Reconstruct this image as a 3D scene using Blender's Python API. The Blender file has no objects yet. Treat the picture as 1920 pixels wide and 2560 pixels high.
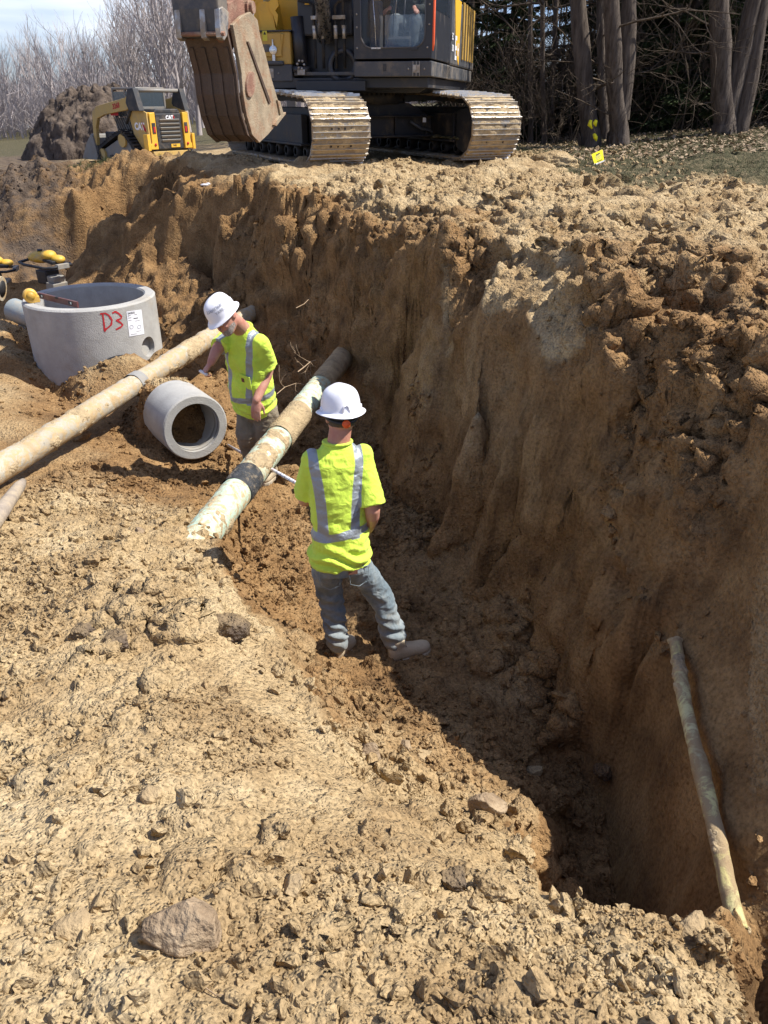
import bpy, bmesh, math, random
import numpy as np
from mathutils import Vector, Matrix, noise as mnoise
from mathutils.geometry import delaunay_2d_cdt
R = math.radians
PI = math.pi
sc = bpy.context.scene
COL = sc.collection
rnd = random.Random(7)
# ------------------------------------------------------------------ camera
CAM_Z = 0.9
FPX = 1900.0
PITCH = R(28.46)
def ray(u, v):
    a = (u - 960.0) / FPX; b = (1280.0 - v) / FPX
    return Vector((a, math.cos(PITCH) + b * math.sin(PITCH), -math.sin(PITCH) + b * math.cos(PITCH)))
def at(u, v, d):            # point seen at photo position u, v lying d metres below the eye
    r = ray(u, v); t = -d / r.z
    return Vector((r.x * t, r.y * t, CAM_Z - d))
def aty(u, v, y):           # same, at ground distance y
    r = ray(u, v); t = y / r.y
    return Vector((r.x * t, y, CAM_Z + r.z * t))
cam = bpy.data.cameras.new('camera'); camo = bpy.data.objects.new('camera', cam); COL.objects.link(camo)
camo.location = (0, 0, CAM_Z); camo.rotation_euler = (R(90) - PITCH, 0, 0)
cam.sensor_fit = 'VERTICAL'; cam.sensor_height = 24.0; cam.lens = 24.0 * FPX / 2560.0
cam.clip_start = 0.05; cam.clip_end = 3000
sc.camera = camo
sc.render.resolution_x = 768; sc.render.resolution_y = 1024
# ------------------------------------------------------------------ light
SUN_AZ = Vector((0.999, 0.03, 0)).normalized()   # horizontal direction towards the sun
SUN_EL = R(53)
sl = bpy.data.lights.new('sun', 'SUN'); so = bpy.data.objects.new('sun', sl); COL.objects.link(so)
sl.energy = 5.0; sl.angle = R(0.5); sl.color = (1.0, 0.955, 0.88)
sdir = Vector((SUN_AZ.x * math.cos(SUN_EL), SUN_AZ.y * math.cos(SUN_EL), math.sin(SUN_EL)))
so.rotation_euler = (-sdir).to_track_quat('-Z', 'Y').to_euler(); so.location = (20, 5, 30)
w = bpy.data.worlds.new('World'); sc.world = w; w.use_nodes = True
nt = w.node_tree; nt.nodes.clear()
wo = nt.nodes.new('ShaderNodeOutputWorld'); bg = nt.nodes.new('ShaderNodeBackground')
sky = nt.nodes.new('ShaderNodeTexSky'); sky.sky_type = 'NISHITA'; sky.sun_disc = False
sky.sun_elevation = SUN_EL; sky.sun_rotation = math.atan2(SUN_AZ.x, SUN_AZ.y)
sky.dust_density = 0.8; sky.air_density = 1.0; sky.ozone_density = 1.5
# thin high cloud drawn on the dome by direction
tc = nt.nodes.new('ShaderNodeTexCoord'); mp = nt.nodes.new('ShaderNodeMapping')
mp.inputs['Scale'].default_value = (1.2, 1.2, 7.0); mp.inputs['Rotation'].default_value = (0.12, 0.32, 0.0)
mp.inputs['Location'].default_value = (0.0, 0.9, 0.35)
nz = nt.nodes.new('ShaderNodeTexNoise'); nz.inputs['Scale'].default_value = 1.6; nz.inputs['Detail'].default_value = 6; nz.inputs['Roughness'].default_value = 0.5
rp = nt.nodes.new('ShaderNodeValToRGB'); rp.color_ramp.elements[0].position = 0.47; rp.color_ramp.elements[1].position = 0.66
mx = nt.nodes.new('ShaderNodeMixRGB'); mx.inputs[2].default_value = (12.5, 12.8, 13.4, 1)
nt.links.new(tc.outputs['Generated'], mp.inputs[0]); nt.links.new(mp.outputs[0], nz.inputs[0]); nt.links.new(nz.outputs[0], rp.inputs[0])
ml = nt.nodes.new('ShaderNodeMath'); ml.operation = 'MULTIPLY'; ml.inputs[1].default_value = 0.75
nt.links.new(rp.outputs[0], ml.inputs[0]); nt.links.new(ml.outputs[0], mx.inputs[0]); tn = nt.nodes.new('ShaderNodeMixRGB'); tn.blend_type = 'MULTIPLY'; tn.inputs[0].default_value = 1; tn.inputs[2].default_value = (1.0, 1.12, 1.55, 1); nt.links.new(sky.outputs[0], tn.inputs[1]); nt.links.new(tn.outputs[0], mx.inputs[1])
nt.links.new(mx.outputs[0], bg.inputs[0]); bg.inputs[1].default_value = 0.067; nt.links.new(bg.outputs[0], wo.inputs[0])
sc.view_settings.view_transform = 'Standard'; sc.view_settings.look = 'None'
sc.view_settings.exposure = 0.68; sc.view_settings.gamma = 1.0
sc.cycles.use_denoising = True
sc.cycles.max_bounces = 6; sc.cycles.diffuse_bounces = 3; sc.cycles.transparent_max_bounces = 12

# ------------------------------------------------------------------ materials
MATS = {}
def new_mat(name):
    m = bpy.data.materials.new(name); m.use_nodes = True
    MATS[name] = m
    return m, m.node_tree, m.node_tree.nodes['Principled BSDF']
def mat(name, col, rough=0.7, metal=0.0, var=0.12, vscale=6.0, dirt=0.0, dirtcol=(0.30, 0.21, 0.11), dirtscale=3.0,
        bump=0.1, bscale=60.0, spec=0.4, scratch=0.0, dirtpos=0.5):
    """painted / worn surface: colour mottling, dried soil patches, bump"""
    if name in MATS: return MATS[name]
    m, t, b = new_mat(name); N = t.nodes; L = t.links
    b.inputs['Roughness'].default_value = rough; b.inputs['Metallic'].default_value = metal
    b.inputs['Specular IOR Level'].default_value = spec
    tcn = N.new('ShaderNodeTexCoord')
    n1 = N.new('ShaderNodeTexNoise'); n1.inputs['Scale'].default_value = vscale; n1.inputs['Detail'].default_value = 8; n1.inputs['Roughness'].default_value = 0.65
    L.new(tcn.outputs['Object'], n1.inputs[0])
    hv = N.new('ShaderNodeMapRange'); hv.inputs[1].default_value = 0.3; hv.inputs[2].default_value = 0.7
    hv.inputs[3].default_value = 1 - var; hv.inputs[4].default_value = 1 + var
    L.new(n1.outputs[0], hv.inputs[0])
    mu = N.new('ShaderNodeMixRGB'); mu.blend_type = 'MULTIPLY'; mu.inputs[0].default_value = 1; mu.inputs[1].default_value = (*col, 1)
    L.new(hv.outputs[0], mu.inputs[2]); out = mu.outputs[0]
    if dirt > 0:
        n2 = N.new('ShaderNodeTexNoise'); n2.inputs['Scale'].default_value = dirtscale; n2.inputs['Detail'].default_value = 12; n2.inputs['Roughness'].default_value = 0.72
        L.new(tcn.outputs['Object'], n2.inputs[0])
        r2 = N.new('ShaderNodeValToRGB'); r2.color_ramp.elements[0].position = dirtpos - 0.06; r2.color_ramp.elements[1].position = dirtpos + 0.08
        L.new(n2.outputs[0], r2.inputs[0])
        m2 = N.new('ShaderNodeMath'); m2.operation = 'MULTIPLY'; m2.inputs[1].default_value = dirt; L.new(r2.outputs[0], m2.inputs[0])
        mm = N.new('ShaderNodeMixRGB'); mm.inputs[2].default_value = (*dirtcol, 1)
        L.new(m2.outputs[0], mm.inputs[0]); L.new(out, mm.inputs[1]); out = mm.outputs[0]
        rr = N.new('ShaderNodeMapRange'); rr.inputs[3].default_value = rough; rr.inputs[4].default_value = 0.95
        L.new(m2.outputs[0], rr.inputs[0]); L.new(rr.outputs[0], b.inputs['Roughness'])
        if metal > 0:
            rm = N.new('ShaderNodeMapRange'); rm.inputs[3].default_value = metal; rm.inputs[4].default_value = 0
            L.new(m2.outputs[0], rm.inputs[0]); L.new(rm.outputs[0], b.inputs['Metallic'])
    L.new(out, b.inputs['Base Color'])
    if bump > 0:
        n3 = N.new('ShaderNodeTexNoise'); n3.inputs['Scale'].default_value = bscale; n3.inputs['Detail'].default_value = 6
        L.new(tcn.outputs['Object'], n3.inputs[0])
        bn = N.new('ShaderNodeBump'); bn.inputs['Strength'].default_value = bump; bn.inputs['Distance'].default_value = 0.02
        L.new(n3.outputs[0], bn.inputs['Height']); L.new(bn.outputs[0], b.inputs['Normal'])
    return m

def soil_mat(name, wood=False):
    """bare soil; vertex colour 'soil': R = moist subsoil, also painted shade on steep walls, G = dark topsoil, B = scraped smooth, A = grass/leaf litter"""
    m, t, b = new_mat(name); N = t.nodes; L = t.links
    b.inputs['Roughness'].default_value = 0.95; b.inputs['Specular IOR Level'].default_value = 0.15
    tcn = N.new('ShaderNodeTexCoord'); P = tcn.outputs['Object']
    va = N.new('ShaderNodeVertexColor'); va.layer_name = 'soil'
    sp = N.new('ShaderNodeSeparateColor'); L.new(va.outputs[0], sp.inputs[0])
    def noi(s, d=8, r=0.6, w=0.0):
        n = N.new('ShaderNodeTexNoise'); n.inputs['Scale'].default_value = s; n.inputs['Detail'].default_value = d
        n.inputs['Roughness'].default_value = r; n.inputs['Distortion'].default_value = w; L.new(P, n.inputs[0]); return n.outputs[0]
    def ramp(x, *stops):
        r = N.new('ShaderNodeValToRGB'); L.new(x, r.inputs[0]); e = r.color_ramp.elements
        while len(e) < len(stops): e.new(0.5)
        for k, (p, c) in enumerate(stops): e[k].position = p; e[k].color = (*c, 1) if len(c) == 3 else c
        return r.outputs[0]
    def mixc(f, a, c, mode='MIX'):
        x = N.new('ShaderNodeMixRGB'); x.blend_type = mode
        for i, s in ((0, f), (1, a), (2, c)):
            if isinstance(s, (int, float)): x.inputs[i].default_value = s
            elif isinstance(s, tuple): x.inputs[i].default_value = (*s, 1)
            else: L.new(s, x.inputs[i])
        return x.outputs[0]
    def math_(op, a, c=None, clamp=False):
        x = N.new('ShaderNodeMath'); x.operation = op; x.use_clamp = clamp
        for i, s in ((0, a), (1, c)):
            if s is None: continue
            if isinstance(s, (int, float)): x.inputs[i].default_value = s
            else: L.new(s, x.inputs[i])
        return x.outputs[0]
    dry = ramp(noi(2.3, 10, 0.62), (0.30, (0.26, 0.170, 0.082)), (0.5, (0.392, 0.284, 0.152)), (0.72, (0.50, 0.388, 0.228)))
    grain = ramp(noi(55, 6, 0.7), (0.3, (0.55, 0.53, 0.50)), (0.5, (1, 1, 1)), (0.75, (1.38, 1.38, 1.36)))
    dry = mixc(1.0, dry, grain, 'MULTIPLY')
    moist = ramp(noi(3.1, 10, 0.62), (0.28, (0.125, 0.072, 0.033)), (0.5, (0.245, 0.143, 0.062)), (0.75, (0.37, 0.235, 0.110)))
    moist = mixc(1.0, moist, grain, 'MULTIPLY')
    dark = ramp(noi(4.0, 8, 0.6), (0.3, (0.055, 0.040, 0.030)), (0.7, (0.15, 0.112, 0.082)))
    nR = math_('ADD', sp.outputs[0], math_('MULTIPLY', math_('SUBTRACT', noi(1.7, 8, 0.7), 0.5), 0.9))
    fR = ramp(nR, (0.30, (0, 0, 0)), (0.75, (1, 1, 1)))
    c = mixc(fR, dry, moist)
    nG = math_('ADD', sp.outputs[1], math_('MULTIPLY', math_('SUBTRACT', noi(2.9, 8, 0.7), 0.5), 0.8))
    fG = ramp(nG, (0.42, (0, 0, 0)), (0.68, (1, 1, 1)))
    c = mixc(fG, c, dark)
    # darker humus patches and pale stony flecks
    spk = ramp(noi(7.0, 10, 0.75), (0.30, (0.62, 0.57, 0.52)), (0.44, (1, 1, 1)))
    c = mixc(0.55, c, spk, 'MULTIPLY')
    # grass / litter
    ga = va.outputs['Alpha']
    litter = ramp(noi(9.0, 10, 0.8), (0.3, (0.035, 0.038, 0.018)), (0.5, (0.080, 0.072, 0.038)), (0.62, (0.20, 0.155, 0.09)), (0.8, (0.34, 0.28, 0.2)))
    c = mixc(math_('SUBTRACT', 1.0, ga), c, litter)
    L.new(c, b.inputs['Base Color'])
    # relief: crumbs (voronoi) + grain
    def vor(s, rnd_=1.0):
        v = N.new('ShaderNodeTexVoronoi'); v.inputs['Scale'].default_value = s; v.inputs['Randomness'].default_value = rnd_
        # warp the lookup so that the cells do not read as round dots
        nn = N.new('ShaderNodeTexNoise'); nn.inputs['Scale'].default_value = s * 0.7; nn.inputs['Detail'].default_value = 3; L.new(P, nn.inputs[0])
        mxx = N.new('ShaderNodeMixRGB'); mxx.blend_type = 'LINEAR_LIGHT'; mxx.inputs[0].default_value = 0.12 / s
        L.new(P, mxx.inputs[1]); L.new(nn.outputs[1], mxx.inputs[2]); L.new(mxx.outputs[0], v.inputs[0])
        return math_('MAXIMUM', math_('SUBTRACT', 0.5, v.outputs[0]), 0.0)
    h0 = vor(17); h1 = vor(38); h2 = vor(95); h3 = noi(30, 10, 0.75); h4 = noi(150, 4, 0.7)
    # smooth scraped faces keep only streaks
    mpn = N.new('ShaderNodeMapping'); mpn.inputs['Scale'].default_value = (22, 22, 2.2); L.new(P, mpn.inputs[0])
    st = N.new('ShaderNodeTexNoise'); st.inputs['Scale'].default_value = 1.0; st.inputs['Detail'].default_value = 8; L.new(mpn.outputs[0], st.inputs[0])
    rough_h = math_('ADD', math_('MULTIPLY', h0, 0.9), math_('ADD', math_('MULTIPLY', h1, 0.85), math_('ADD', math_('MULTIPLY', h2, 0.50), math_('ADD', math_('MULTIPLY', h3, 0.24), math_('MULTIPLY', h4, 0.10)))))
    smooth_h = math_('ADD', math_('MULTIPLY', st.outputs[0], 1.1), math_('ADD', math_('MULTIPLY', h3, 0.6), math_('MULTIPLY', h1, 0.4)))
    mh = N.new('ShaderNodeMix'); mh.data_type = 'FLOAT'
    L.new(sp.outputs[2], mh.inputs[0]); L.new(rough_h, mh.inputs[2]); L.new(smooth_h, mh.inputs[3])
    bn = N.new('ShaderNodeBump'); bn.inputs['Strength'].default_value = 1.0; bn.inputs['Distance'].default_value = 0.030
    L.new(mh.outputs[0], bn.inputs['Height']); L.new(bn.outputs[0], b.inputs['Normal'])
    return m

# ------------------------------------------------------------------ object helpers
def tag(o, label=None, cat=None, group=None, kind=None):
    if label: o['label'] = label
    if cat: o['category'] = cat
    if group: o['group'] = group
    if kind: o['kind'] = kind
    return o
def empty(name, loc=(0, 0, 0), rotz=0.0, label=None, cat=None, group=None):
    o = bpy.data.objects.new(name, None); COL.objects.link(o); o.location = loc; o.rotation_euler = (0, 0, rotz)
    o.empty_display_size = 0.2
    return tag(o, label, cat, group)
def mesh_obj(name, verts, faces, m=None, parent=None, smooth=False):
    me = bpy.data.meshes.new(name); me.from_pydata([tuple(v) for v in verts], [], faces); me.update()
    o = bpy.data.objects.new(name, me); COL.objects.link(o)
    if m: me.materials.append(m)
    if parent: o.parent = parent
    if smooth: me.polygons.foreach_set('use_smooth', [True] * len(me.polygons))
    return o
def np_mesh(name, V, F, m=None, parent=None, smooth=True):
    """V (n,3) float array, F (m,k) int array"""
    me = bpy.data.meshes.new(name); k = F.shape[1]
    me.vertices.add(len(V)); me.vertices.foreach_set('co', np.ascontiguousarray(V, dtype=np.float32).ravel())
    me.loops.add(F.size); me.loops.foreach_set('vertex_index', np.ascontiguousarray(F, dtype=np.int32).ravel())
    me.polygons.add(len(F)); me.polygons.foreach_set('loop_start', np.arange(0, F.size, k, dtype=np.int32))
    me.polygons.foreach_set('use_smooth', np.full(len(F), smooth, dtype=bool))
    me.update(calc_edges=True); me.validate()
    o = bpy.data.objects.new(name, me); COL.objects.link(o)
    if m: me.materials.append(m)
    if parent: o.parent = parent
    return o
class MB:
    """collects shapes into one mesh"""
    def __init__(s): s.v = []; s.f = []; s.sm = []
    def add(s, vs, fs, smooth=False):
        b = len(s.v); s.v += [Vector(v) for v in vs]; s.f += [tuple(b + i for i in f) for f in fs]; s.sm += [smooth] * len(fs); return s
    def box(s, c, size, rot=None, taper=None):
        x, y, z = (q / 2 for q in size); vs = [Vector((sx * x, sy * y, sz * z)) for sz in (-1, 1) for sy in (-1, 1) for sx in (-1, 1)]
        if taper:
            for v in vs[4:]: v.x *= taper[0]; v.y *= taper[1]
        if rot is not None:
            rm = rot if isinstance(rot, Matrix) else Matrix.Rotation(rot[2], 3, 'Z') @ Matrix.Rotation(rot[1], 3, 'Y') @ Matrix.Rotation(rot[0], 3, 'X')
            vs = [rm @ v for v in vs]
        c = Vector(c)
        return s.add([v + c for v in vs], [(0, 2, 3, 1), (4, 5, 7, 6), (0, 1, 5, 4), (2, 6, 7, 3), (0, 4, 6, 2), (1, 3, 7, 5)])
    def prism(s, pts, n0, n1, frame=None):
        """2D outline pts extruded from n0 to n1; frame maps (a, b, n) to a point"""
        fr = frame or (lambda a, b, n: Vector((a, n, b)))
        k = len(pts); vs = [fr(a, b, n0) for a, b in pts] + [fr(a, b, n1) for a, b in pts]
        fs = [tuple(range(k)), tuple(range(2 * k - 1, k - 1, -1))] + [(i, k + i, k + (i + 1) % k, (i + 1) % k) for i in range(k)]
        return s.add(vs, fs)
    def tube(s, pts, r, n=12, cap=True, smooth=True, r2=None):
        pts = [Vector(p) for p in pts]; rs = r if isinstance(r, (list, tuple)) else [r] * len(pts)
        vs = []; up = None
        for i, p in enumerate(pts):
            a = pts[max(i - 1, 0)]; c = pts[min(i + 1, len(pts) - 1)]; d = (c - a).normalized() if (c - a).length > 1e-9 else Vector((0, 0, 1))
            if up is None: up = d.orthogonal().normalized()
            else:
                up = up - d * up.dot(d); up = up.normalized() if up.length > 1e-6 else d.orthogonal().normalized()
            w_ = d.cross(up)
            for j in range(n):
                t = 2 * PI * j / n; vs.append(p + (up * math.cos(t) + w_ * math.sin(t)) * rs[i])
        fs = [(i * n + j, i * n + (j + 1) % n, (i + 1) * n + (j + 1) % n, (i + 1) * n + j) for i in range(len(pts) - 1) for j in range(n)]
        s.add(vs, fs, smooth)
        if cap:
            s.add([vs[j] for j in range(n)], [tuple(reversed(range(n)))]); s.add([vs[(len(pts) - 1) * n + j] for j in range(n)], [tuple(range(n))])
        return s
    def lathe(s, prof, n=32, c=(0, 0, 0), axis='Z', close=False, smooth=True, rot=None):
        c = Vector(c); vs = []
        for r, h in prof:
            for j in range(n):
                t = 2 * PI * j / n
                v = Vector((r * math.cos(t), r * math.sin(t), h))
                if axis == 'X': v = Vector((v.z, v.x, v.y))
                elif axis == 'Y': v = Vector((v.y, v.z, v.x))
                if rot is not None: v = rot @ v
                vs.append(v + c)
        k = len(prof); fs = []
        for i in range(k if close else k - 1):
            i2 = (i + 1) % k
            for j in range(n): fs.append((i * n + j, i * n + (j + 1) % n, i2 * n + (j + 1) % n, i2 * n + j))
        return s.add(vs, fs, smooth)
    def ball(s, c, r, n=12, m=8):
        c = Vector(c); r = Vector(r) if isinstance(r, (tuple, list, Vector)) else Vector((r, r, r))
        vs = [c + Vector((0, 0, -r.z))]
        for i in range(1, m):
            a = -PI / 2 + PI * i / m
            for j in range(n):
                t = 2 * PI * j / n; vs.append(c + Vector((r.x * math.cos(a) * math.cos(t), r.y * math.cos(a) * math.sin(t), r.z * math.sin(a))))
        vs.append(c + Vector((0, 0, r.z))); fs = []
        for j in range(n): fs.append((0, 1 + (j + 1) % n, 1 + j))
        for i in range(m - 2):
            for j in range(n): a = 1 + i * n; fs.append((a + j, a + (j + 1) % n, a + n + (j + 1) % n, a + n + j))
        a = 1 + (m - 2) * n
        for j in range(n): fs.append((a + j, a + (j + 1) % n, len(vs) - 1))
        return s.add(vs, fs, True)
    def build(s, name, m=None, parent=None, bevel=0.0, seg=2, xf=None, fix=True):
        vs = s.v if xf is None else [xf @ v for v in s.v]
        me = bpy.data.meshes.new(name); me.from_pydata([tuple(v) for v in vs], [], s.f); me.update()
        me.polygons.foreach_set('use_smooth', s.sm)
        if fix:
            bm = bmesh.new(); bm.from_mesh(me)
            bmesh.ops.remove_doubles(bm, verts=bm.verts, dist=1e-5)
            bmesh.ops.recalc_face_normals(bm, faces=bm.faces); bm.to_mesh(me); bm.free()
        o = bpy.data.objects.new(name, me); COL.objects.link(o)
        if m: me.materials.append(m)
        if parent: o.parent = parent
        if bevel > 0:
            b = o.modifiers.new('bevel', 'BEVEL'); b.width = bevel; b.segments = seg; b.limit_method = 'ANGLE'; b.angle_limit = R(35)
        return o
def text_obj(name, s, size, m, parent=None, loc=(0, 0, 0), rot=(0, 0, 0), ext=0.002, shear=0.0, sx=1.0, bold=0.0, align='CENTER', M=None, bend=None):
    cu = bpy.data.curves.new(name, 'FONT'); cu.body = s; cu.size = size; cu.extrude = ext; cu.shear = shear
    cu.align_x = align; cu.align_y = 'CENTER'; cu.offset = bold; cu.resolution_u = 3
    tmp = bpy.data.objects.new(name + '_tmp', cu); COL.objects.link(tmp)
    dg = bpy.context.evaluated_depsgraph_get(); me = bpy.data.meshes.new_from_object(tmp.evaluated_get(dg))
    bpy.data.objects.remove(tmp); bpy.data.curves.remove(cu)
    for v in me.vertices: v.co.x *= sx
    if bend:
        for v in me.vertices: v.co = bend(v.co)
    me.materials.clear(); me.materials.append(m); me.name = name
    o = bpy.data.objects.new(name, me); COL.objects.link(o)
    if M is not None: o.matrix_local = M
    else: o.location = loc; o.rotation_euler = rot
    if parent: o.parent = parent
    return o
def copy_tree(o, parent=None):
    c = o.copy(); COL.objects.link(c); c.parent = parent
    for ch in [x for x in COL.objects if x.parent == o]: copy_tree(ch, c)
    return c

# ------------------------------------------------------------------ numpy noise
_rs = np.random.RandomState(11)
_perm = _rs.permutation(4096).astype(np.int64); _val = _rs.rand(4096).astype(np.float32) * 2 - 1
def _h(i, j, k):
    return _perm[(_perm[(_perm[i & 4095] + j) & 4095] + k) & 4095]
def vnoise(x, y, z):
    xi = np.floor(x).astype(np.int64); yi = np.floor(y).astype(np.int64); zi = np.floor(z).astype(np.int64)
    fx = x - xi; fy = y - yi; fz = z - zi
    fx = fx * fx * fx * (fx * (fx * 6 - 15) + 10); fy = fy * fy * fy * (fy * (fy * 6 - 15) + 10); fz = fz * fz * fz * (fz * (fz * 6 - 15) + 10)
    r = 0
    for a in (0, 1):
        wa = fx if a else 1 - fx
        for b in (0, 1):
            wb = fy if b else 1 - fy
            for c in (0, 1):
                wc = fz if c else 1 - fz
                r = r + _val[_h(xi + a, yi + b, zi + c)] * wa * wb * wc
    return r
def fbm(x, y, z, s, octv=4, gain=0.5, ridged=False):
    r = 0; a = 1.0; t = 0
    for o_ in range(octv):
        n = vnoise(x * s + 17.3 * o_, y * s - 9.1 * o_, z * s + 5.7 * o_)
        if ridged: n = 1 - 2 * np.abs(n)
        r = r + n * a; t += a; a *= gain; s *= 2.03
    return r / t
def clods(x, y, cell, rmin, rmax, seed, dens=1.0):
    """height of half-buried lumps, one per cell of a jittered grid"""
    gx = np.floor(x / cell).astype(np.int64); gy = np.floor(y / cell).astype(np.int64); best = np.zeros_like(x)
    for dx in (-1, 0, 1):
        for dy in (-1, 0, 1):
            cx = gx + dx; cy = gy + dy; h = _h(cx + seed, cy - seed, cx * 0 + seed)
            jx = (_perm[(h + 1) & 4095] / 4096.0); jy = (_perm[(h + 7) & 4095] / 4096.0); rr = (_perm[(h + 13) & 4095] / 4096.0); on = (_perm[(h + 29) & 4095] / 4096.0) < dens
            r = rmin + (rmax - rmin) * rr ** 2.5; el = 0.6 + 0.8 * _perm[(h + 41) & 4095] / 4096.0
            ex = (x - (cx + jx) * cell) * el; ey = (y - (cy + jy) * cell) / el
            q = 1 - (ex * ex + ey * ey) / (r * r)
            best = np.maximum(best, np.where(on & (q > 0), np.sqrt(np.maximum(q, 0)) * r * 0.75, 0))
    return best
# ------------------------------------------------------------------ terrain
soilM = soil_mat('soil')
CP = []      # control points: x, y, z
def cp(*t):
    for u, v, d in t: p = at(u, v, d); CP.append((p.x, p.y, p.z))
def cw(*t):
    for p in t: CP.append(tuple(p))
# foreground and left ground
cp((0,2560,1.55),(450,2560,1.55),(900,2560,1.56),(1400,2560,1.62),(1750,2560,1.70),(0,2200,1.66),(500,2300,1.62),(900,2300,1.70),(1150,2330,1.74),(1400,2380,1.78),
   (0,2000,1.74),(300,1950,1.76),(600,2080,1.76),(0,1800,1.84),(350,1750,1.88),(620,1850,1.90),(200,1600,1.98),(450,1560,2.02),(0,1450,2.06),(250,1400,2.12),
   (0,1310,2.28),(150,1290,2.30),(300,1330,2.26),(400,1390,2.25),(120,1210,2.52),(0,1205,2.60),(40,1110,2.66),(0,1255,2.46))
# left crest of the trench
cp((486,1322,2.40),(540,1400,2.36),(590,1493,2.32),(660,1600,2.20),(741,1713,2.12),(790,1830,2.06),(840,1950,2.0),(902,2040,1.94),(1018,2125,1.90),(1150,2170,1.87),(1273,2215,1.86),(1350,2262,1.86))
cp((1450,2290,1.88),(1560,2285,1.86),(1680,2290,1.86),(1790,2350,1.86),(1860,2440,1.84),(1915,2540,1.80))
cw((0.95,0.35,-0.85),(1.05,0.0,-0.85),(-3,0,-0.7),(-3,-2,-0.6),(0,-2,-0.55),(1.0,-2,-0.7),(-3,1.5,-0.95),(-4,2.5,-1.2))
# trench floor
cp((1105,1307,3.05),(1157,1354,3.05),(1273,1493,3.06),(1342,1667,3.10),(1412,1782,3.14))
cw((1.10,3.05,-2.28),(1.12,2.80,-2.32),(1.10,2.5,-2.34),(1.06,2.2,-2.36),(1.02,2.0,-2.38))
cw((0.62,1.85,-2.38),(0.98,1.80,-2.40))
cp((1400,2150,3.25),(1440,2000,3.22),(1300,1900,3.10),(1200,1700,3.08),(1150,1500,3.06),(1060,1400,3.05),(1000,1250,3.05),(940,1100,3.04),(1010,1100,3.04),
   (850,1640,3.04),(1050,1650,3.04),(780,1450,3.04),(900,1400,3.06),(720,1230,3.04),(650,1240,3.02),(800,1100,3.02),(700,1050,3.02),(820,1010,3.02))
# loose slope inside the trench
cp((790,1700,2.52),(850,1700,2.84),(930,1720,2.96),(1040,1740,3.02),
   (830,1830,2.28),(900,1830,2.56),(1000,1830,2.76),(1100,1830,2.90),(1200,1830,3.0),
   (880,1950,2.12),(960,1950,2.38),(1060,1950,2.58),(1150,1950,2.70),(1240,1950,2.80),(1310,1960,2.92),
   (960,2050,2.08),(1060,2050,2.30),(1160,2050,2.46),(1250,2050,2.58),(1315,2050,2.66),
   (1100,2145,2.02),(1180,2145,2.16),(1250,2145,2.28),(1310,2145,2.38),(1320,2215,2.10),
   (1352,2060,2.98),(1350,2150,2.90),(1372,2230,2.85))
# left wall toe
cp((640,1440,2.96),(600,1350,2.92),(705,1560,2.98),(770,1660,2.98))
cp((560,1290,2.80),(480,1250,2.72))
# dug pit around the concrete pipe, spoil heap at the manhole
cp((350,1230,2.72),(420,1200,2.90),(560,1150,2.94),(300,1120,2.72),(330,1060,2.78),(240,1160,2.66),(200,1080,2.66),(110,1120,2.62),(375,1020,2.72),(445,985,2.62),(540,960,2.92),(600,1030,2.98),(620,1140,3.0),
   (100,1012,2.98),(145,962,2.80),(185,936,2.62),(223,915,2.51),(275,889,2.41),(327,875,2.37),(405,860,2.48),(470,870,2.66),(560,900,2.86),(300,962,2.64),(360,932,2.66),(250,992,2.70),(430,905,2.70),(200,1012,2.76),(118,765,3.1),(60,742,2.95),(490,1148,2.95),(560,1090,2.92),(440,1130,2.88),(395,1080,2.80),(490,1175,2.97),(440,1180,2.95),(400,1130,2.92),(545,1120,2.96))
# around and behind the manhole
cw((-5.3,11.6,-2.12),(-6.2,11.2,-2.1),(-4.8,12.0,-2.1),(-5.0,10.8,-2.1),(-6.6,11.8,-2.05))
cw((-4.5,8.2,-1.95),(-4.4,9.2,-2.1),(-3.3,9.8,-2.25),(-2.3,9.2,-2.25),(-2.2,8.1,-2.0),(-3.3,8.4,-2.2),(-3.0,8.9,-2.2),(-3.6,7.9,-2.1))
cp((60,1000,2.95),(20,930,2.55),(50,870,2.62),(0,1050,2.55),(0,870,2.45),(0,800,2.5),(60,790,2.9),(120,740,3.0))
# left far side (near bank of the far trench part)
cw((-5.5,6.5,-1.5),(-6.5,8.5,-1.5),(-7,5,-1.3),(-6,3,-1.2),(-8.5,11.0,-1.7),(-9,14,-1.9))
# behind manhole, trench running to the left
cp((170,715,2.95),(330,705,2.95),(480,730,2.95),(560,790,2.95))
cw((-6.3,11.6,-2.1),(-1.9,9.3,-2.1),(-1.3,8.6,-2.1))
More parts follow.
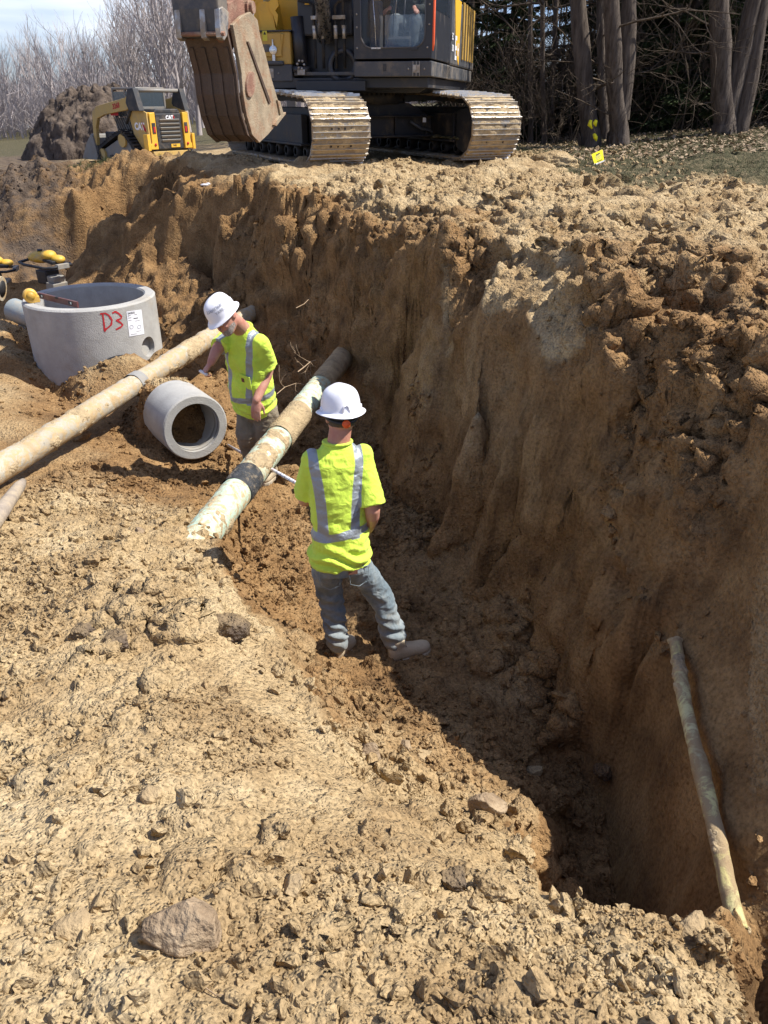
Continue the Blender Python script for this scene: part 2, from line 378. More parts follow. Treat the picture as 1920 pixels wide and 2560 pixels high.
# far bank, lower edge of the slope, middle, crest
cp((0,712,2.62),(0,600,2.2),(0,520,1.9),(0,450,1.62),
   (200,705,2.60),(200,600,2.1),(200,530,1.78),(200,450,1.42),
   (400,690,2.42),(400,620,2.06),(400,560,1.72),(400,490,1.40),(400,425,1.12),
   (540,740,2.5),(540,650,2.0),(540,560,1.60),(540,480,1.22),(540,430,1.02),
   (650,790,2.45),(650,690,2.02),(650,600,1.64),(650,530,1.36),(650,455,0.98),
   (740,900,2.72),(740,800,2.30),(740,700,1.86),(740,600,1.46),(740,520,1.14),(740,460,0.94),
   (830,930,2.66),(830,840,2.34),(830,740,1.96),(830,640,1.52),(830,550,1.20),(830,475,0.93),
   (930,1000,2.74),(930,900,2.40),(930,790,1.98),(930,700,1.66),(930,600,1.28),(930,530,1.06),(930,480,0.92),
   (1010,1040,2.80),(1010,930,2.34),(1010,830,1.94),(1010,740,1.62),(1010,650,1.34),(1010,560,1.10),(1010,490,0.92),
   (1100,1200,2.76),(1100,1050,2.32),(1100,900,1.84),(1100,800,1.56),(1100,700,1.30),(1100,600,1.08),(1100,500,0.92),
   (1200,1330,2.80),(1200,1150,2.33),(1200,1000,1.86),(1200,900,1.59),(1200,800,1.36),(1200,700,1.16),(1200,600,1.02),(1200,505,0.92),
   (1330,1500,2.84),(1330,1300,2.36),(1330,1150,1.99),(1330,1000,1.62),(1330,880,1.38),(1330,760,1.18),(1330,640,1.04),(1330,520,0.93),
   (1400,1620,2.86),(1470,1720,2.80),(1560,1820,2.80),
   (1500,1500,2.34),(1500,1350,2.12),(1500,1150,1.77),(1500,1000,1.46),(1500,900,1.31),(1500,780,1.16),(1500,650,1.05),(1500,530,0.94),
   (1600,1650,2.34),(1580,1500,2.10))
cp((1700,1400,1.86),(1700,1200,1.62),(1700,1040,1.40),(1700,900,1.26),(1700,780,1.14),(1700,650,1.03),(1700,575,1.06),(1700,535,0.90),
   (1900,1800,1.74),(1900,1600,1.64),(1900,1400,1.54),(1900,1200,1.38),(1900,1040,1.26),(1900,900,1.18),(1900,780,1.10),(1900,650,1.02),(1900,545,0.92))
# bench carrying the yellow pipe
cw((1.34,2.95,-1.28),(1.30,2.75,-1.28),(1.24,2.3,-1.30),(1.18,1.9,-1.34),(1.14,1.6,-1.38),(1.14,1.38,-1.46),(1.13,1.2,-1.75),(1.12,0.9,-1.85),(1.10,0.4,-1.85))
# off frame to the right
cw((1.75,2.2,-0.75),(1.62,1.7,-0.8),(1.55,1.2,-0.85),(1.5,0.5,-0.85),(1.5,-0.5,-0.8),(2.2,2.9,-0.45),(2.0,2.2,-0.30),(2.0,1.5,-0.30),(1.95,0.5,-0.3),(2.0,-1,-0.3),
   (2.7,2.2,-0.1),(2.7,0.5,-0.05),(2.7,-2,-0.1),(2.9,3.4,-0.2),(3.3,4.5,-0.1),(4.5,2,-0.0),(4.5,-2,0.0),(4.2,6,0.0))
# far ground
cw((0,10.6,0.0),(2,10,0.0),(4.5,9.0,0.02),(8,8,0.05),(8,2,0.05),(8,-2,0.05),(-1.5,11.8,0.0),(-1.8,13,0.02),(-3,13.5,0.0),(0,13,0.0),(3,13,0.0),(5,13,0.0),(8,13,0.1),
   (0,18,0.0),(4,18,0.05),(8,18,0.35),(12,16,0.6),(14,9,0.4),(14,-2,0.2),(-3.5,14.6,-0.12),(-5,15.6,-0.3),(-7,17,-0.5),(-9,18.5,-0.65),(-12,20,-0.85),(-18,24,-1.0),
   (-4,18,-0.25),(-6,22,-0.45),(-8.5,26,-0.82),(-6.5,30,-0.88),(-10,30,-0.95),(-14,29,-1.1),(-3,26,-0.35),(0,26,-0.1),(6,26,0.3),(14,26,0.9),(22,26,1.1),
   (-20,40,-1.5),(-30,60,-2.6),(-10,45,-1.0),(0,45,0.0),(14,45,1.0),(40,45,1.6),(-60,90,-4.0),(0,90,0.5),(60,90,2.5),
   (-115,-20,-1.0),(95,-20,0.5),(-115,155,-6.0),(95,155,3.0),(-12,-20,-0.6),(12,-20,0.0),(-12,3,-1.0),(-14,14,-1.6),(-25,14,-1.7),(-60,40,-2.5),(40,14,0.9),(60,40,2))
def spacing(lo, hi, segs):
    xs = [lo]; x = lo
    while x < hi:
        st = None
        for a, b, s in segs:
            if a <= x < b: st = s; break
        if st is None:
            ds = min(min(abs(x - a), abs(x - b)) for a, b, s in segs); e = min(segs, key=lambda q: min(abs(x - q[0]), abs(x - q[1])))[2]
            st = e + ds * 0.06
        x += st; xs.append(x)
    return np.array(xs)
QK = 1.0
GX = spacing(-110, 90, [(-9.5, -6, 0.05 * QK), (-6, -2.2, 0.034 * QK), (-2.2, -1.2, 0.022 * QK), (-1.2, 2.1, 0.0115 * QK), (2.1, 5.0, 0.034 * QK)])
GY = spacing(-12, 150, [(-0.2, 0.7, 0.03), (0.7, 3.2, 0.0115 * QK), (3.2, 6.0, 0.015 * QK), (6.0, 10.0, 0.022 * QK), (10.0, 13, 0.035 * QK), (13, 19, 0.045 * QK)])
X, Y = np.meshgrid(GX, GY)            # shape (ny, nx)
_, _tri = None, None
pts2 = [Vector((p[0], p[1])) for p in CP]
vo, eo, fo, ov, oe, of = delaunay_2d_cdt(pts2, [], [], 0, 1e-4)
zs = [sum(CP[i][2] for i in src) / len(src) for src in ov]
def tin(Xq, Yq):
    Z = np.full(Xq.shape, -0.5, dtype=np.float64)
    for f in fo:
        a, b, c = (vo[i] for i in f); za, zb, zc = (zs[i] for i in f)
        x0, x1 = min(a.x, b.x, c.x), max(a.x, b.x, c.x); y0, y1 = min(a.y, b.y, c.y), max(a.y, b.y, c.y)
        i0, i1 = np.searchsorted(GX, [x0 - 0.6, x1 + 0.6]); j0, j1 = np.searchsorted(GY, [y0 - 0.6, y1 + 0.6])
        if i0 >= i1 or j0 >= j1: continue
        xx = Xq[j0:j1, i0:i1]; yy = Yq[j0:j1, i0:i1]
        det = (b.y - c.y) * (a.x - c.x) + (c.x - b.x) * (a.y - c.y)
        if abs(det) < 1e-12: continue
        l0 = ((b.y - c.y) * (xx - c.x) + (c.x - b.x) * (yy - c.y)) / det
        l1 = ((c.y - a.y) * (xx - c.x) + (a.x - c.x) * (yy - c.y)) / det; l2 = 1 - l0 - l1
        m_ = (l0 >= -1e-6) & (l1 >= -1e-6) & (l2 >= -1e-6)
        Z[j0:j1, i0:i1][m_] = (l0 * za + l1 * zb + l2 * zc)[m_]
    return Z
def sstep(a, b, x): t = np.clip((x - a) / (b - a), 0, 1); return t * t * (3 - 2 * t)
O0 = np.zeros_like(X)
ytoe = np.interp(X, [-8, -5.2, -4.2, -3.4, -1.9, -.6, .2, .6, 3], [12.4, 12.3, 11.2, 10.0, 9.2, 7.8, 7.0, 5.6, 5.6])
bankm = sstep(-0.1, 0.9, Y - ytoe) * (1 - sstep(15, 18, Y + 0.30 * X))    # far bank
bankr = sstep(0.9, 1.4, X) * (1 - sstep(9, 10, Y)) * sstep(2.0, 3.5, Y)
BK = np.maximum(bankm, bankr)
wamp = 0.035 + 0.15 * BK * (1 - 0.65 * (1 - sstep(6.6, 7.6, Y)))
Xw = X + wamp * fbm(X, Y, O0, 1.3, 4) * 1.8; Yw = Y + wamp * fbm(X + 50, Y, O0, 1.3, 4) * 1.8
Z = tin(Xw, Yw)
for _ in range(3):
    Z[1:-1, :] = (Z[:-2, :] + 2 * Z[1:-1, :] + Z[2:, :]) / 4; Z[:, 1:-1] = (Z[:, :-2] + 2 * Z[:, 1:-1] + Z[:, 2:]) / 4
Z = np.maximum(Z, (CAM_Z - 2.34) - 2.0 * np.maximum(np.sqrt((X + 2.03) ** 2 + (Y - 6.92) ** 2) - 0.17, 0))
Zbase = Z.copy()
# slope of the smooth base
gy_, gx_ = np.gradient(Z, GY, GX); slope = np.sqrt(gx_ ** 2 + gy_ ** 2)
steep = sstep(0.9, 2.2, slope)
floor_m = sstep(-1.95, -2.05, Z) * (X < 2.2) * (Y > 1) * (Y < 10)
near = 1 - sstep(9, 14, Y)
# medium lumps
lump = fbm(X, Y, Z, 1.1, 5, 0.55)
gully = fbm((X * 0.93 + Y * 0.37) * 1.0, (Y * 0.93 - X * 0.37) * 0.34 + X * .22, O0, 1.9, 4, 0.5, ridged=True)
Z = Z + 0.30 * BK * (1 - 0.55 * sstep(-1.5, -4.5, X)) * gully * (1 - 0.85 * steep) * sstep(-0.02, -0.35, Zbase) + 0.42 * BK * lump * (1 - 0.5 * steep) * (0.35 + 0.65 * sstep(0.0, -0.3, Zbase)) + 0.05 * lump * (1 - BK) * near * sstep(-1.7, -1.3, Zbase) + 0.02 * lump * (1 - BK)
rid = fbm(X, Y * 0.7, Z * 2, 2.3, 4, 0.5, ridged=True)
Z = Z + 0.11 * BK * rid * (1 - 0.6 * steep) * (0.4 + 0.6 * sstep(0.0, -0.3, Zbase))
fine = fbm(X, Y, O0, 7.0, 4, 0.55)
Z = Z + near * (0.014 + 0.028 * BK) * fine
# lumps of soil, denser inside the trench and on the bank
dens_a = fbm(X + 9, Y, O0, 0.9, 3)
inside = sstep(-1.15, -1.32, Zbase) * (1 - steep) * (X > -1.4)
rough_ = np.clip(0.42 + 1.5 * dens_a + 0.8 * inside * (1 - floor_m * 0.35) + 0.55 * BK, 0, 1) * near * (1 - 0.85 * steep)
rough_ = rough_ * (1 - 0.5 * (X < -0.9) * sstep(4.4, 5.0, Y) * (1 - BK))
mound = np.exp(-((X + 1.05) / 0.35) ** 2 - ((Y - 2.75) / 0.40) ** 2)
crk = np.abs(fbm(X + 2, Y + 7, O0, 3.4, 3, .5))
Z = Z - 0.035 * near * (1 - BK) * (Y < 4.5) * np.exp(-(crk / 0.035) ** 2) * sstep(-.05, .25, dens_a)
Z = Z + mound * (0.14 + 0.20 * fbm(X, Y, O0, 5.0, 4, .6)) + 0.05 * np.exp(-((X + .70) / 0.25) ** 2 - ((Y - 1.85) / 0.35) ** 2)
Z = Z + rough_ * (1.15 * clods(X, Y, 0.16, 0.02, 0.095, 3, 0.6) + clods(X, Y, 0.085, 0.012, 0.05, 5, 0.7) * 0.9 + clods(X + 3, Y, 0.045, 0.008, 0.026, 8, 0.8))
Z = Z + (1 - near) * 0.06 * fbm(X, Y, O0, 0.6, 4)
# dark clod ridges at the far left crest and a spoil windrow along the bank lip
Z = Z + 0.26 * np.exp(-((Y - (17.2 - (X + 7) * 0.55)) / 0.8) ** 2) * sstep(-3.6, -5.0, X) * (0.6 + 0.9 * fbm(X, Y, O0, 1.4, 4))
farl = BK * sstep(-1.5, -4.5, X)
Z = Z + farl * (0.10 * fbm(X, Y, O0, 3.1, 5, .62, ridged=True) + 0.55 * clods(X, Y, 0.45, 0.08, 0.30, 21, 0.5) + 0.5 * clods(X + 5, Y, 0.24, 0.04, 0.13, 23, 0.6))
Z = Z + BK * (1 - 0.6 * steep) * 0.45 * clods(X, Y, 0.42, 0.06, 0.22, 33, 0.35)
# --- full 3D displacement along normals on steep faces (overhangs, crumbling edges)
gy_, gx_ = np.gradient(Z, GY, GX); nl = np.sqrt(gx_ ** 2 + gy_ ** 2 + 1); NX, NY, NZ = -gx_ / nl, -gy_ / nl, 1 / nl
sl2 = np.clip(np.sqrt(gx_ ** 2 + gy_ ** 2), 0, 4)
n3 = fbm(X * 1.0, Y * 1.0, Z * 1.0, 2.6, 5, 0.55)
n3b = fbm(X + 31, Y, Z * 0.35, 9.0, 4, 0.6)
amp = sstep(0.7, 1.8, sl2) * near * (1 - 0.75 * sstep(3.2, 2.7, Y) * (X > 0.9))
n3c = fbm(X * .35, Y * .35, Z * 2.6, 2.4, 4, 0.6, ridged=True)
dsp = amp * (0.105 * n3 + 0.034 * n3b + 0.035 * n3c) + amp * BK * 0.09 * fbm(X, Y, Z, 5.5, 4, 0.5, ridged=True)
XD = X + NX * dsp; YD = Y + NY * dsp; ZD = Z + NZ * dsp
# the ledge that carries the yellow pipe stays below the pipe
pxl = np.interp(Y, [0.5, 1.0, 1.35, 1.6, 1.9, 2.3, 2.72], [1.02, 1.06, 1.09, 1.13, 1.19, 1.25, 1.31]); pzl = np.interp(Y, [0.5, 1.35, 1.9, 2.72], [-1.36, -1.30, -1.25, -1.20])
kl = (Y < 2.80) & (Y > 1.40)
capz = pzl + 0.008 + 1.6 * np.maximum(XD - pxl - 0.02, 0) - 2.6 * np.maximum(pxl - 0.035 - XD, 0)
wz = sstep(0.35, 0.12, np.abs(XD - pxl)) if False else (1 - sstep(0.12, 0.30, np.abs(XD - pxl)))
ZD = np.where(kl, ZD + wz * np.minimum(capz - ZD, 0), ZD)
ny, nx = X.shape
V = np.stack([XD.ravel(), YD.ravel(), ZD.ravel()], 1)
idx = np.arange(ny * nx).reshape(ny, nx)
F = np.stack([idx[:-1, :-1].ravel(), idx[:-1, 1:].ravel(), idx[1:, 1:].ravel(), idx[1:, :-1].ravel()], 1)
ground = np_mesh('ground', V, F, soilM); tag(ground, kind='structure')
# soil kinds, with wall shade mixed into moist
moist = np.clip(0.02 + 0.16 * BK + 0.34 * BK * sstep(0.04, -0.22, Zbase) + 0.5 * (X > 0.9) * sstep(3.6, 3.0, Y) * sstep(-0.3, -0.8, Zbase) + (sstep(-1.28, -1.50, Zbase) * 0.38 + sstep(-1.5, -2.0, Zbase) * 0.30) + BK * 0.46 * sstep(-0.1, -0.5, Zbase) + 0.62 * steep * near + 0.30 * bankr * sstep(-0.35, -0.7, Zbase) + 0.25 * sstep(-1.5, -2.0, Zbase) * (X < -0.9) , 0, 1)  # steep term darkens the cut walls to deepen their shade
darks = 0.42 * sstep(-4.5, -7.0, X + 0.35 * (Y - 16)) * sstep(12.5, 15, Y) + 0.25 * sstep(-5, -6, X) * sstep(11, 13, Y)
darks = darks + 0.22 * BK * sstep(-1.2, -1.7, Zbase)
darks = darks + 0.55 * mound * sstep(-.1, .35, fbm(X + 3, Y, O0, 3.0, 4, .6)) + 0.30 * near * sstep(.22, .5, fbm(X + 13, Y + 5, O0, 1.6, 4, .6))
darks = np.clip(darks, 0, 1)
scrape = np.clip(steep * near * 0.95 * (0.35 + 0.65 * sstep(-.2, .3, fbm(X, Y, Z, .9, 3))), 0, 1)
grass = sstep(9.6, 10.4, Y - 1.0 * fbm(X, Y, O0, 0.7, 3) - 0.30 * np.clip(3 - X, 0, 40)) * (X > 2.6) + sstep(19, 21.5, Y) * (X > -4) + sstep(36, 40, Y)
grass = np.clip(grass + 0.6 * np.exp(-((X + 5.4) / 1.0) ** 2 - ((Y - 17.6) / 0.5) ** 2), 0, 1)
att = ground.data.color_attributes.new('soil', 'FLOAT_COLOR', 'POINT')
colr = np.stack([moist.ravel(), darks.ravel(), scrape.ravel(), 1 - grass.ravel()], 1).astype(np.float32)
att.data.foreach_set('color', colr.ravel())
def gz(x, y):
    i = min(max(int(np.searchsorted(GX, x)), 1), nx - 1); j = min(max(int(np.searchsorted(GY, y)), 1), ny - 1)
    tx = (x - GX[i - 1]) / (GX[i] - GX[i - 1]); ty = (y - GY[j - 1]) / (GY[j] - GY[j - 1])
    return float((Z[j-1, i-1] * (1 - tx) + Z[j-1, i] * tx) * (1 - ty) + (Z[j, i-1] * (1 - tx) + Z[j, i] * tx) * ty)
# ------------------------------------------------------------------ shared materials
concM = mat('concrete', (0.37, 0.36, 0.335), 0.88, 0, 0.16, 5, 0.5, (0.30, 0.25, 0.18), 2.2, 0.35, 90, 0.3, dirtpos=0.58)
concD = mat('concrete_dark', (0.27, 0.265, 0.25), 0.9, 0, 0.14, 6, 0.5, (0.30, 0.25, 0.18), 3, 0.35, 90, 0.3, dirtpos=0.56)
rubberM = mat('rubber', (0.018, 0.018, 0.019), 0.75, 0, 0.2, 8, 0.35, (0.16, 0.12, 0.075), 5, 0.2, 60, 0.3, dirtpos=0.56)
steelM = mat('bare_steel', (0.42, 0.40, 0.37), 0.38, 0.85, 0.15, 9, 0.65, (0.23, 0.17, 0.10), 6, 0.2, 60, 0.5, dirtpos=0.5)
whiteP = mat('white_paint', (0.78, 0.78, 0.80), 0.35, 0, 0.03, 5, 0.15, (0.45, 0.38, 0.28), 9, 0.03, 60, 0.5, dirtpos=0.62)
redP = mat('red_spray', (0.42, 0.02, 0.025), 0.7, 0, 0.2, 40, 0, bump=0.05)
blackT = mat('black_print', (0.02, 0.02, 0.022), 0.6, 0, 0.05, 10, 0, bump=0)
labelM = mat('label_paper', (0.72, 0.73, 0.76), 0.55, 0, 0.04, 10, 0.12, (0.4, 0.33, 0.24), 12, 0.03, 60, 0.3, dirtpos=0.6)
woodM = mat('weathered_wood', (0.30, 0.25, 0.20), 0.85, 0, 0.2, 12, 0.4, (0.42, 0.33, 0.2), 6, 0.4, 50, 0.2, dirtpos=0.5)
rootM = mat('root_bark', (0.36, 0.26, 0.17), 0.85, 0, 0.25, 20, 0.4, (0.30, 0.2, 0.1), 12, 0.4, 90, 0.2)

def apply_boolean(o, cutters):
    for c in cutters:
        b = o.modifiers.new('cut', 'BOOLEAN'); b.operation = 'DIFFERENCE'; b.object = c; b.solver = 'EXACT'
    dg = bpy.context.evaluated_depsgraph_get(); me = bpy.data.meshes.new_from_object(o.evaluated_get(dg))
    o.modifiers.clear(); old = o.data; o.data = me; me.name = old.name
    for c in cutters: bpy.data.objects.remove(c)

# ------------------------------------------------------------------ precast manhole
MC = Vector((-3.36, 8.80)); MR = 0.72; MTOP = CAM_Z - 1.96; MH = 1.62; MW = 0.125
mb = MB(); b_ = 0.018
mb.lathe([(MR - b_, 0), (MR, b_), (MR, -MH), (MR - MW, -MH), (MR - MW, -0.03), (MR - MW + 0.03, 0)][::-1] if False else
         [(MR - MW, -MH), (MR, -MH), (MR, -b_), (MR - b_, 0), (MR - MW + b_, 0), (MR - MW, -b_)], 200, (0, 0, 0), close=True, smooth=False)
manhole = mb.build('manhole', concM)
manhole.location = (MC.x, MC.y, MTOP)
axis = Vector((0.575, -0.818, 0)).normalized()       # towards the loose pipe
def cutter(dirv, z, r, l=0.5):
    c = MB(); q = dirv.to_track_quat('Z', 'Y').to_matrix()
    c.lathe([(0.0001, -l / 2), (r, -l / 2), (r, l / 2), (0.0001, l / 2)], 40, rot=q, smooth=False)
    o = c.build('cutter'); o.location = Vector((MC.x, MC.y, z)) + dirv * MR; return o
sd = Vector((0.93, -0.36, 0)).normalized()
bpy.context.view_layer.update()
HOLEZ = MTOP - 0.86
apply_boolean(manhole, [cutter(axis, HOLEZ, 0.335), cutter(sd, MTOP - 0.52, 0.115)])
tag(manhole, 'round grey precast concrete manhole marked D3 in red spray paint', 'manhole')
q = axis.to_track_quat('Z', 'Y').to_matrix()
mb = MB(); mb.lathe([(0.285, -0.13), (0.34, -0.13), (0.34, 0.005), (0.31, 0.012), (0.285, -0.01)], 48, rot=q, close=True)
mb.build('rubber_boot', rubberM, manhole).location = axis * (MR - 0.0) + Vector((0, 0, HOLEZ - MTOP))
mb = MB(); mb.lathe([(0.0001, -0.2), (0.284, -0.2), (0.284, -0.02), (0.0001, -0.02)], 48, rot=q, smooth=False)
mb.build('pipe_plug', concM, manhole).location = axis * MR + Vector((0, 0, HOLEZ - MTOP))
mb = MB(); q2 = sd.to_track_quat('Z', 'Y').to_matrix()
mb.lathe([(0.0001, -MW), (0.112, -MW), (0.112, -0.07), (0.0001, -0.07)], 24, rot=q2, smooth=False)
mb.build('knockout', concM, manhole).location = sd * MR + Vector((0, 0, -0.52))
def on_manhole(u, v, off=0.003):
    r = ray(u, v); o_ = Vector((0, 0, CAM_Z)); a = r.x ** 2 + r.y ** 2; b2 = -(r.x * MC.x + r.y * MC.y); c = MC.x ** 2 + MC.y ** 2 - (MR + off) ** 2
    t = (-b2 - math.sqrt(b2 * b2 - a * c)) / a; p = o_ + r * t
    return p - Vector((MC.x, MC.y, MTOP))
def stroke(pts, wpx, name, m, parent):
    # a sprayed line laid on the curved wall, pts in photo pixels
    P = []; 
    for i in range(len(pts) - 1):
        for k in range(6):
            t = k / 6; P.append((pts[i][0] * (1 - t) + pts[i + 1][0] * t, pts[i][1] * (1 - t) + pts[i + 1][1] * t))
    P.append(pts[-1]); vs = []; fs = []
    for i, p in enumerate(P):
        a = P[max(i - 1, 0)]; c = P[min(i + 1, len(P) - 1)]; dx, dy = c[0] - a[0], c[1] - a[1]; l = math.hypot(dx, dy) or 1
        w_ = wpx * (0.85 + 0.35 * mnoise.noise(Vector((p[0] * .15, p[1] * .15, 0))))
        nxp, nyp = -dy / l * w_ / 2, dx / l * w_ / 2
        vs += [on_manhole(p[0] + nxp, p[1] + nyp, 0.003), on_manhole(p[0] - nxp, p[1] - nyp, 0.003)]
    for i in range(len(P) - 1): fs.append((2 * i, 2 * i + 2, 2 * i + 3, 2 * i + 1))
    return mesh_obj(name, vs, fs, m, parent)
stroke([(250, 785), (262, 783), (272, 788), (280, 800), (278, 812), (270, 819), (262, 825), (263, 829)], 5.0, 'spray_letter', redP, manhole)
stroke([(257, 786), (259, 800), (262, 827)], 5.0, 'spray_letter', redP, manhole)
stroke([(281, 783), (288, 779), (296, 783), (304, 791), (303, 796), (291, 801), (301, 806), (307, 812), (303, 817), (290, 824)], 5.0, 'spray_letter', redP, manhole)
# paper label
LC = [(316, 779), (353.6, 773.6), (361, 835), (323.5, 841.6)]
def lab(a, b, off=0.004):    # a 0..1 across, b 0..1 down
    x = (LC[0][0] * (1 - a) + LC[1][0] * a) * (1 - b) + (LC[3][0] * (1 - a) + LC[2][0] * a) * b
    y = (LC[0][1] * (1 - a) + LC[1][1] * a) * (1 - b) + (LC[3][1] * (1 - a) + LC[2][1] * a) * b
    return on_manhole(x, y, off)
vs = [lab(i / 6, j / 8) for j in range(9) for i in range(7)]; fs = [(j * 7 + i, j * 7 + i + 1, j * 7 + i + 8, j * 7 + i + 7) for j in range(8) for i in range(6)]
label = mesh_obj('label_sheet', vs, fs, labelM, manhole)
text_obj('print', '24-5215', 0.15, blackT, label, ext=0, bold=0.004, bend=lambda c: lab(0.30 + c.x * 0.95, 0.085 - c.y * 0.8, 0.006))
for (a0, a1, b0, h_) in ((0.06, 0.66, 0.165, .018), (0.06, 0.9, 0.205, .008), (0.06, 0.28, 0.26, .014), (0.42, 0.72, 0.30, .03), (0.06, 0.28, 0.36, .01), (0.5, 0.8, 0.42, .012), (0.12, 0.5, 0.93, .01), (0.5, 0.85, 0.84, .008)):
    mesh_obj('print', [lab(a0, b0, .006), lab(a1, b0, .006), lab(a1, b0 + h_, .006), lab(a0, b0 + h_, .006)], [(0, 1, 2, 3)], blackT, label)
greyT = mat('grey_print', (0.35, 0.36, 0.40), 0.6, 0, 0.05, 10, 0, bump=0)
for ca, cb in ((0.22, 0.64), (0.72, 0.68)):
    n = 20; vs = [lab(ca + rr * math.cos(2 * PI * k / n), cb + rr * 0.62 * math.sin(2 * PI * k / n), .006) for rr in (0.10, 0.13) for k in range(n)]
    mesh_obj('print', vs, [(k, (k + 1) % n, n + (k + 1) % n, n + k) for k in range(n)], greyT, label)

# box level lying across the rim, and a yellow tape case beside it
la = aty(93, 724, 8.66); lb = aty(196, 768, 8.2)
la.z = lb.z = MTOP + 0.035; ld = (lb - la); ll = ld.length; ld.normalize()
lvM = mat('level_maroon', (0.13, 0.045, 0.045), 0.45, 0.2, 0.12, 10, 0.4, (0.25, 0.19, 0.13), 14, 0.1)
lvl = MB(); lvl.box((0, 0, 0.032), (ll, 0.022, 0.064))
lvo = lvl.build('level', lvM, bevel=0.003); lvo.location = (la + lb) / 2; lvo.location.z = MTOP + 0.003; lvo.rotation_euler = (0, 0, math.atan2(ld.y, ld.x))
tag(lvo, 'maroon box level resting across the rim of the concrete manhole', 'level')
for x_ in (-0.30, 0.34 * ll):
    v_ = MB(); v_.box((x_ * (1 if x_ > 0 else 1), 0, 0.036), (0.075, 0.026, 0.036)); v_.build('vial_window', blackT, lvo)
    v_ = MB(); v_.box((x_ + 0.012, 0, 0.036), (0.022, 0.030, 0.024)); v_.build('vial', mat('vial', (0.75, 0.8, 0.72), 0.2, 0, 0.02, 5, 0, bump=0), lvo)
v_ = MB(); v_.box((0, 0, 0.055), (0.06, 0.026, 0.02)); v_.build('vial_window', blackT, lvo)
tapeY = mat('tool_yellow', (0.72, 0.42, 0.06), 0.4, 0, 0.06, 9, 0.25, (0.4, 0.3, 0.18), 14, 0.05)
tp = MB(); tp.lathe([(0.0001, -0.045), (0.06, -0.045), (0.075, -0.03), (0.075, 0.03), (0.06, 0.045), (0.0001, 0.045)], 28, (0, 0, 0.075), axis='Y')
tp.box((0.03, 0, 0.035), (0.11, 0.085, 0.066))
tpo = tp.build('tape_measure', tapeY, bevel=0.004); tpp = aty(76, 742, 8.45); tpo.location = (tpp.x, tpp.y, MTOP + 0.001); tpo.rotation_euler = (0, 0, 0.5)
tag(tpo, 'yellow tape measure sitting on the left rim of the manhole', 'tape measure')
tb = MB(); tb.lathe([(0.0001, -0.004), (0.045, -0.004), (0.045, 0.002), (0.0001, 0.002)], 20, (0, -0.047, 0.075), axis='Y'); tb.build('dial', mat('dial', (0.5, 0.3, 0.05), 0.5), tpo)
tb = MB(); tb.box((0.085, -0.01, 0.02), (0.02, 0.03, 0.012)); tb.build('tape_hook', steelM, tpo)

# ------------------------------------------------------------------ pipes
def crust_tube(name, pts, r, m, amp=0.006, seg=180, n=56, seed=0, parent=None, inner=None, cut=None, dents=None):
    pts = [Vector(p) for p in pts]; L_ = [0]
    for i in range(len(pts) - 1): L_.append(L_[-1] + (pts[i + 1] - pts[i]).length)
    vs = np.zeros((seg + 1, n, 3)); d0 = (pts[-1] - pts[0]).normalized(); side = d0.cross(Vector((0, 0, 1))).normalized(); upv = side.cross(d0)
    for i in range(seg + 1):
        s_ = L_[-1] * i / seg; k = 0
        while k < len(pts) - 2 and s_ > L_[k + 1]: k += 1
        t = (s_ - L_[k]) / (L_[k + 1] - L_[k]); c = pts[k].lerp(pts[k + 1], t)
        th = np.linspace(0, 2 * PI, n, endpoint=False)
        rr = r + (dents(s_, th) if dents else 0)
        vs[i] = np.array(c)[None] + (np.cos(th) * rr)[:, None] * np.array(side)[None] + (np.sin(th) * rr)[:, None] * np.array(upv)[None]
        if i == 0: th0 = th
    th = np.broadcast_to(np.linspace(0, 2 * PI, n, endpoint=False), (seg + 1, n))
    x, y, z = vs[..., 0] + seed, vs[..., 1], vs[..., 2]
    nrm = np.cos(th)[..., None] * np.array(side) + np.sin(th)[..., None] * np.array(upv)
    f1 = np.maximum(fbm(x, y, z, 5.0, 4, 0.6) + 0.05, 0) * amp * 2.2 * (0.45 + 0.55 * np.clip(np.sin(th) + 0.2, 0, 1)) + fbm(x, y, z, 28.0, 3, 0.6) * amp * 0.25
    vs = vs + nrm * f1[..., None]
    idx = np.arange((seg + 1) * n).reshape(seg + 1, n); nx_ = np.roll(idx, -1, 1)
    F_ = np.stack([idx[:-1].ravel(), nx_[:-1].ravel(), nx_[1:].ravel(), idx[1:].ravel()], 1)
    return np_mesh(name, vs.reshape(-1, 3), F_, m, parent)
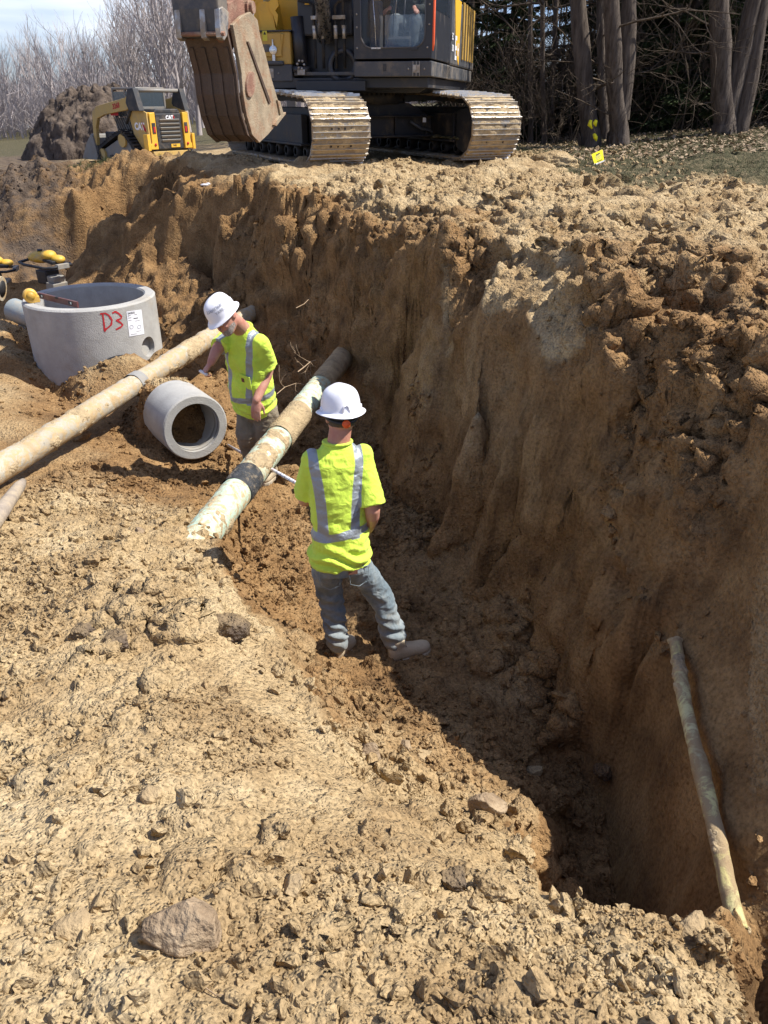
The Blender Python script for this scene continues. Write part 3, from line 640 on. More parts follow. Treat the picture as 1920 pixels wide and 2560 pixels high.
def pipe_mat(name, base, base2, soilc, black, dpos, axis_scale=1.0):
    m, t, b = new_mat(name); N = t.nodes; L = t.links; b.inputs['Roughness'].default_value = 0.75; b.inputs['Specular IOR Level'].default_value = 0.3
    tcn = N.new('ShaderNodeTexCoord')
    def nn(s, d=10, r=0.65, dist=0.0, sc_=(1, 1, 1)):
        mp_ = N.new('ShaderNodeMapping'); mp_.inputs['Scale'].default_value = sc_; L.new(tcn.outputs['Object'], mp_.inputs[0])
        n = N.new('ShaderNodeTexNoise'); n.inputs['Scale'].default_value = s; n.inputs['Detail'].default_value = d; n.inputs['Roughness'].default_value = r; n.inputs['Distortion'].default_value = dist
        L.new(mp_.outputs[0], n.inputs[0]); return n.outputs[0]
    def rm(x, a, c):
        r = N.new('ShaderNodeMapRange'); r.inputs[1].default_value = a; r.inputs[2].default_value = c; L.new(x, r.inputs[0]); return r.outputs[0]
    def mx_(f, a, c):
        q_ = N.new('ShaderNodeMixRGB'); 
        for i, s in ((0, f), (1, a), (2, c)):
            if isinstance(s, tuple): q_.inputs[i].default_value = (*s, 1)
            elif isinstance(s, float): q_.inputs[i].default_value = s
            else: L.new(s, q_.inputs[i])
        return q_.outputs[0]
    c = mx_(rm(nn(1.6, 4), 0.35, 0.65), base, base2)
    c = mx_(rm(nn(9, 12, 0.75, 1.5), dpos - 0.03, dpos + 0.07), c, soilc)
    c = mx_(rm(nn(14, 12, 0.8, 0.8), 0.60, 0.66), c, black)
    c = mx_(rm(nn(2.6, 12, 0.7, 0.4), dpos + 0.02, dpos + 0.14), c, (soilc[0] * 0.85, soilc[1] * 0.8, soilc[2] * 0.75))
    L.new(c, b.inputs['Base Color'])
    bn = N.new('ShaderNodeBump'); bn.inputs['Distance'].default_value = 0.012; bn.inputs['Strength'].default_value = 0.8; L.new(nn(34, 10, 0.75), bn.inputs['Height']); L.new(bn.outputs[0], b.inputs['Normal'])
    return m
mintM = pipe_mat('mint_coating', (0.42, 0.56, 0.45), (0.50, 0.60, 0.46), (0.45, 0.34, 0.19), (0.05, 0.055, 0.06), 0.51)
tanM = pipe_mat('dusty_coating', (0.44, 0.41, 0.33), (0.36, 0.32, 0.25), (0.45, 0.33, 0.18), (0.07, 0.07, 0.08), 0.48)
yelM = pipe_mat('yellow_coating', (0.62, 0.55, 0.20), (0.55, 0.52, 0.32), (0.34, 0.25, 0.14), (0.12, 0.10, 0.08), 0.45)
clayM = mat('dried_clay', (0.42, 0.32, 0.19), 0.95, 0, 0.25, 9, 0.5, (0.16, 0.13, 0.10), 12, 1.0, 60, 0.1, dirtpos=0.58)
def caked(par, pts, r, seed, cover=.55):
    # soil stuck to the pipe: stands proud where the noise is positive, sinks inside the pipe elsewhere
    o = crust_tube('caked_soil', pts, r, clayM, 0.0, 420, 72, 0, par)
    me = o.data; n = len(me.vertices); co = np.empty(n * 3, np.float32); no = np.empty(n * 3, np.float32); me.vertices.foreach_get('co', co); me.vertices.foreach_get('normal', no)
    co = co.reshape(-1, 3).astype(float); no = no.reshape(-1, 3); x, y, z = co.T
    f = fbm(x + seed, y, z, 3.2, 5, .65) * 1.6 + fbm(x, y + seed, z, 16, 4, .65) * .7 - (.5 - cover) * 1.2 - .18
    co -= no * np.clip(f * .028, -.012, .016)[:, None]; me.vertices.foreach_set('co', co.astype(np.float32).ravel()); me.update(); return o
pA = at(462, 1395, 2.47); pB = at(832, 925, 2.50)
dA = (pB - pA).normalized()
pipe1 = crust_tube('water_pipe', [pA - dA * 0.25, pB + dA * 0.5], 0.112, mintM, 0.006, 260, 60, 3)
caked(pipe1, [pA - dA * 0.25, pB + dA * 0.5], 0.112, 5, .26)
tag(pipe1, 'dirty mint green pipe crossing the trench between the two workers', 'pipe')
Lp = (pB - pA).length
def band(t0, t1, m, name, rr=0.1175, a0=0, a1=2 * PI, seed=9, amp=0.004):
    o = crust_tube(name, [pA + (pB - pA) * t0, pA + (pB - pA) * t1], rr, m, amp, 24, 60, seed); o.parent = pipe1; return o
tarM = mat('black_tape', (0.045, 0.048, 0.052), 0.8, 0, 0.35, 14, 0.55, (0.38, 0.30, 0.2), 16, 0.8, 70, 0.2, dirtpos=0.55)
band(0.235, 0.305, tarM, 'tape_wrap', 0.119, amp=0.006)
clayM = mat('dried_clay', (0.42, 0.32, 0.19), 0.95, 0, 0.25, 9, 0.5, (0.16, 0.13, 0.10), 12, 1.0, 60, 0.1, dirtpos=0.58)
band(0.50, 0.66, clayM, 'dried_clay', 0.1195, amp=0.010, seed=4)
band(0.86, 1.15, clayM, 'dried_clay', 0.118, amp=0.010, seed=5)
p2A = at(-260, 1335, 2.42); p2B = at(560, 822, 2.36); p2B2 = at(640, 780, 2.36)
pipe2 = crust_tube('old_pipe', [p2A, p2B, p2B2], 0.098, tanM, 0.012, 300, 56, 13)
caked(pipe2, [p2A, p2B, p2B2], 0.098, 27, .42)
tag(pipe2, 'tan soil crusted pipe running past the manhole to the lower left', 'pipe')
d2 = (p2B - p2A).normalized(); t2 = 0.615
o = crust_tube('joint_collar', [p2A.lerp(p2B, 0.585), p2A.lerp(p2B, 0.61)], 0.108, concD, 0.006, 20, 56, 1); o.parent = pipe2
# yellow line on the right wall
yp = [at(1688, 1600, 2.10), at(1712, 1760, 2.13), at(1745, 1900, 2.15), at(1790, 2080, 2.17), at(1822, 2230, 2.19), at(1844, 2325, 2.23), at(1846, 2338, 2.50)]
pipe3 = crust_tube('yellow_pipe', yp, 0.027, yelM, 0.006, 160, 36, 7)
caked(pipe3, yp, 0.027, 17, .46)
tag(pipe3, 'thin dirty yellow pipe half buried along the right trench wall', 'pipe')

# short concrete pipe with an open end
FC = at(490, 1070, 2.60); ro, ri = 0.305, 0.228; qa = axis.to_track_quat('Z', 'Y').to_matrix()
mb = MB(); 
mb.lathe([(ri, 0.0), (ro - 0.012, 0.0), (ro, -0.012), (ro, -0.50), (ri, -0.50)][::-1], 72, rot=qa, close=True)
rcp = mb.build('concrete_pipe', concM); rcp.location = FC
for p in rcp.data.polygons: p.use_smooth = True
md = rcp.modifiers.new('e', 'EDGE_SPLIT'); md.split_angle = R(40)
tag(rcp, 'short open ended grey concrete drain pipe lying in the pit', 'pipe')
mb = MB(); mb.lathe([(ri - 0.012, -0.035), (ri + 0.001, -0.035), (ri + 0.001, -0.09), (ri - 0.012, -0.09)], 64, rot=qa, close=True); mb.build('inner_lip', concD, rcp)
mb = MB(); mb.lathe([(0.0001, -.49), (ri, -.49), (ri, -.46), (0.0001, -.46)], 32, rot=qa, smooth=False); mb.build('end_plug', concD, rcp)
# white measuring rod under the mint pipe
ra = at(570, 1113, 2.93); rb = at(762, 1219, 2.28)
rod = MB(); rod.tube([ra, rb], 0.013, 8); 
rodM = mat('rod_white', (0.74, 0.74, 0.76), 0.4, 0.1, 0.03, 10, 0.25, (0.4, 0.33, 0.25), 12, 0.05)
rodo = rod.build('measuring_rod', rodM); tag(rodo, 'white measuring rod passing under the mint green pipe', 'measuring rod')
nr = 22
for k in range(1, nr):
    c = ra.lerp(rb, k / nr); tk = MB(); dv = (rb - ra).normalized() * 0.004; tk.tube([c - dv, c + dv], 0.0136, 8); tk.build('red_mark' if k % 5 == 0 else 'mark', redP if k % 5 == 0 else blackT, rodo)
# pale plank end at the left edge
pl = MB(); a_ = at(-60, 1365, 2.16); b2_ = at(58, 1203, 2.28); dd = (b2_ - a_); 
prof = [(a_ , .055), (a_.lerp(b2_, .5), .05), (a_.lerp(b2_, .9), .038), (b2_, .022)]
pl.tube([p for p, r in prof], [r for p, r in prof], 12)
plo = pl.build('handle', None); plo.name = 'wooden_handle'; plo.data.materials.append(woodM)
tag(plo, 'pale weathered wooden handle poking in at the left edge', 'handle')
# grey and white plastic pipe ends left of the manhole
pvcM = mat('pvc', (0.26, 0.29, 0.29), 0.5, 0, 0.06, 8, 0.4, (0.42, 0.34, 0.23), 6, 0.1, dirtpos=0.52)
mb = MB(); c0 = at(36, 775, 2.55); c1 = at(96, 800, 2.62); mb.tube([c0, c1], 0.16, 28, cap=False); mb.tube([c0 + Vector((0.02, 0, 0)), c1 + Vector((-.05, 0, 0))], 0.135, 28)
o = mb.build('plastic_pipe', pvcM); tag(o, 'grey plastic pipe stub lying left of the manhole', 'pipe')
mb = MB(); c0 = at(105, 850, 2.80); c1 = at(62, 790, 2.80); mb.tube([c0, c1], 0.15, 28)
o = mb.build('plastic_pipe', concD); tag(o, 'dirty grey pipe stub against the manhole wall, below the other stub', 'pipe')
mb = MB(); c0 = at(-60, 712, 2.30); c1 = at(6, 722, 2.36); mb.tube([c0, c1], 0.17, 28); 
o = mb.build('clay_pipe', tanM); tag(o, 'tan pipe end at the far left edge above the pipe stubs', 'pipe')
mb = MB(); mb.lathe([(0.0001, 0), (0.115, 0), (0.115, 0.006), (0.0001, 0.006)], 24, rot=(c1 - c0).to_track_quat('Z', 'Y').to_matrix()); mb.build('painted_bore', blackT, o).location = c1  # black disc on the solid end paints the dark of the hollow

# ------------------------------------------------------------------ trench rammers
rmY = mat('machine_yellow', (0.56, 0.34, 0.04), 0.5, 0, 0.08, 6, 0.7, (0.40, 0.30, 0.17), 7, 0.06, dirtpos=0.55)
blkM = mat('machine_black', (0.022, 0.023, 0.026), 0.5, 0.1, 0.2, 6, 0.35, (0.17, 0.13, 0.085), 5, 0.1, 40, 0.4, dirtpos=0.58)
greyM = mat('machine_grey', (0.27, 0.26, 0.235), 0.6, 0.3, 0.15, 8, 0.5, (0.34, 0.27, 0.18), 7, 0.15)
def rammer(loc, rz, label):
    r_ = empty('trench_rammer', loc, rz, label, 'rammer', 'rammers standing behind the manhole')
    m = MB(); m.box((0.02, 0, 0.05), (0.34, 0.26, 0.03)); m.box((0.19, 0, 0.075), (0.05, 0.26, 0.02), (0, -0.6, 0)); m.build('shoe', greyM, r_, 0.006)
    m = MB(); m.tube([(0, 0, 0.07), (0.03, 0, 0.36)], [0.085, 0.10], 20); m.build('bellows', blkM, r_)
    for k in range(5):
        m = MB(); m.lathe([(0.088, -0.01), (0.108, 0), (0.088, 0.01)], 20, (0.005 + k * 0.005, 0, 0.12 + k * 0.05)); m.build('bellows_ring', blkM, r_)
    m = MB(); m.box((0.06, 0, 0.52), (0.20, 0.22, 0.34), (0, 0.12, 0)); m.build('crankcase', greyM, r_, 0.02)
    m = MB(); m.box((0.11, -0.02, 0.50), (0.16, 0.26, 0.20), (0, 0.12, 0)); m.build('side_plate', greyM, r_, 0.01)
    m = MB(); m.box((-0.08, 0, 0.66), (0.24, 0.24, 0.20)); m.build('engine', blkM, r_, 0.02)
    m = MB(); m.ball((-0.16, 0, 0.93), (0.21, 0.17, 0.085), 20, 10); m.ball((0.02, 0.0, 0.97), (0.12, 0.12, 0.075), 16, 8); m.build('fuel_tank', rmY, r_)
    m = MB(); m.ball((0.16, 0.05, 0.92), (0.11, 0.10, 0.06), 16, 8); m.build('engine_cover', rmY, r_)
    m = MB(); m.lathe([(0.0001, 0), (0.035, 0), (0.035, 0.03), (0.0001, 0.03)], 16, (-0.16, 0, 1.01)); m.build('tank_cap', blkM, r_)
    m = MB(); m.box((0.10, 0, 0.90), (0.22, 0.20, 0.05), (0, 0.15, 0)); m.build('air_filter', blkM, r_, 0.01)
    m = MB(); m.tube([(-0.42, 0.20, 0.86), (-0.30, 0.22, 0.84), (0.20, 0.22, 0.83), (0.30, 0.16, 0.84), (0.30, -0.16, 0.84), (0.20, -0.22, 0.83), (-0.30, -0.22, 0.84), (-0.42, -0.20, 0.86), (-0.46, 0, 0.87), (-0.42, 0.20, 0.86)], 0.021, 10)
    h = m.build('handle', blkM, r_)
    m = MB()
    m.box((0.30, 0, 0.84), (0.06, 0.20, 0.07))
    m.build('handle_clamp', greyM, h, 0.006)
    return r_
ra1 = rammer((-5.72, 12.5, -2.0), -0.55, 'yellow and black trench rammer standing behind the manhole')
px = aty(118, 636, 11.7); ra1.location = (px.x, 11.7, px.z - 0.98)
ra2 = copy_tree(ra1); ra2['label'] = 'trench rammer cut off by the left edge of the photo'
px = aty(-14, 655, 12.6); ra2.location = (px.x, 12.6, px.z - 0.95); ra2.rotation_euler = (0, 0, 0.2)
# ------------------------------------------------------------------ excavator
exY = mat('excavator_yellow', (0.74, 0.42, 0.035), 0.42, 0, 0.05, 4, 0.30, (0.42, 0.30, 0.15), 3.5, 0.05, 40, 0.5, dirtpos=0.6)
exYS = mat('excavator_yellow_shaded', (0.48, 0.29, 0.06), 0.5, 0, 0.05, 4, 0.35, (0.36, 0.27, 0.15), 3.5, 0.05, 40, 0.4, dirtpos=0.6)  # shade painted in: body yellow darkened for the tool box front
exB = mat('excavator_black', (0.022, 0.024, 0.030), 0.42, 0, 0.15, 4, 0.45, (0.16, 0.125, 0.085), 2.5, 0.08, 40, 0.5, dirtpos=0.62)
exG = mat('excavator_grey', (0.065, 0.067, 0.072), 0.5, 0, 0.12, 4, 0.5, (0.25, 0.20, 0.14), 2.5, 0.08, 40, 0.4, dirtpos=0.56)
ucM = mat('undercarriage_black', (0.018, 0.018, 0.020), 0.6, 0.1, 0.2, 5, 0.6, (0.13, 0.095, 0.06), 3.0, 0.25, 50, 0.4, dirtpos=0.56)
shoeM = mat('track_shoe_steel', (0.34, 0.31, 0.27), 0.42, 0.6, 0.2, 9, 0.96, (0.30, 0.215, 0.12), 4.0, 0.6, 45, 0.4, dirtpos=0.47)
grM = mat('grouser_steel', (0.50, 0.47, 0.42), 0.36, 0.8, 0.12, 12, 0.8, (0.36, 0.27, 0.16), 7.0, 0.15, 60, 0.5, dirtpos=0.54)
bkIn = mat('bucket_steel', (0.085, 0.058, 0.042), 0.58, 0.35, 0.3, 4, 0.5, (0.13, 0.075, 0.045), 3.0, 0.35, 50, 0.5, dirtpos=0.52)
bkSide = mat('bucket_scoured', (0.34, 0.27, 0.18), 0.6, 0.25, 0.3, 5, 0.85, (0.24, 0.125, 0.065), 4.2, 0.5, 60, 0.4, dirtpos=0.54)
rustM = mat('rusty_cast', (0.24, 0.125, 0.085), 0.75, 0.1, 0.25, 6, 0.6, (0.36, 0.28, 0.19), 5.0, 0.6, 60, 0.3, dirtpos=0.55)
orM = mat('orange_paint', (0.80, 0.11, 0.03), 0.4, 0, 0.05, 6, 0.1, bump=0.02)
chrM = mat('chrome', (0.6, 0.6, 0.62), 0.22, 0.95, 0.04, 8, 0.2, (0.3, 0.25, 0.18), 10, 0.02)
strM = mat('strap_yellow', (0.62, 0.55, 0.05), 0.6, 0, 0.05, 8, 0.1, bump=0.02)
def glass_mat(name, tint, rough=0.03, alpha=0.35):
    if name in MATS: return MATS[name]
    m, t, b = new_mat(name); b.inputs['Base Color'].default_value = (*tint, 1); b.inputs['Roughness'].default_value = rough; b.inputs['Alpha'].default_value = alpha
    b.inputs['Specular IOR Level'].default_value = 0.8; return m
winM = glass_mat('cab_glass', (0.10, 0.13, 0.17), 0.02, 0.14)
winL = glass_mat('cab_glass_lower', (0.17, 0.26, 0.36), 0.05, 0.36)
EX = Vector((-0.39, 14.95, 0.0)); EPH = R(-13)
exc = empty('excavator', EX, EPH, 'large yellow and black tracked excavator with its bucket over the bank edge', 'excavator')
def exl(p):     # world -> excavator local
    return Matrix.Rotation(-EPH, 3, 'Z') @ (Vector(p) - EX)
# ---- undercarriage, turned against the body
UP = R(27) - EPH; UM = Matrix.Rotation(UP, 4, 'Z')
TW = 0.93; GA = 1.36; TL = 1.72; TR = 0.44; TZ = 0.50
def track_path(n):
    P = []; per = 2 * (2 * TL) + 2 * PI * TR
    for k in range(n):
        s = per * k / n
        if s < 2 * TL: P.append((-TL + s, TZ + TR + 0.07 * math.sin(PI * s / (2 * TL)), 0.0))      # top run, carried by rollers
        elif s < 2 * TL + PI * TR: a = (s - 2 * TL) / TR; P.append((TL + TR * math.sin(a), TZ + TR * math.cos(a), a))
        elif s < 4 * TL + PI * TR: P.append((TL - (s - 2 * TL - PI * TR), TZ - TR, PI))
        else: a = PI + (s - 4 * TL - PI * TR) / TR; P.append((-TL + TR * math.sin(a), TZ + TR * math.cos(a), a))
    return P
NSH = 42; pitch_ = (4 * TL + 2 * PI * TR) / NSH
for side in (-1, 1):
    xc = side * GA
    tr = MB(); gr = MB(); lk = MB()
    for (y_, z_, a) in track_path(NSH):
        rot = Matrix.Rotation(-a, 3, 'X'); c = Vector((xc, -y_ * -1, z_))
        # local axes: u across, t tangent, n outward
        ca, sa = math.cos(a), math.sin(a); tv = Vector((0, ca, -sa)); nv = Vector((0, sa, ca)); uv = Vector((1, 0, 0))
        Mx = Matrix((uv, tv, nv)).transposed()
        tr.box(c + nv * 0.0, (TW, pitch_ * 0.93, 0.026), Mx)
        tr.box(c - nv * 0.012 + tv * pitch_ * 0.40, (TW * 0.98, pitch_ * 0.22, 0.022), Mx)
        for g, hg in ((-0.40, 0.034), (-0.06, 0.024), (0.30, 0.024)):
            gr.box(c + nv * (0.013 + hg / 2) + tv * pitch_ * g, (TW * (1.0 if g < -.3 else 0.98), 0.016, hg), Mx, (1.0, 0.55))
        for x2 in (-0.10, 0.10): lk.box(c - nv * 0.065 + uv * x2, (0.045, pitch_ * 0.98, 0.10), Mx)
        for x2 in (-0.16, 0.16, -0.05, 0.05): lk.box(c + nv * 0.016 + uv * x2 + tv * pitch_ * 0.12, (0.026, 0.026, 0.016), Mx)
    trk = tr.build('track', shoeM, exc, xf=UM)
    gr.build('grouser_bars', grM, trk, xf=UM); lk.build('track_links', ucM, trk, xf=UM)
    # soil packed between the bars
    mp_ = []; NS2 = 420; NW = 34
    for kk, (y_, z_, a) in enumerate(track_path(NS2)):
        sa, ca = math.sin(a), math.cos(a)
        for ww in range(NW):
            xx = xc + TW * 0.485 * (2 * ww / (NW - 1) - 1); nn_ = mnoise.noise(Vector((xx * 5 + 9 * side, y_ * 7, z_ * 7))) * .5 + mnoise.noise(Vector((xx * 19, y_ * 21, z_ * 21))) * .3
            hh_ = 0.022 + 0.042 * nn_ - (0.02 if ww in (0, NW - 1) else 0); mp_.append((xx, y_ + sa * hh_, z_ + ca * hh_))
    V_ = np.array(mp_); ii = np.arange(NS2 * NW).reshape(NS2, NW); jj = np.roll(ii, -1, 0)
    V_ = V_ @ np.array(UM.to_3x3()).T
    np_mesh('packed_soil', V_, np.stack([ii[:, :-1].ravel(), ii[:, 1:].ravel(), jj[:, 1:].ravel(), jj[:, :-1].ravel()], 1), clayM, trk)
    fr = MB()
    fr.prism([(-TL - 0.1, 0.30), (TL + 0.1, 0.30), (TL + 0.05, 0.62), (TL - 0.35, 0.80), (-TL + 0.35, 0.80), (-TL - 0.05, 0.62)], xc - 0.22, xc + 0.22, lambda a, b, n: Vector((n, a, b)))
    fr.box((xc + side * 0.30, 0.0, 0.50), (0.10, 2 * TL - 0.5, 0.42)); fr.box((xc + side * 0.33, 0.0, 0.30), (0.16, 2 * TL - 0.3, 0.035))
    fr.box((xc - side * 0.30, 0.0, 0.50), (0.10, 2 * TL - 0.6, 0.42)); fr.box((xc - side * 0.33, 0, 0.30), (0.14, 2 * TL - 0.4, 0.035))
    fr.build('track_frame', ucM, exc, 0.01, xf=UM)
    for k in range(8):
        y_ = -TL + 0.28 + k * (2 * TL - 0.56) / 7; ro_ = MB()
        ro_.lathe([(0.05, -0.30), (0.10, -0.29), (0.10, -0.20), (0.075, -0.17), (0.075, 0.17), (0.10, 0.20), (0.10, 0.29), (0.05, 0.30)], 16, (xc, y_, 0.19), axis='X'); ro_.build('roller', ucM, exc, xf=UM)
    for y_ in (-TL, TL):
        w_ = MB(); w_.lathe([(0.0001, -0.13), (0.30, -0.12), (0.36, -0.10), (0.37, -0.04), (0.37, 0.04), (0.36, 0.10), (0.30, 0.12), (0.0001, 0.13)], 28, (xc, y_, TZ), axis='X')
        w_.build('idler' if y_ < 0 else 'sprocket', ucM, exc, xf=UM)
    cv = MB(); cv.prism([(-TL - 0.30, 0.62), (-TL - 0.36, 0.42), (-TL - 0.16, 0.12), (-TL + 0.12, 0.22), (-TL + 0.14, 0.74), (-TL - 0.18, 0.80)], xc - side * 0.34, xc - side * 0.40, lambda a, b, n: Vector((n, a, b)))
    cv.build('idler_guard', ucM, exc, 0.008, xf=UM)
    # lumps of soil caught on the frame
    sl_ = MB()
    for k in range(40):
        yy = -TL + 2 * TL * k / 40 + rnd.uniform(-.03, .03); sl_.ball((xc - side * rnd.uniform(0.30, 0.38), yy, 0.34 + rnd.uniform(-.01, .02)), (rnd.uniform(.02, .07), rnd.uniform(.05, .11), rnd.uniform(.015, .035)), 7, 5)
    sl_.build('caked_soil', soilM, exc, xf=UM)
cb = MB(); cb.prism([(-1.1, 0.42), (1.1, 0.42), (1.1, 0.62), (0.6, 0.86), (-0.6, 0.86), (-1.1, 0.62)], -0.62, 0.62, lambda a, b, n: Vector((a, n, b)))
cb.box((0, -0.62, 0.50), (2.3, 0.10, 0.34)); cb.box((0, -0.70, 0.66), (2.3, 0.22, 0.02)); cb.box((0, -0.74, 0.36), (2.3, 0.18, 0.03)); cb.box((0, 0.5, 0.6), (2.3, 0.4, 0.3))
for x_ in (-0.9, -0.3, 0.3, 0.9): cb.box((x_, -0.66, 0.51), (0.03, 0.12, 0.30))
cb.build('car_body', ucM, exc, 0.01, xf=UM)
hz_ = MB(); hz_.tube([(0.55, -0.76, 0.58), (0.75, -0.78, 0.47), (0.95, -0.74, 0.44), (1.08, -0.7, 0.36)], 0.022, 8); hz_.build('hose', exG, exc, xf=UM)
pp = MB(); pp.box((0.83, -0.755, 0.60), (0.06, 0.01, 0.07)); pp.build('plate', whiteP, exc, xf=UM)
tr_ = MB(); tr_.lathe([(0.66, 0.84), (0.74, 0.84), (0.74, 1.02), (0.66, 1.02)], 64, close=True); tr_.build('swing_bearing', ucM, exc)
tb_ = MB()
for k in range(60):
    a = 2 * PI * k / 60; tb_.box((0.755 * math.cos(a), 0.755 * math.sin(a), 0.985), (0.028, 0.028, 0.03), (0, 0, a))
tb_.build('bearing_bolts', ucM, exc)
# ---- upper body: local x right, local -y forward (towards the trench), heights in metres
up = MB(); up.box((0.0, 0.55, 1.13), (2.9, 4.3, 0.14)); up.box((-0.05, -1.2, 1.09), (1.1, 1.0, 0.14)); up.prism([(-1.45, 1.13), (1.45, 1.13), (1.2, 1.0), (-1.2, 1.0)], -1.0, 2.4, lambda a, b, n: Vector((a, n, b)))
up.build('deck', exB, exc, 0.01)
# tool box at the viewer's left
ZB = [aty(700, v, 13.1).z for v in (203, 158, 148, 72)]      # skirt bottom, skirt top, box foot, box top
zb0, zb1, zb2, zb3 = ZB
tx0, tx1, tyf = -1.55, -0.68, -1.62
m_ = MB(); m_.box(((tx0 + tx1) / 2, tyf + 0.5, (zb0 + zb1) / 2), (tx1 - tx0, 1.0, zb1 - zb0)); m_.box(((tx0 + tx1) / 2 - .06, tyf - 0.01, zb1 + 0.02), (tx1 - tx0 - 0.12, 0.10, 0.055)); m_.build('side_skirt', exG, exc, 0.02)
m_ = MB(); m_.box(((tx0 + tx1) / 2, tyf + 0.48, (zb1 + zb3) / 2), (tx1 - tx0 - 0.02, 0.94, zb3 - zb1)); tbx = m_.build('tool_box', exYS, exc, 0.02)
m_ = MB(); m_.prism([(tx0 + 0.05, zb3 - 0.03), (tx1 - 0.10, zb3 - 0.03), (tx1 - 0.16, zb1 + 0.10), (tx0 + 0.10, zb1 + 0.10)], tyf - 0.015, tyf + 0.02, lambda a, b, n: Vector((a, n, b))); m_.build('lid', exYS, tbx, 0.012)
m_ = MB(); m_.box(((tx0 + tx1) / 2 - 0.02, tyf - 0.020, (zb1 + zb3) / 2 + 0.04), (0.62, 0.014, 0.30)); m_.build('recessed_panel', exYS, tbx, 0.012)
m_ = MB(); m_.box(((tx0 + tx1) / 2 + 0.04, tyf - 0.028, (zb1 + zb3) / 2 + 0.0), (0.14, 0.012, 0.10)); m_.build('label_plate', exG, tbx, 0.004)
m_ = MB(); m_.box(((tx0 + tx1) / 2 + 0.04, tyf - 0.029, (zb1 + zb3) / 2 + 0.16), (0.075, 0.004, 0.13)); wp = m_.build('warning_sticker', strM, tbx)
m_ = MB(); m_.prism([(-0.022, 0), (0.022, 0), (0, 0.04)], tyf - 0.034, tyf - 0.030, lambda a, b, n: Vector((a + (tx0 + tx1) / 2 + 0.04, n, b + (zb1 + zb3) / 2 + 0.175))); m_.build('warning_sign', blackT, wp)
for x_ in (tx0 + 0.20, tx1 - 0.27):
    m_ = MB(); m_.box((x_, tyf - 0.03, zb1 + 0.09), (0.045, 0.02, 0.16)); m_.lathe([(0.0001, -0.012), (0.062, -0.012), (0.062, 0.012), (0.0001, 0.012)], 20, (x_, tyf - 0.038, zb1 + 0.19), axis='Y'); m_.box((x_, tyf - 0.045, zb1 + 0.27), (0.03, 0.02, 0.12), None, (0.5, 1)); m_.build('latch', chrM, tbx, 0.003)
m_ = MB(); m_.box((-1.02, tyf - 0.004, (zb0 + zb1) / 2), (0.085, 0.016, 0.13)); 
for dx in (-0.12, 0.12): m_.ball((-1.02 + dx, tyf - 0.004, (zb0 + zb1) / 2), 0.014, 8, 6)
m_.build('tie_down', steelM, exc, 0.004)
m_ = MB(); m_.box((tx0 + 0.42, tyf + 0.5, zb3 + 0.008), (tx1 - tx0 + 0.06, 1.02, 0.018)); m_.build('step_tread', exB, exc)
m_ = MB(); m_.prism([(0.03, zb3 - 0.02), (0.07, zb3 - 0.02), (0.14, zb1 - 0.03), (0.10, zb1 - 0.03)], 0, 0.02, lambda a, b, n: Vector((tx1 + 0.01 + n, tyf + 0.3 + a * 1.3, b))); m_.build('strap', strM, exc)
# yellow engine-side walls and valve guards behind the box
m_ = MB(); m_.box((-1.12, 0.35, 1.9), (0.86, 2.4, 1.25)); m_.box((-0.62, 0.05, 1.75), (0.16, 1.8, 0.95)); m_.build('side_housing', exY, exc, 0.03)
m_ = MB(); m_.prism([(-1.45, zb3 + 0.02), (-1.36, zb3 + 0.02), (-1.34, zb3 + .34), (-1.26, zb3 + .42), (-1.28, zb3 + .9), (-1.52, zb3 + .9), (-1.50, zb3 + .4)], -1.50, -1.46, lambda a, b, n: Vector((a, n, b)))
m_.prism([(-1.22, zb3 + .02), (-0.98, zb3 + .02), (-1.04, zb3 + .40), (-1.28, zb3 + .40)], -1.40, -1.0, lambda a, b, n: Vector((a, n, b)))
m_.prism([(-1.06, zb3 + .40), (-0.92, zb3 + .46), (-0.90, zb3 + .34), (-0.96, zb3 + .28), (-0.92, zb3 + .22), (-0.95, zb3 + .06), (-1.00, zb3 + .22), (-1.05, zb3 + .28)], -1.44, -1.40, lambda a, b, n: Vector((a, n, b)))
m_.build('guard_bracket', exY, exc, 0.006)
m_ = MB(); m_.lathe([(0.0001, 0), (0.075, 0), (0.055, 0.05), (0.06, 0.14), (0.0001, 0.16)], 16, (-1.16, -1.2, zb3 + 0.42)); m_.build('work_light', chrM, exc)
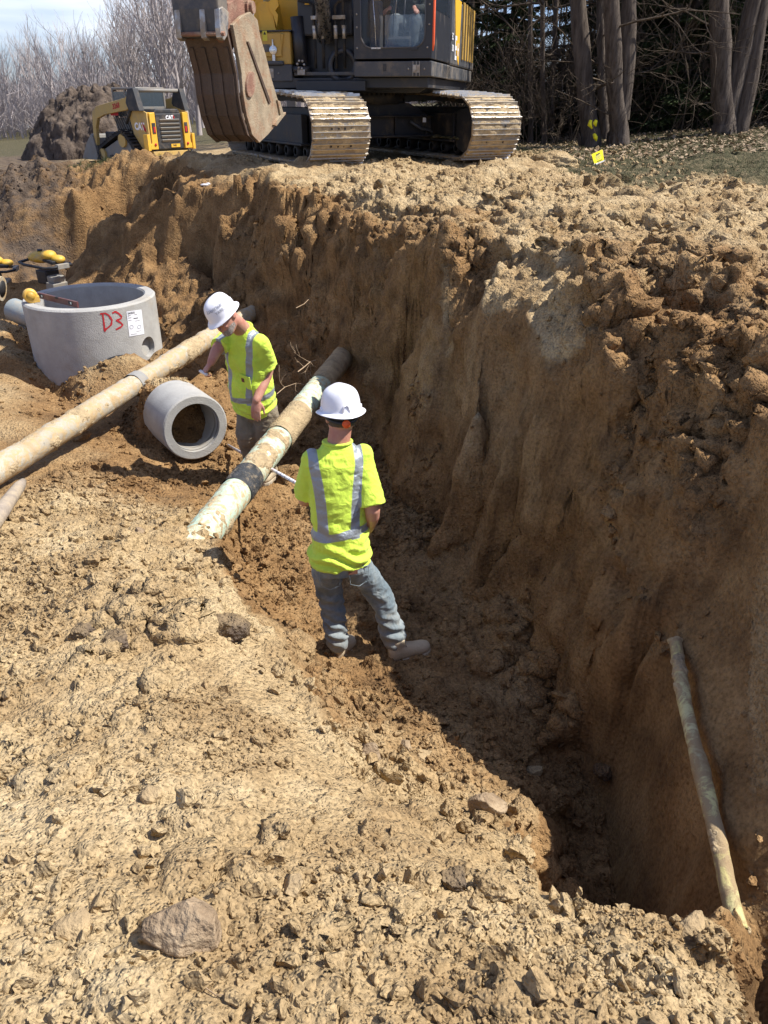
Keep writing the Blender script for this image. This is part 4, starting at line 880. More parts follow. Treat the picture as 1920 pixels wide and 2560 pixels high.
# centre: boom foot, hoses
m_ = MB(); m_.box((-0.16, -0.4, 1.60), (0.92, 1.9, 0.85)); m_.build('boom_bracket', exB, exc, 0.02)
m_ = MB(); m_.box((-0.16, -0.86, 2.4), (0.86, 1.3, 1.3)); m_.build('front_cowl', exB, exc, 0.03)
for x_ in (-0.46, -0.36, -0.20, -0.06, 0.02, 0.12):
    pass
hx = [(-0.30, 0.0), (-0.17, 0.02), (0.03, 0.0), (0.16, 0.02)]
zt = aty(830, 45, 13.2).z; zlow = aty(830, 160, 13.2).z
for k, (x_, y_) in enumerate(hx):
    m_ = MB(); s_ = -1 if k < 2 else 1
    m_.tube([(x_, -1.60, zlow - 0.05), (x_ + 0.01, -1.63, zt - 0.25), (x_, -1.62, zt), (x_, -1.62, zt + 0.10), (x_ + s_ * 0.0, -1.62, zt + 0.16 + 0.07 * (k % 2)), (x_ + s_ * 0.06, -1.62, zt + 0.22 + 0.07 * (k % 2)), (x_ + s_ * 0.22, -1.60, zt + 0.23 + 0.07 * (k % 2)), (x_ + s_ * 0.26, -1.58, zt + 0.8)], 0.022, 10)
    h_ = m_.build('hydraulic_hose', rubberM, exc)
    m_ = MB(); m_.tube([(x_ + 0.01, -1.63, zt - 0.25), (x_ + 0.005, -1.625, zt - 0.08)], 0.030, 12); m_.lathe([(0.036, -0.02), (0.036, 0.02)], 6, (x_ + 0.005, -1.625, zt - 0.10)); m_.build('hose_fitting', steelM, h_)
for x_ in (-0.235, 0.095):
    m_ = MB(); m_.box((x_, -1.64, zt + 0.02), (0.20, 0.04, 0.05)); m_.build('hose_clamp', steelM, exc, 0.004)
m_ = MB(); m_.tube([(-0.56, -1.50, zlow), (-0.60, -1.5, zt + 0.05)], 0.10, 16); m_.tube([(-0.56, -1.52, zlow - 0.1), (-0.56, -1.52, zlow - 0.02)], 0.14, 16); m_.build('boom_cylinder', exB, exc)
m_ = MB(); 
for a in range(6): m_.ball((-0.52 + 0.055 * math.cos(a), -1.66, zlow + 0.0 + 0.055 * math.sin(a)), 0.02, 8, 6)
m_.box((-0.52, -1.65, zlow - 0.1), (0.12, 0.03, 0.07)); m_.build('grease_block', steelM, exc)
m_ = MB(); m_.lathe([(0.16, -0.05), (0.24, -0.05), (0.24, 0.05), (0.16, 0.05)], 32, (0.12, -1.55, zlow - 0.02), axis='Y', close=True); m_.build('boom_pin_boss', exB, exc)
m_ = MB(); m_.box((-0.1, -1.56, zlow - 0.12), (1.1, 0.1, 0.05)); m_.box((-0.1, -1.5, zlow - 0.22), (1.0, 0.2, 0.06)); m_.build('cross_plate', exG, exc, 0.01)
for z0, s0 in ((zt + 0.22, 0.05), (zt + 0.33, 0.06)):
    m_ = MB(); m_.box((-0.42, -1.53, z0), (0.075, 0.01, s0)); m_.build('yellow_sticker', exY, exc)  # small yellow stickers on the front cowl
# cab
fy = -1.80
zc = [aty(985, v, 12.87).z for v in (192, 151, 146, 118, 34)]
skb, skt, cbt, sill, lowtop = zc
cx0, cx1 = 0.36, 1.53
m_ = MB(); m_.box(((cx0 + cx1) / 2, fy + 0.9, (skb + skt) / 2), (cx1 - cx0, 1.8, skt - skb - 0.01)); m_.build('cab_skirt', exG, exc, 0.012)
m_ = MB(); m_.box(((cx0 + cx1) / 2 - .12, fy - 0.003, (skb + skt) / 2 + 0.02), (0.05, 0.012, 0.09)); m_.build('tow_eye', exB, exc, 0.004)
m_ = MB(); m_.box(((cx0 + cx1) / 2 + 0.36, fy - 0.004, (skb + skt) / 2), (0.095, 0.014, 0.10)); 
for dx in (-0.05, 0.0, 0.05): m_.box(((cx0 + cx1) / 2 + 0.36 + dx, fy - 0.016, (skb + skt) / 2), (0.007, 0.01, 0.19))
for dx in (-0.12, 0.12): m_.ball(((cx0 + cx1) / 2 + 0.36 + dx, fy - 0.004, (skb + skt) / 2), 0.014, 8, 6)
m_.build('work_lamp', steelM, exc)
cabt = 3.15
cab = MB(); t_ = 0.11
fr2 = lambda a, b, n: Vector((a, n, b))
# front frame as a ring with a rounded lower window edge
ro_ = [(cx0 + t_, cabt - 0.2), (cx0 + t_, sill + 0.16)]
for k in range(1, 7): a = PI + k * (PI / 2) / 6; ro_.append((cx0 + t_ + 0.16 + 0.16 * math.cos(a), sill + 0.16 + 0.16 * math.sin(a)))
for k in range(0, 7): a = 1.5 * PI + k * (PI / 2) / 6; ro_.append((cx1 - t_ - 0.16 + 0.16 * math.cos(a), sill + 0.16 + 0.16 * math.sin(a)))
ro_.append((cx1 - t_, cabt - 0.2))
outer = []
for (a, b) in ro_:
    fa = cx0 if a < (cx0 + cx1) / 2 - 0.3 else (cx1 if a > (cx0 + cx1) / 2 + 0.3 else a)
    outer.append((a, b))
k_ = len(ro_); O_ = []
for i, (a, b) in enumerate(ro_):
    if i <= 1: O_.append((cx0, b))
    elif i < 8: t = (i - 1) / 7; O_.append((cx0 + (a - cx0) * 0.0, sill + 0.16 - t * (0.16 + sill - cbt)))
    elif i == 8: O_.append((a, cbt))
    elif i >= k_ - 1: O_.append((cx1, b))
    else: t = (i - 8) / (k_ - 2 - 8); O_.append((cx1, cbt + t * (sill + 0.16 - cbt)))
O_[7] = (cx0, cbt); O_[8] = (ro_[8][0], cbt); O_[9] = (cx1, cbt)
vs = []
for n_ in (fy, fy + 0.09):
    vs += [fr2(a, b, n_) for a, b in ro_]; vs += [fr2(a, b, n_) for a, b in O_]
fs = []
for i in range(k_ - 1):
    fs.append((i, i + 1, k_ + i + 1, k_ + i)); fs.append((2 * k_ + i, 3 * k_ + i, 3 * k_ + i + 1, 2 * k_ + i + 1)); fs.append((i, 2 * k_ + i, 2 * k_ + i + 1, i + 1)); fs.append((k_ + i, k_ + i + 1, 3 * k_ + i + 1, 3 * k_ + i))
cab.add(vs, fs)
cab.box(((cx0 + cx1) / 2, fy + 0.05, cabt - 0.08), (cx1 - cx0, 0.10, 0.24)); cab.box(((cx0 + cx1) / 2, fy + 0.9, cabt + 0.02), (cx1 - cx0, 1.8, 0.08))
cab.box((cx0 + 0.02, fy + 0.9, (cbt + 2.0) / 2), (0.05, 1.62, 2.0 - cbt)); cab.box((cx0 + 0.03, fy + 0.9, 2.6), (0.05, 0.08, 1.2)); cab.box((cx0 + 0.03, fy + 1.75, 2.3), (0.06, 0.1, 1.7))
cab.box((cx1 - 0.03, fy + 0.86, (cbt + 2.05) / 2), (0.05, 1.5, 2.05 - cbt)); cab.box((cx1 - 0.03, fy + 1.7, 2.3), (0.06, 0.2, 1.7)); cab.box(((cx0 + cx1) / 2, fy + 1.76, 2.2), (cx1 - cx0 - .1, 0.06, 1.7))
cab.box(((cx0 + cx1) / 2, fy + 0.9, cbt + 0.03), (cx1 - cx0 - 0.12, 1.6, 0.05))
cabo = cab.build('cab', exB, exc, 0.008)
for (x_, z_) in ((cx0 + .05, sill + .42), (cx0 + .05, sill + .26), (cx0 + .05, sill - .0), (cx1 - .05, sill + .52), (cx1 - .05, sill + .28), (cx1 - .07, sill + 0.0)):
    m_ = MB(); m_.ball((x_, fy - 0.002, z_), 0.014, 8, 6); m_.build('bolt', steelM, cabo)
m_ = MB(); m_.tube([fr2(a, b, fy - 0.004) for a, b in ro_], 0.010, 8); m_.build('window_seal', exG, cabo)
def outline_pane(top, bot_round, y_, name, m, zt_):
    pts = [(a, min(b, zt_)) for a, b in ro_]
    o = MB(); o.prism(pts, y_, y_ + 0.006, fr2); return o.build(name, m, cabo)
outline_pane(None, None, fy + 0.030, 'lower_windscreen', winL, lowtop) if False else None
m_ = MB(); xl = cx0 + 0.42
m_.prism([(cx0 + t_ + 0.35, lowtop), (cx0 + t_ + 0.35, sill + 0.01), (cx1 - t_ - 0.16, sill + 0.01), (cx1 - t_ - 0.05, sill + 0.06), (cx1 - t_ - 0.01, sill + 0.16), (cx1 - t_ - 0.01, lowtop)], fy + 0.045, fy + 0.052, fr2); m_.build('lower_windscreen', winL, cabo)
outline_pane(None, None, fy + 0.020, 'windscreen', winM, cabt - 0.2)
m_ = MB(); m_.tube([(cx0 + .33, fy + .02, sill + .02), (cx0 + .31, fy + .03, sill + .35), (cx0 + .27, fy + .03, sill + .75)], 0.006, 6); m_.tube([(cx0 + .60, fy + .06, sill + .3), (cx0 + .66, fy + .06, sill + .9)], 0.006, 6); m_.box((cx0 + .34, fy - .012, sill - .005), (.14, .03, .02)); m_.build('wiper', chrM, cabo)
m_ = MB(); m_.box((cx0 + .9, fy - .01, sill - .015), (.12, .02, .03)); m_.build('catch', exB, cabo)
m_ = MB(); m_.tube([(cx1 + 0.012, fy + 0.02, cabt - 0.2), (cx1 + 0.012, fy + 0.02, sill + 0.05), (cx1 + 0.0, fy + 0.03, sill - 0.04)], 0.020, 10); m_.build('grab_rail', orM, exc)
# door glass side + rear quarter, side bodywork with pattern and writing
m_ = MB(); m_.box((cx1 + 0.002, fy + 0.86, 2.55), (0.01, 1.45, 1.0)); m_.build('side_window', winM, cabo)
side = MB(); side.box((1.40, 1.35, (skt + 2.35) / 2), (0.30, 2.9, 2.35 - skt)); side.build('side_bodywork', exG, exc, 0.03)
side = MB(); side.box((1.30, 0.95, (skb + skt) / 2), (0.46, 3.6, skt - skb - 0.01)); side.build('side_skirt', exG, exc, 0.02)
side = MB(); side.prism([(0.35, skt + .30), (0.55, skt + .12), (0.75, skt + .02), (0.85, 2.36), (0.10, 2.36), (0.16, skt + .8)], 0, 0.006, lambda a, b, n: Vector((1.551 + n, a, b))); side.build('yellow_livery', exY, exc)
for k in range(5):
    side = MB(); side.box((1.56, 1.15 + k * 0.34, 1.95), (0.03, 0.12, 0.85)); side.build('louvre', exYS, exc, 0.01)
cwt = MB(); cwt.prism([(-1.42, 2.55), (1.42, 2.55), (1.42, 3.0), (1.0, 3.35), (-1.0, 3.35), (-1.42, 3.0)], 1.15, 2.15, lambda a, b, n: Vector((a, b, n))); cwt.build('counterweight', exB, exc, 0.05)
hd = MB(); hd.box((0.1, 1.6, 1.85), (2.4, 2.0, 1.3)); hd.build('engine_hood', exY, exc, 0.05)
def sidew(co, y0, z0): return Vector((1.560, y0 + co.x, z0 + co.y))
text_obj('writing', 'EC', 0.13, whiteP, exc, ext=0, bold=0.004, bend=lambda c: sidew(c, -0.02, skt + 0.40))
text_obj('writing', '300', 0.13, whiteP, exc, ext=0, bold=0.004, bend=lambda c: sidew(c, 0.02, skt + 0.24))
text_obj('writing', 'E', 0.48, whiteP, exc, ext=0, bold=0.01, bend=lambda c: sidew(c, 0.34, skt + 0.24))
text_obj('writing', 'H', 0.26, whiteP, exc, ext=0, bold=0.006, bend=lambda c: sidew(c, 0.62, skt + 0.24))
# boom and stick (mostly above the picture)
BS = -0.16
def plate(pts, w, name, m, par=exc, cxx=BS, bev=0.02):
    q = MB(); q.prism(pts, cxx - w / 2, cxx + w / 2, lambda a, b, n: Vector((n, -a, b))); return q.build(name, m, par, bev)
hb = exl(aty(596, 30, 10.05)); hq, hh = -hb.y, hb.z; BX = hb.x
plate([(0.4, 1.95), (1.0, 2.2), (2.6, 4.0), (4.6, 4.65), (5.9, 4.35), (5.95, 4.7), (4.5, 5.25), (2.2, 4.8), (0.2, 2.4)], 0.55, 'boom', exY)
plate([(6.25, 4.95), (5.85, 4.95), (5.55, 4.2), (hq - 0.05, hh + 0.15), (hq + 0.18, hh + 0.12), (6.15, 4.1)], 0.36, 'stick', exY, cxx=BX)
m_ = MB(); m_.tube([(BS, -1.5, 1.7), (BS + 0.3, -3.1, 3.9)], 0.11, 16); m_.build('hydraulic_cylinder', chrM, exc); m_ = MB(); m_.tube([(BX, -6.2, 4.9), (BX, -(hq + 0.55), hh + 1.0)], 0.09, 16); m_.build('hydraulic_cylinder', chrM, exc)
# ---- bucket: side outlines traced in its own plane
bk = empty('bucket', (0, 0, 0)); bk.parent = exc; bk['label'] = 'rusty digging bucket with pale scoured side plates'
SC = 87.0
EMI = Matrix.Rotation(-EPH, 3, 'Z')
BWd = 0.50
def bp(u, v, xo=None):      # photo position on the near side plate -> (reach, height)
    o_ = EMI @ (Vector((0, 0, CAM_Z)) - EX); r_ = EMI @ ray(u, v); t = (BX + (BWd / 2 if xo is None else xo) - o_.x) / r_.x; p = o_ + r_ * t
    return -p.y, p.z
sidep = [(578, 62), (588, 118), (600, 183), (604, 236), (613, 289), (627, 337), (645, 357), (668, 335), (686, 313), (702, 290), (692, 253), (676, 200), (660, 135), (647, 92), (640, 50), (622, 30), (600, 40)]
SP = [bp(u, v) for u, v in sidep]
for sgn, nm in ((1, 'side_plate'), (-1, 'side_plate')):
    q = MB(); x0 = BX + sgn * BWd / 2; q.prism(SP, x0 - 0.02, x0 + 0.02, lambda a, b, n: Vector((n, -a, b))); sp_ = q.build(nm, bkSide if sgn > 0 else bkIn, bk, 0.006)
    if sgn > 0: side_near = sp_
# curved back shell with thickness
bl = [(566, 66), (578, 118), (592, 183), (597, 236), (606, 289), (621, 337), (638, 354), (660, 340), (690, 312)]
BL = [bp(u, v) for u, v in bl]
inner = []
for i, (a, b) in enumerate(BL):
    pa = BL[max(i - 1, 0)]; pc = BL[min(i + 1, len(BL) - 1)]; d_ = Vector((pc[0] - pa[0], pc[1] - pa[1])).normalized(); inner.append((a - 0.03 * -d_.y * -1, b + 0.03 * d_.x * -1 * -1))
q = MB(); q.prism(BL + [(a - 0.035, b + 0.012) for a, b in reversed(BL)], BX - BWd / 2 + 0.01, BX + BWd / 2 - 0.01, lambda a, b, n: Vector((n, -a, b))); q.build('back_shell', bkIn, bk)
for k in range(4):      # wear ribs running down the back
    xx = BX - BWd / 2 + 0.06 + k * (BWd - 0.12) / 3; q = MB()
    q.prism([(a + 0.016, b - 0.004) for a, b in BL[1:-1]] + [(a - 0.01, b) for a, b in reversed(BL[1:-1])], xx - 0.022, xx + 0.022, lambda a, b, n: Vector((n, -a, b))); q.build('wear_strip', bkIn, bk, 0.004)
# oval wear pad, dark seam and edge strip on the near side plate
xs_ = BX + BWd / 2 + 0.022
def sp2(u, v, n): a, b = bp(u, v); return Vector((xs_ + n, -a, b))
q = MB(); n = 24; ov_ = [(619 + 11 * math.cos(2 * PI * k / n) - 2 * math.sin(2 * PI * k / n), 211 + 32 * math.sin(2 * PI * k / n)) for k in range(n)]
q.add([sp2(u, v, -0.002) for u, v in ov_] + [sp2(u, v, 0.022) for u, v in ov_], [tuple(range(n, 2 * n))] + [(k, (k + 1) % n, n + (k + 1) % n, n + k) for k in range(n)]); q.build('wear_pad', rustM, side_near, 0.004)
q = MB(); se = [(611, 104), (615, 104), (671, 256), (666, 258)]; q.add([sp2(u, v, -0.002) for u, v in se] + [sp2(u, v, 0.012) for u, v in se], [(4, 5, 6, 7), (0, 1, 5, 4), (1, 2, 6, 5), (2, 3, 7, 6), (3, 0, 4, 7)]); q.build('side_rib', bkIn, side_near)
q = MB(); se = [(686, 250), (693, 253), (703, 290), (684, 315), (676, 312), (694, 288)]; q.add([sp2(u, v, -0.002) for u, v in se] + [sp2(u, v, 0.018) for u, v in se], [(6, 7, 8, 9, 10, 11)] + [(k, (k + 1) % 6, 6 + (k + 1) % 6, 6 + k) for k in range(6)]); q.build('side_cutter', bkSide, side_near, 0.003)
ca_, cb_ = bp(694, 300)
q = MB(); q.box((BX, -ca_, cb_), (BWd + 0.04, 0.10, 0.045), (0.5, 0, 0)); q.build('cutting_edge', bkSide, bk, 0.006)
for k in range(4):
    xx = BX - BWd / 2 + 0.04 + k * (BWd - 0.08) / 3; q = MB(); ta, tb2 = bp(714, 287)
    q.prism([(ca_ + 0.06, cb_ - 0.05), (ca_ - 0.05, cb_ + 0.06), (ta - 0.03, tb2 + 0.03), (ta - 0.01, tb2 + 0.0)], xx - 0.04, xx + 0.04, lambda a, b, n: Vector((n, -a, b))); q.build('tooth', bkSide, bk, 0.008)
# mounting ears, pins, quick coupler
def ear(pts, n0, n1, name, m):
    q = MB(); q.prism([bp(u, v) for u, v in pts], n0, n1, lambda a, b, n: Vector((n, -a, b))); return q.build(name, m, bk, 0.008)
ear([(566, 98), (578, 62), (585, 8), (606, -6), (640, 10), (652, 60), (648, 96), (622, 122), (608, 100), (596, 124)], BX + 0.13, BX + 0.19, 'ear', rustM)
ear([(566, 98), (578, 62), (585, 8), (606, -6), (640, 10), (652, 60), (648, 96)], BX - 0.19, BX - 0.13, 'ear', rustM)
ear([(560, 70), (572, 20), (590, -40), (640, -60), (650, -10), (640, 30), (600, 60)], BX - 0.10, BX + 0.10, 'coupler', rustM)
for (u, v, r_) in ((612, 74, 0.075), (632, 18, 0.085)):
    a, b = bp(u, v); q = MB(); q.lathe([(0.0001, -0.25), (r_ * 0.7, -0.25), (r_ * 0.7, -0.225), (r_, -0.22), (r_, 0.22), (r_ * 0.7, 0.225), (r_ * 0.7, 0.26), (0.0001, 0.26)], 24, (BX, -a, b), axis='X', smooth=False); q.build('hinge_pin', rustM, bk)
# upper box section across the back with pale ears
a0, b0 = bp(566, 88); a1, b1 = bp(556, 8)
q = MB(); q.prism([bp(572, 96), bp(560, 92), bp(551, 20), bp(548, -20), bp(572, -20), bp(578, 60)], BX - BWd / 2 - 0.02, BX + BWd / 2 - 0.02, lambda a, b, n: Vector((n, -a, b))); q.build('top_box', exG, bk, 0.02)
for x_, tall in ((BX - BWd / 2 + 0.03, 0), (BX + 0.05, 1), (BX + 0.21, 1)):
    q = MB(); q.prism([bp(560, 16), bp(551, 20), bp(553, 70), bp(556, 95), bp(564, 102), bp(572, 88), bp(575, 30)], x_ - 0.03, x_ + 0.03, lambda a, b, n: Vector((n, -a, b))); q.build('bucket_lug', steelM, bk, 0.01)
a, b = bp(557, 84); q = MB(); q.tube([(BX - 0.20, -a, b), (BX + 0.27, -a, b)], 0.022, 12); q.build('lock_bar', rustM, bk)
q = MB(); q.box((BX + 0.12, -(hq + 0.35), hh + 0.12), (0.06, 0.02, 0.3), (0, 0.2, 0)); q.build('yellow_tag', strM, bk)
# soft grey post and orange marker beyond the tracks
# ------------------------------------------------------------------ people
skinM, _t, _b = new_mat('skin')
def skin_setup(m, col, red):
    t = m.node_tree; b = t.nodes['Principled BSDF']; N = t.nodes; L = t.links
    tcn = N.new('ShaderNodeTexCoord'); n = N.new('ShaderNodeTexNoise'); n.inputs['Scale'].default_value = 14; n.inputs['Detail'].default_value = 6; L.new(tcn.outputs['Object'], n.inputs[0])
    r = N.new('ShaderNodeValToRGB'); r.color_ramp.elements[0].position = 0.35; r.color_ramp.elements[0].color = (*red, 1); r.color_ramp.elements[1].position = 0.65; r.color_ramp.elements[1].color = (*col, 1)
    L.new(n.outputs[0], r.inputs[0]); L.new(r.outputs[0], b.inputs['Base Color']); b.inputs['Roughness'].default_value = 0.55
    b.inputs['Subsurface Weight'].default_value = 0.08; b.inputs['Subsurface Radius'].default_value = (0.012, 0.005, 0.003); b.inputs['Subsurface Scale'].default_value = 0.5
    n2 = N.new('ShaderNodeTexNoise'); n2.inputs['Scale'].default_value = 160; L.new(tcn.outputs['Object'], n2.inputs[0]); bn = N.new('ShaderNodeBump'); bn.inputs['Strength'].default_value = 0.15; bn.inputs['Distance'].default_value = 0.003
    L.new(n2.outputs[0], bn.inputs['Height']); L.new(bn.outputs[0], b.inputs['Normal'])
skin_setup(skinM, (0.50, 0.27, 0.19), (0.42, 0.17, 0.12))
def cloth_mat(name, col, stripe=None, dirt=0.0, dirtcol=(0.34, 0.27, 0.18), var=0.1, weave=900, wr=0.35, fade=None):
    m, t, b = new_mat(name); N = t.nodes; L = t.links; b.inputs['Roughness'].default_value = 0.85; b.inputs['Sheen Weight'].default_value = 0.15; b.inputs['Specular IOR Level'].default_value = 0.2
    tcn = N.new('ShaderNodeTexCoord')
    def nz_(s, d=6, r=0.6, dist=0):
        n = N.new('ShaderNodeTexNoise'); n.inputs['Scale'].default_value = s; n.inputs['Detail'].default_value = d; n.inputs['Roughness'].default_value = r; n.inputs['Distortion'].default_value = dist; L.new(tcn.outputs['Object'], n.inputs[0]); return n.outputs[0]
    def mr(x, a, c, d0=0.0, d1=1.0):
        r = N.new('ShaderNodeMapRange'); r.inputs[1].default_value = a; r.inputs[2].default_value = c; r.inputs[3].default_value = d0; r.inputs[4].default_value = d1; L.new(x, r.inputs[0]); return r.outputs[0]
    mu = N.new('ShaderNodeMixRGB'); mu.blend_type = 'MULTIPLY'; mu.inputs[0].default_value = 1; mu.inputs[1].default_value = (*col, 1); L.new(mr(nz_(5), 0.3, 0.7, 1 - var, 1 + var), mu.inputs[2]); out = mu.outputs[0]
    if fade:
        mf = N.new('ShaderNodeMixRGB'); mf.inputs[2].default_value = (*fade, 1); L.new(mr(nz_(6, 8, 0.7), 0.45, 0.72, 0, 0.8), mf.inputs[0]); L.new(out, mf.inputs[1]); out = mf.outputs[0]
    if dirt:
        md_ = N.new('ShaderNodeMixRGB'); md_.inputs[2].default_value = (*dirtcol, 1); L.new(mr(nz_(7, 10, 0.75), 0.5, 0.68, 0, dirt), md_.inputs[0]); L.new(out, md_.inputs[1]); out = md_.outputs[0]
        at_ = N.new('ShaderNodeAttribute'); at_.attribute_name = 'mud'
        ms = N.new('ShaderNodeMixRGB'); ms.inputs[2].default_value = (*dirtcol, 1); L.new(at_.outputs['Fac'], ms.inputs[0]); L.new(out, ms.inputs[1]); out = ms.outputs[0]
    if stripe:
        at_ = N.new('ShaderNodeAttribute'); at_.attribute_name = 'stripe'; st = mr(at_.outputs['Fac'], -0.0012, 0.0012)
        ms = N.new('ShaderNodeMixRGB'); ms.inputs[2].default_value = (*stripe, 1); L.new(st, ms.inputs[0]); L.new(out, ms.inputs[1]); out = ms.outputs[0]
        L.new(mr(st, 0, 1, 0.85, 0.42), b.inputs['Roughness']); L.new(mr(st, 0, 1, 0.0, 0.35), b.inputs['Metallic'])
        e = N.new('ShaderNodeMixRGB')
    L.new(out, b.inputs['Base Color'])
    h = N.new('ShaderNodeMath'); h.operation = 'ADD'; L.new(nz_(weave, 2), h.inputs[0])
    h2 = N.new('ShaderNodeMath'); h2.operation = 'MULTIPLY'; h2.inputs[1].default_value = 9; L.new(nz_(15, 3, 0.5, 1.8), h2.inputs[0]); L.new(h2.outputs[0], h.inputs[1])
    bn = N.new('ShaderNodeBump'); bn.inputs['Strength'].default_value = wr; bn.inputs['Distance'].default_value = 0.004; L.new(h.outputs[0], bn.inputs['Height']); L.new(bn.outputs[0], b.inputs['Normal'])
    return m
hivM = cloth_mat('hivis_cloth', (0.60, 0.80, 0.085), stripe=(0.30, 0.33, 0.36), var=0.13)
hivP = cloth_mat('hivis_plain', (0.60, 0.80, 0.085), var=.06)
jeanM = cloth_mat('faded_denim', (0.135, 0.175, 0.20), dirt=0.5, dirtcol=(0.28, 0.245, 0.19), var=0.2, fade=(0.36, 0.42, 0.44))
khakM = cloth_mat('khaki_cloth', (0.20, 0.165, 0.115), dirt=0.5, dirtcol=(0.33, 0.26, 0.17), var=0.18)
bootM = mat('tan_leather', (0.44, 0.36, 0.25), 0.8, 0, 0.15, 12, 0.6, (0.50, 0.41, 0.28), 14, 0.4, 120, 0.25, dirtpos=0.48)
soleM = mat('boot_sole', (0.42, 0.37, 0.29), 0.85, 0, 0.15, 20, 0.6, (0.42, 0.32, 0.20), 14, 0.3, 120, 0.2)
hatM = mat('hat_white', (0.80, 0.80, 0.84), 0.28, 0, 0.02, 5, 0.22, (0.50, 0.46, 0.38), 13, 0.03, 60, 0.5, dirtpos=0.64)
hairM = mat('short_hair', (0.10, 0.075, 0.055), 0.9, 0, 0.3, 60, 0, bump=0.6, bscale=300)
beardM = mat('grey_beard', (0.30, 0.24, 0.20), 0.9, 0, 0.35, 60, 0.5, (0.52, 0.47, 0.43), 30, 0.8, 260)
knobM = mat('orange_knob', (0.80, 0.12, 0.03), 0.5, 0, 0.02, 5, 0, bump=0)
eyeM = mat('eye_white', (0.7, 0.68, 0.65), 0.2, 0, 0.02, 5, 0, bump=0)
def loft(mb_, rings, n=24, cap=True, pw=2.3):
    """rings: (centre, x axis, y axis, rx, ry)"""
    vs = []
    for c, ax, ay, rx, ry in rings:
        for j in range(n):
            t = 2 * PI * j / n; ct, st = math.cos(t), math.sin(t)
            f = (abs(ct) ** pw + abs(st) ** pw) ** (-1 / pw)
            vs.append(Vector(c) + ax * (rx * ct * f) + ay * (ry * st * f))
    k = len(rings); fs = [(i * n + j, i * n + (j + 1) % n, (i + 1) * n + (j + 1) % n, (i + 1) * n + j) for i in range(k - 1) for j in range(n)]
    if cap: fs += [tuple(reversed(range(n))), tuple((k - 1) * n + j for j in range(n))]
    return mb_.add(vs, fs, True)
def limb(mb_, pts, rads, n=18):
    """round tapered limb with rounded ends, through joints"""
    P = []; Q = []
    for i in range(len(pts) - 1):
        a, b = Vector(pts[i]), Vector(pts[i + 1]); ra_, rb_ = rads[i], rads[i + 1]
        for k in range(5): t = k / 5; P.append(a.lerp(b, t)); Q.append(ra_ + (rb_ - ra_) * t)
    P.append(Vector(pts[-1])); Q.append(rads[-1])
    # soften the corners
    for _ in range(2):
        P = [P[0]] + [(P[i - 1] + P[i] * 2 + P[i + 1]) / 4 for i in range(1, len(P) - 1)] + [P[-1]]
        Q = [Q[0]] + [(Q[i - 1] + Q[i] * 2 + Q[i + 1]) / 4 for i in range(1, len(Q) - 1)] + [Q[-1]]
    mb_.tube(P, Q, n, cap=True); mb_.ball(P[0], Q[0] * 0.98, n, 8); mb_.ball(P[-1], Q[-1] * 0.98, n, 8); return mb_
def remesh(mb_, name, m, parent, vox, smooth=6, disp=None, fac=0.5):
    o = mb_.build(name, m, fix=False)
    r = o.modifiers.new('r', 'REMESH'); r.mode = 'VOXEL'; r.voxel_size = vox; r.use_smooth_shade = True
    s = o.modifiers.new('s', 'SMOOTH'); s.iterations = smooth; s.factor = fac
    dg = bpy.context.evaluated_depsgraph_get(); me = bpy.data.meshes.new_from_object(o.evaluated_get(dg)); o.modifiers.clear(); o.data = me
    me.materials.clear(); me.materials.append(m)
    if disp:
        n = len(me.vertices); co = np.empty(n * 3, np.float32); no = np.empty(n * 3, np.float32); me.vertices.foreach_get('co', co); me.vertices.foreach_get('normal', no)
        co = co.reshape(-1, 3).astype(np.float64); no = no.reshape(-1, 3); co2 = co + no * disp(co)[:, None]; me.vertices.foreach_set('co', co2.astype(np.float32).ravel()); me.update()
    me.polygons.foreach_set('use_smooth', [True] * len(me.polygons))
    if parent: o.parent = parent; o.matrix_parent_inverse = parent.matrix_world.inverted()
    return o
def attr(o, name, fn):
    me = o.data; n = len(me.vertices); co = np.empty(n * 3, np.float32); me.vertices.foreach_get('co', co); v = fn(co.reshape(-1, 3).astype(np.float64))
    a = me.attributes.new(name, 'FLOAT', 'POINT'); a.data.foreach_set('value', np.asarray(v, np.float32))
def frame(o, z, x):       # orthonormal frame from an up direction and a rough right direction
    z = Vector(z).normalized(); x = Vector(x); x = (x - z * x.dot(z)).normalized(); y = z.cross(x); return Matrix((x, y, z)).transposed(), Vector(o)
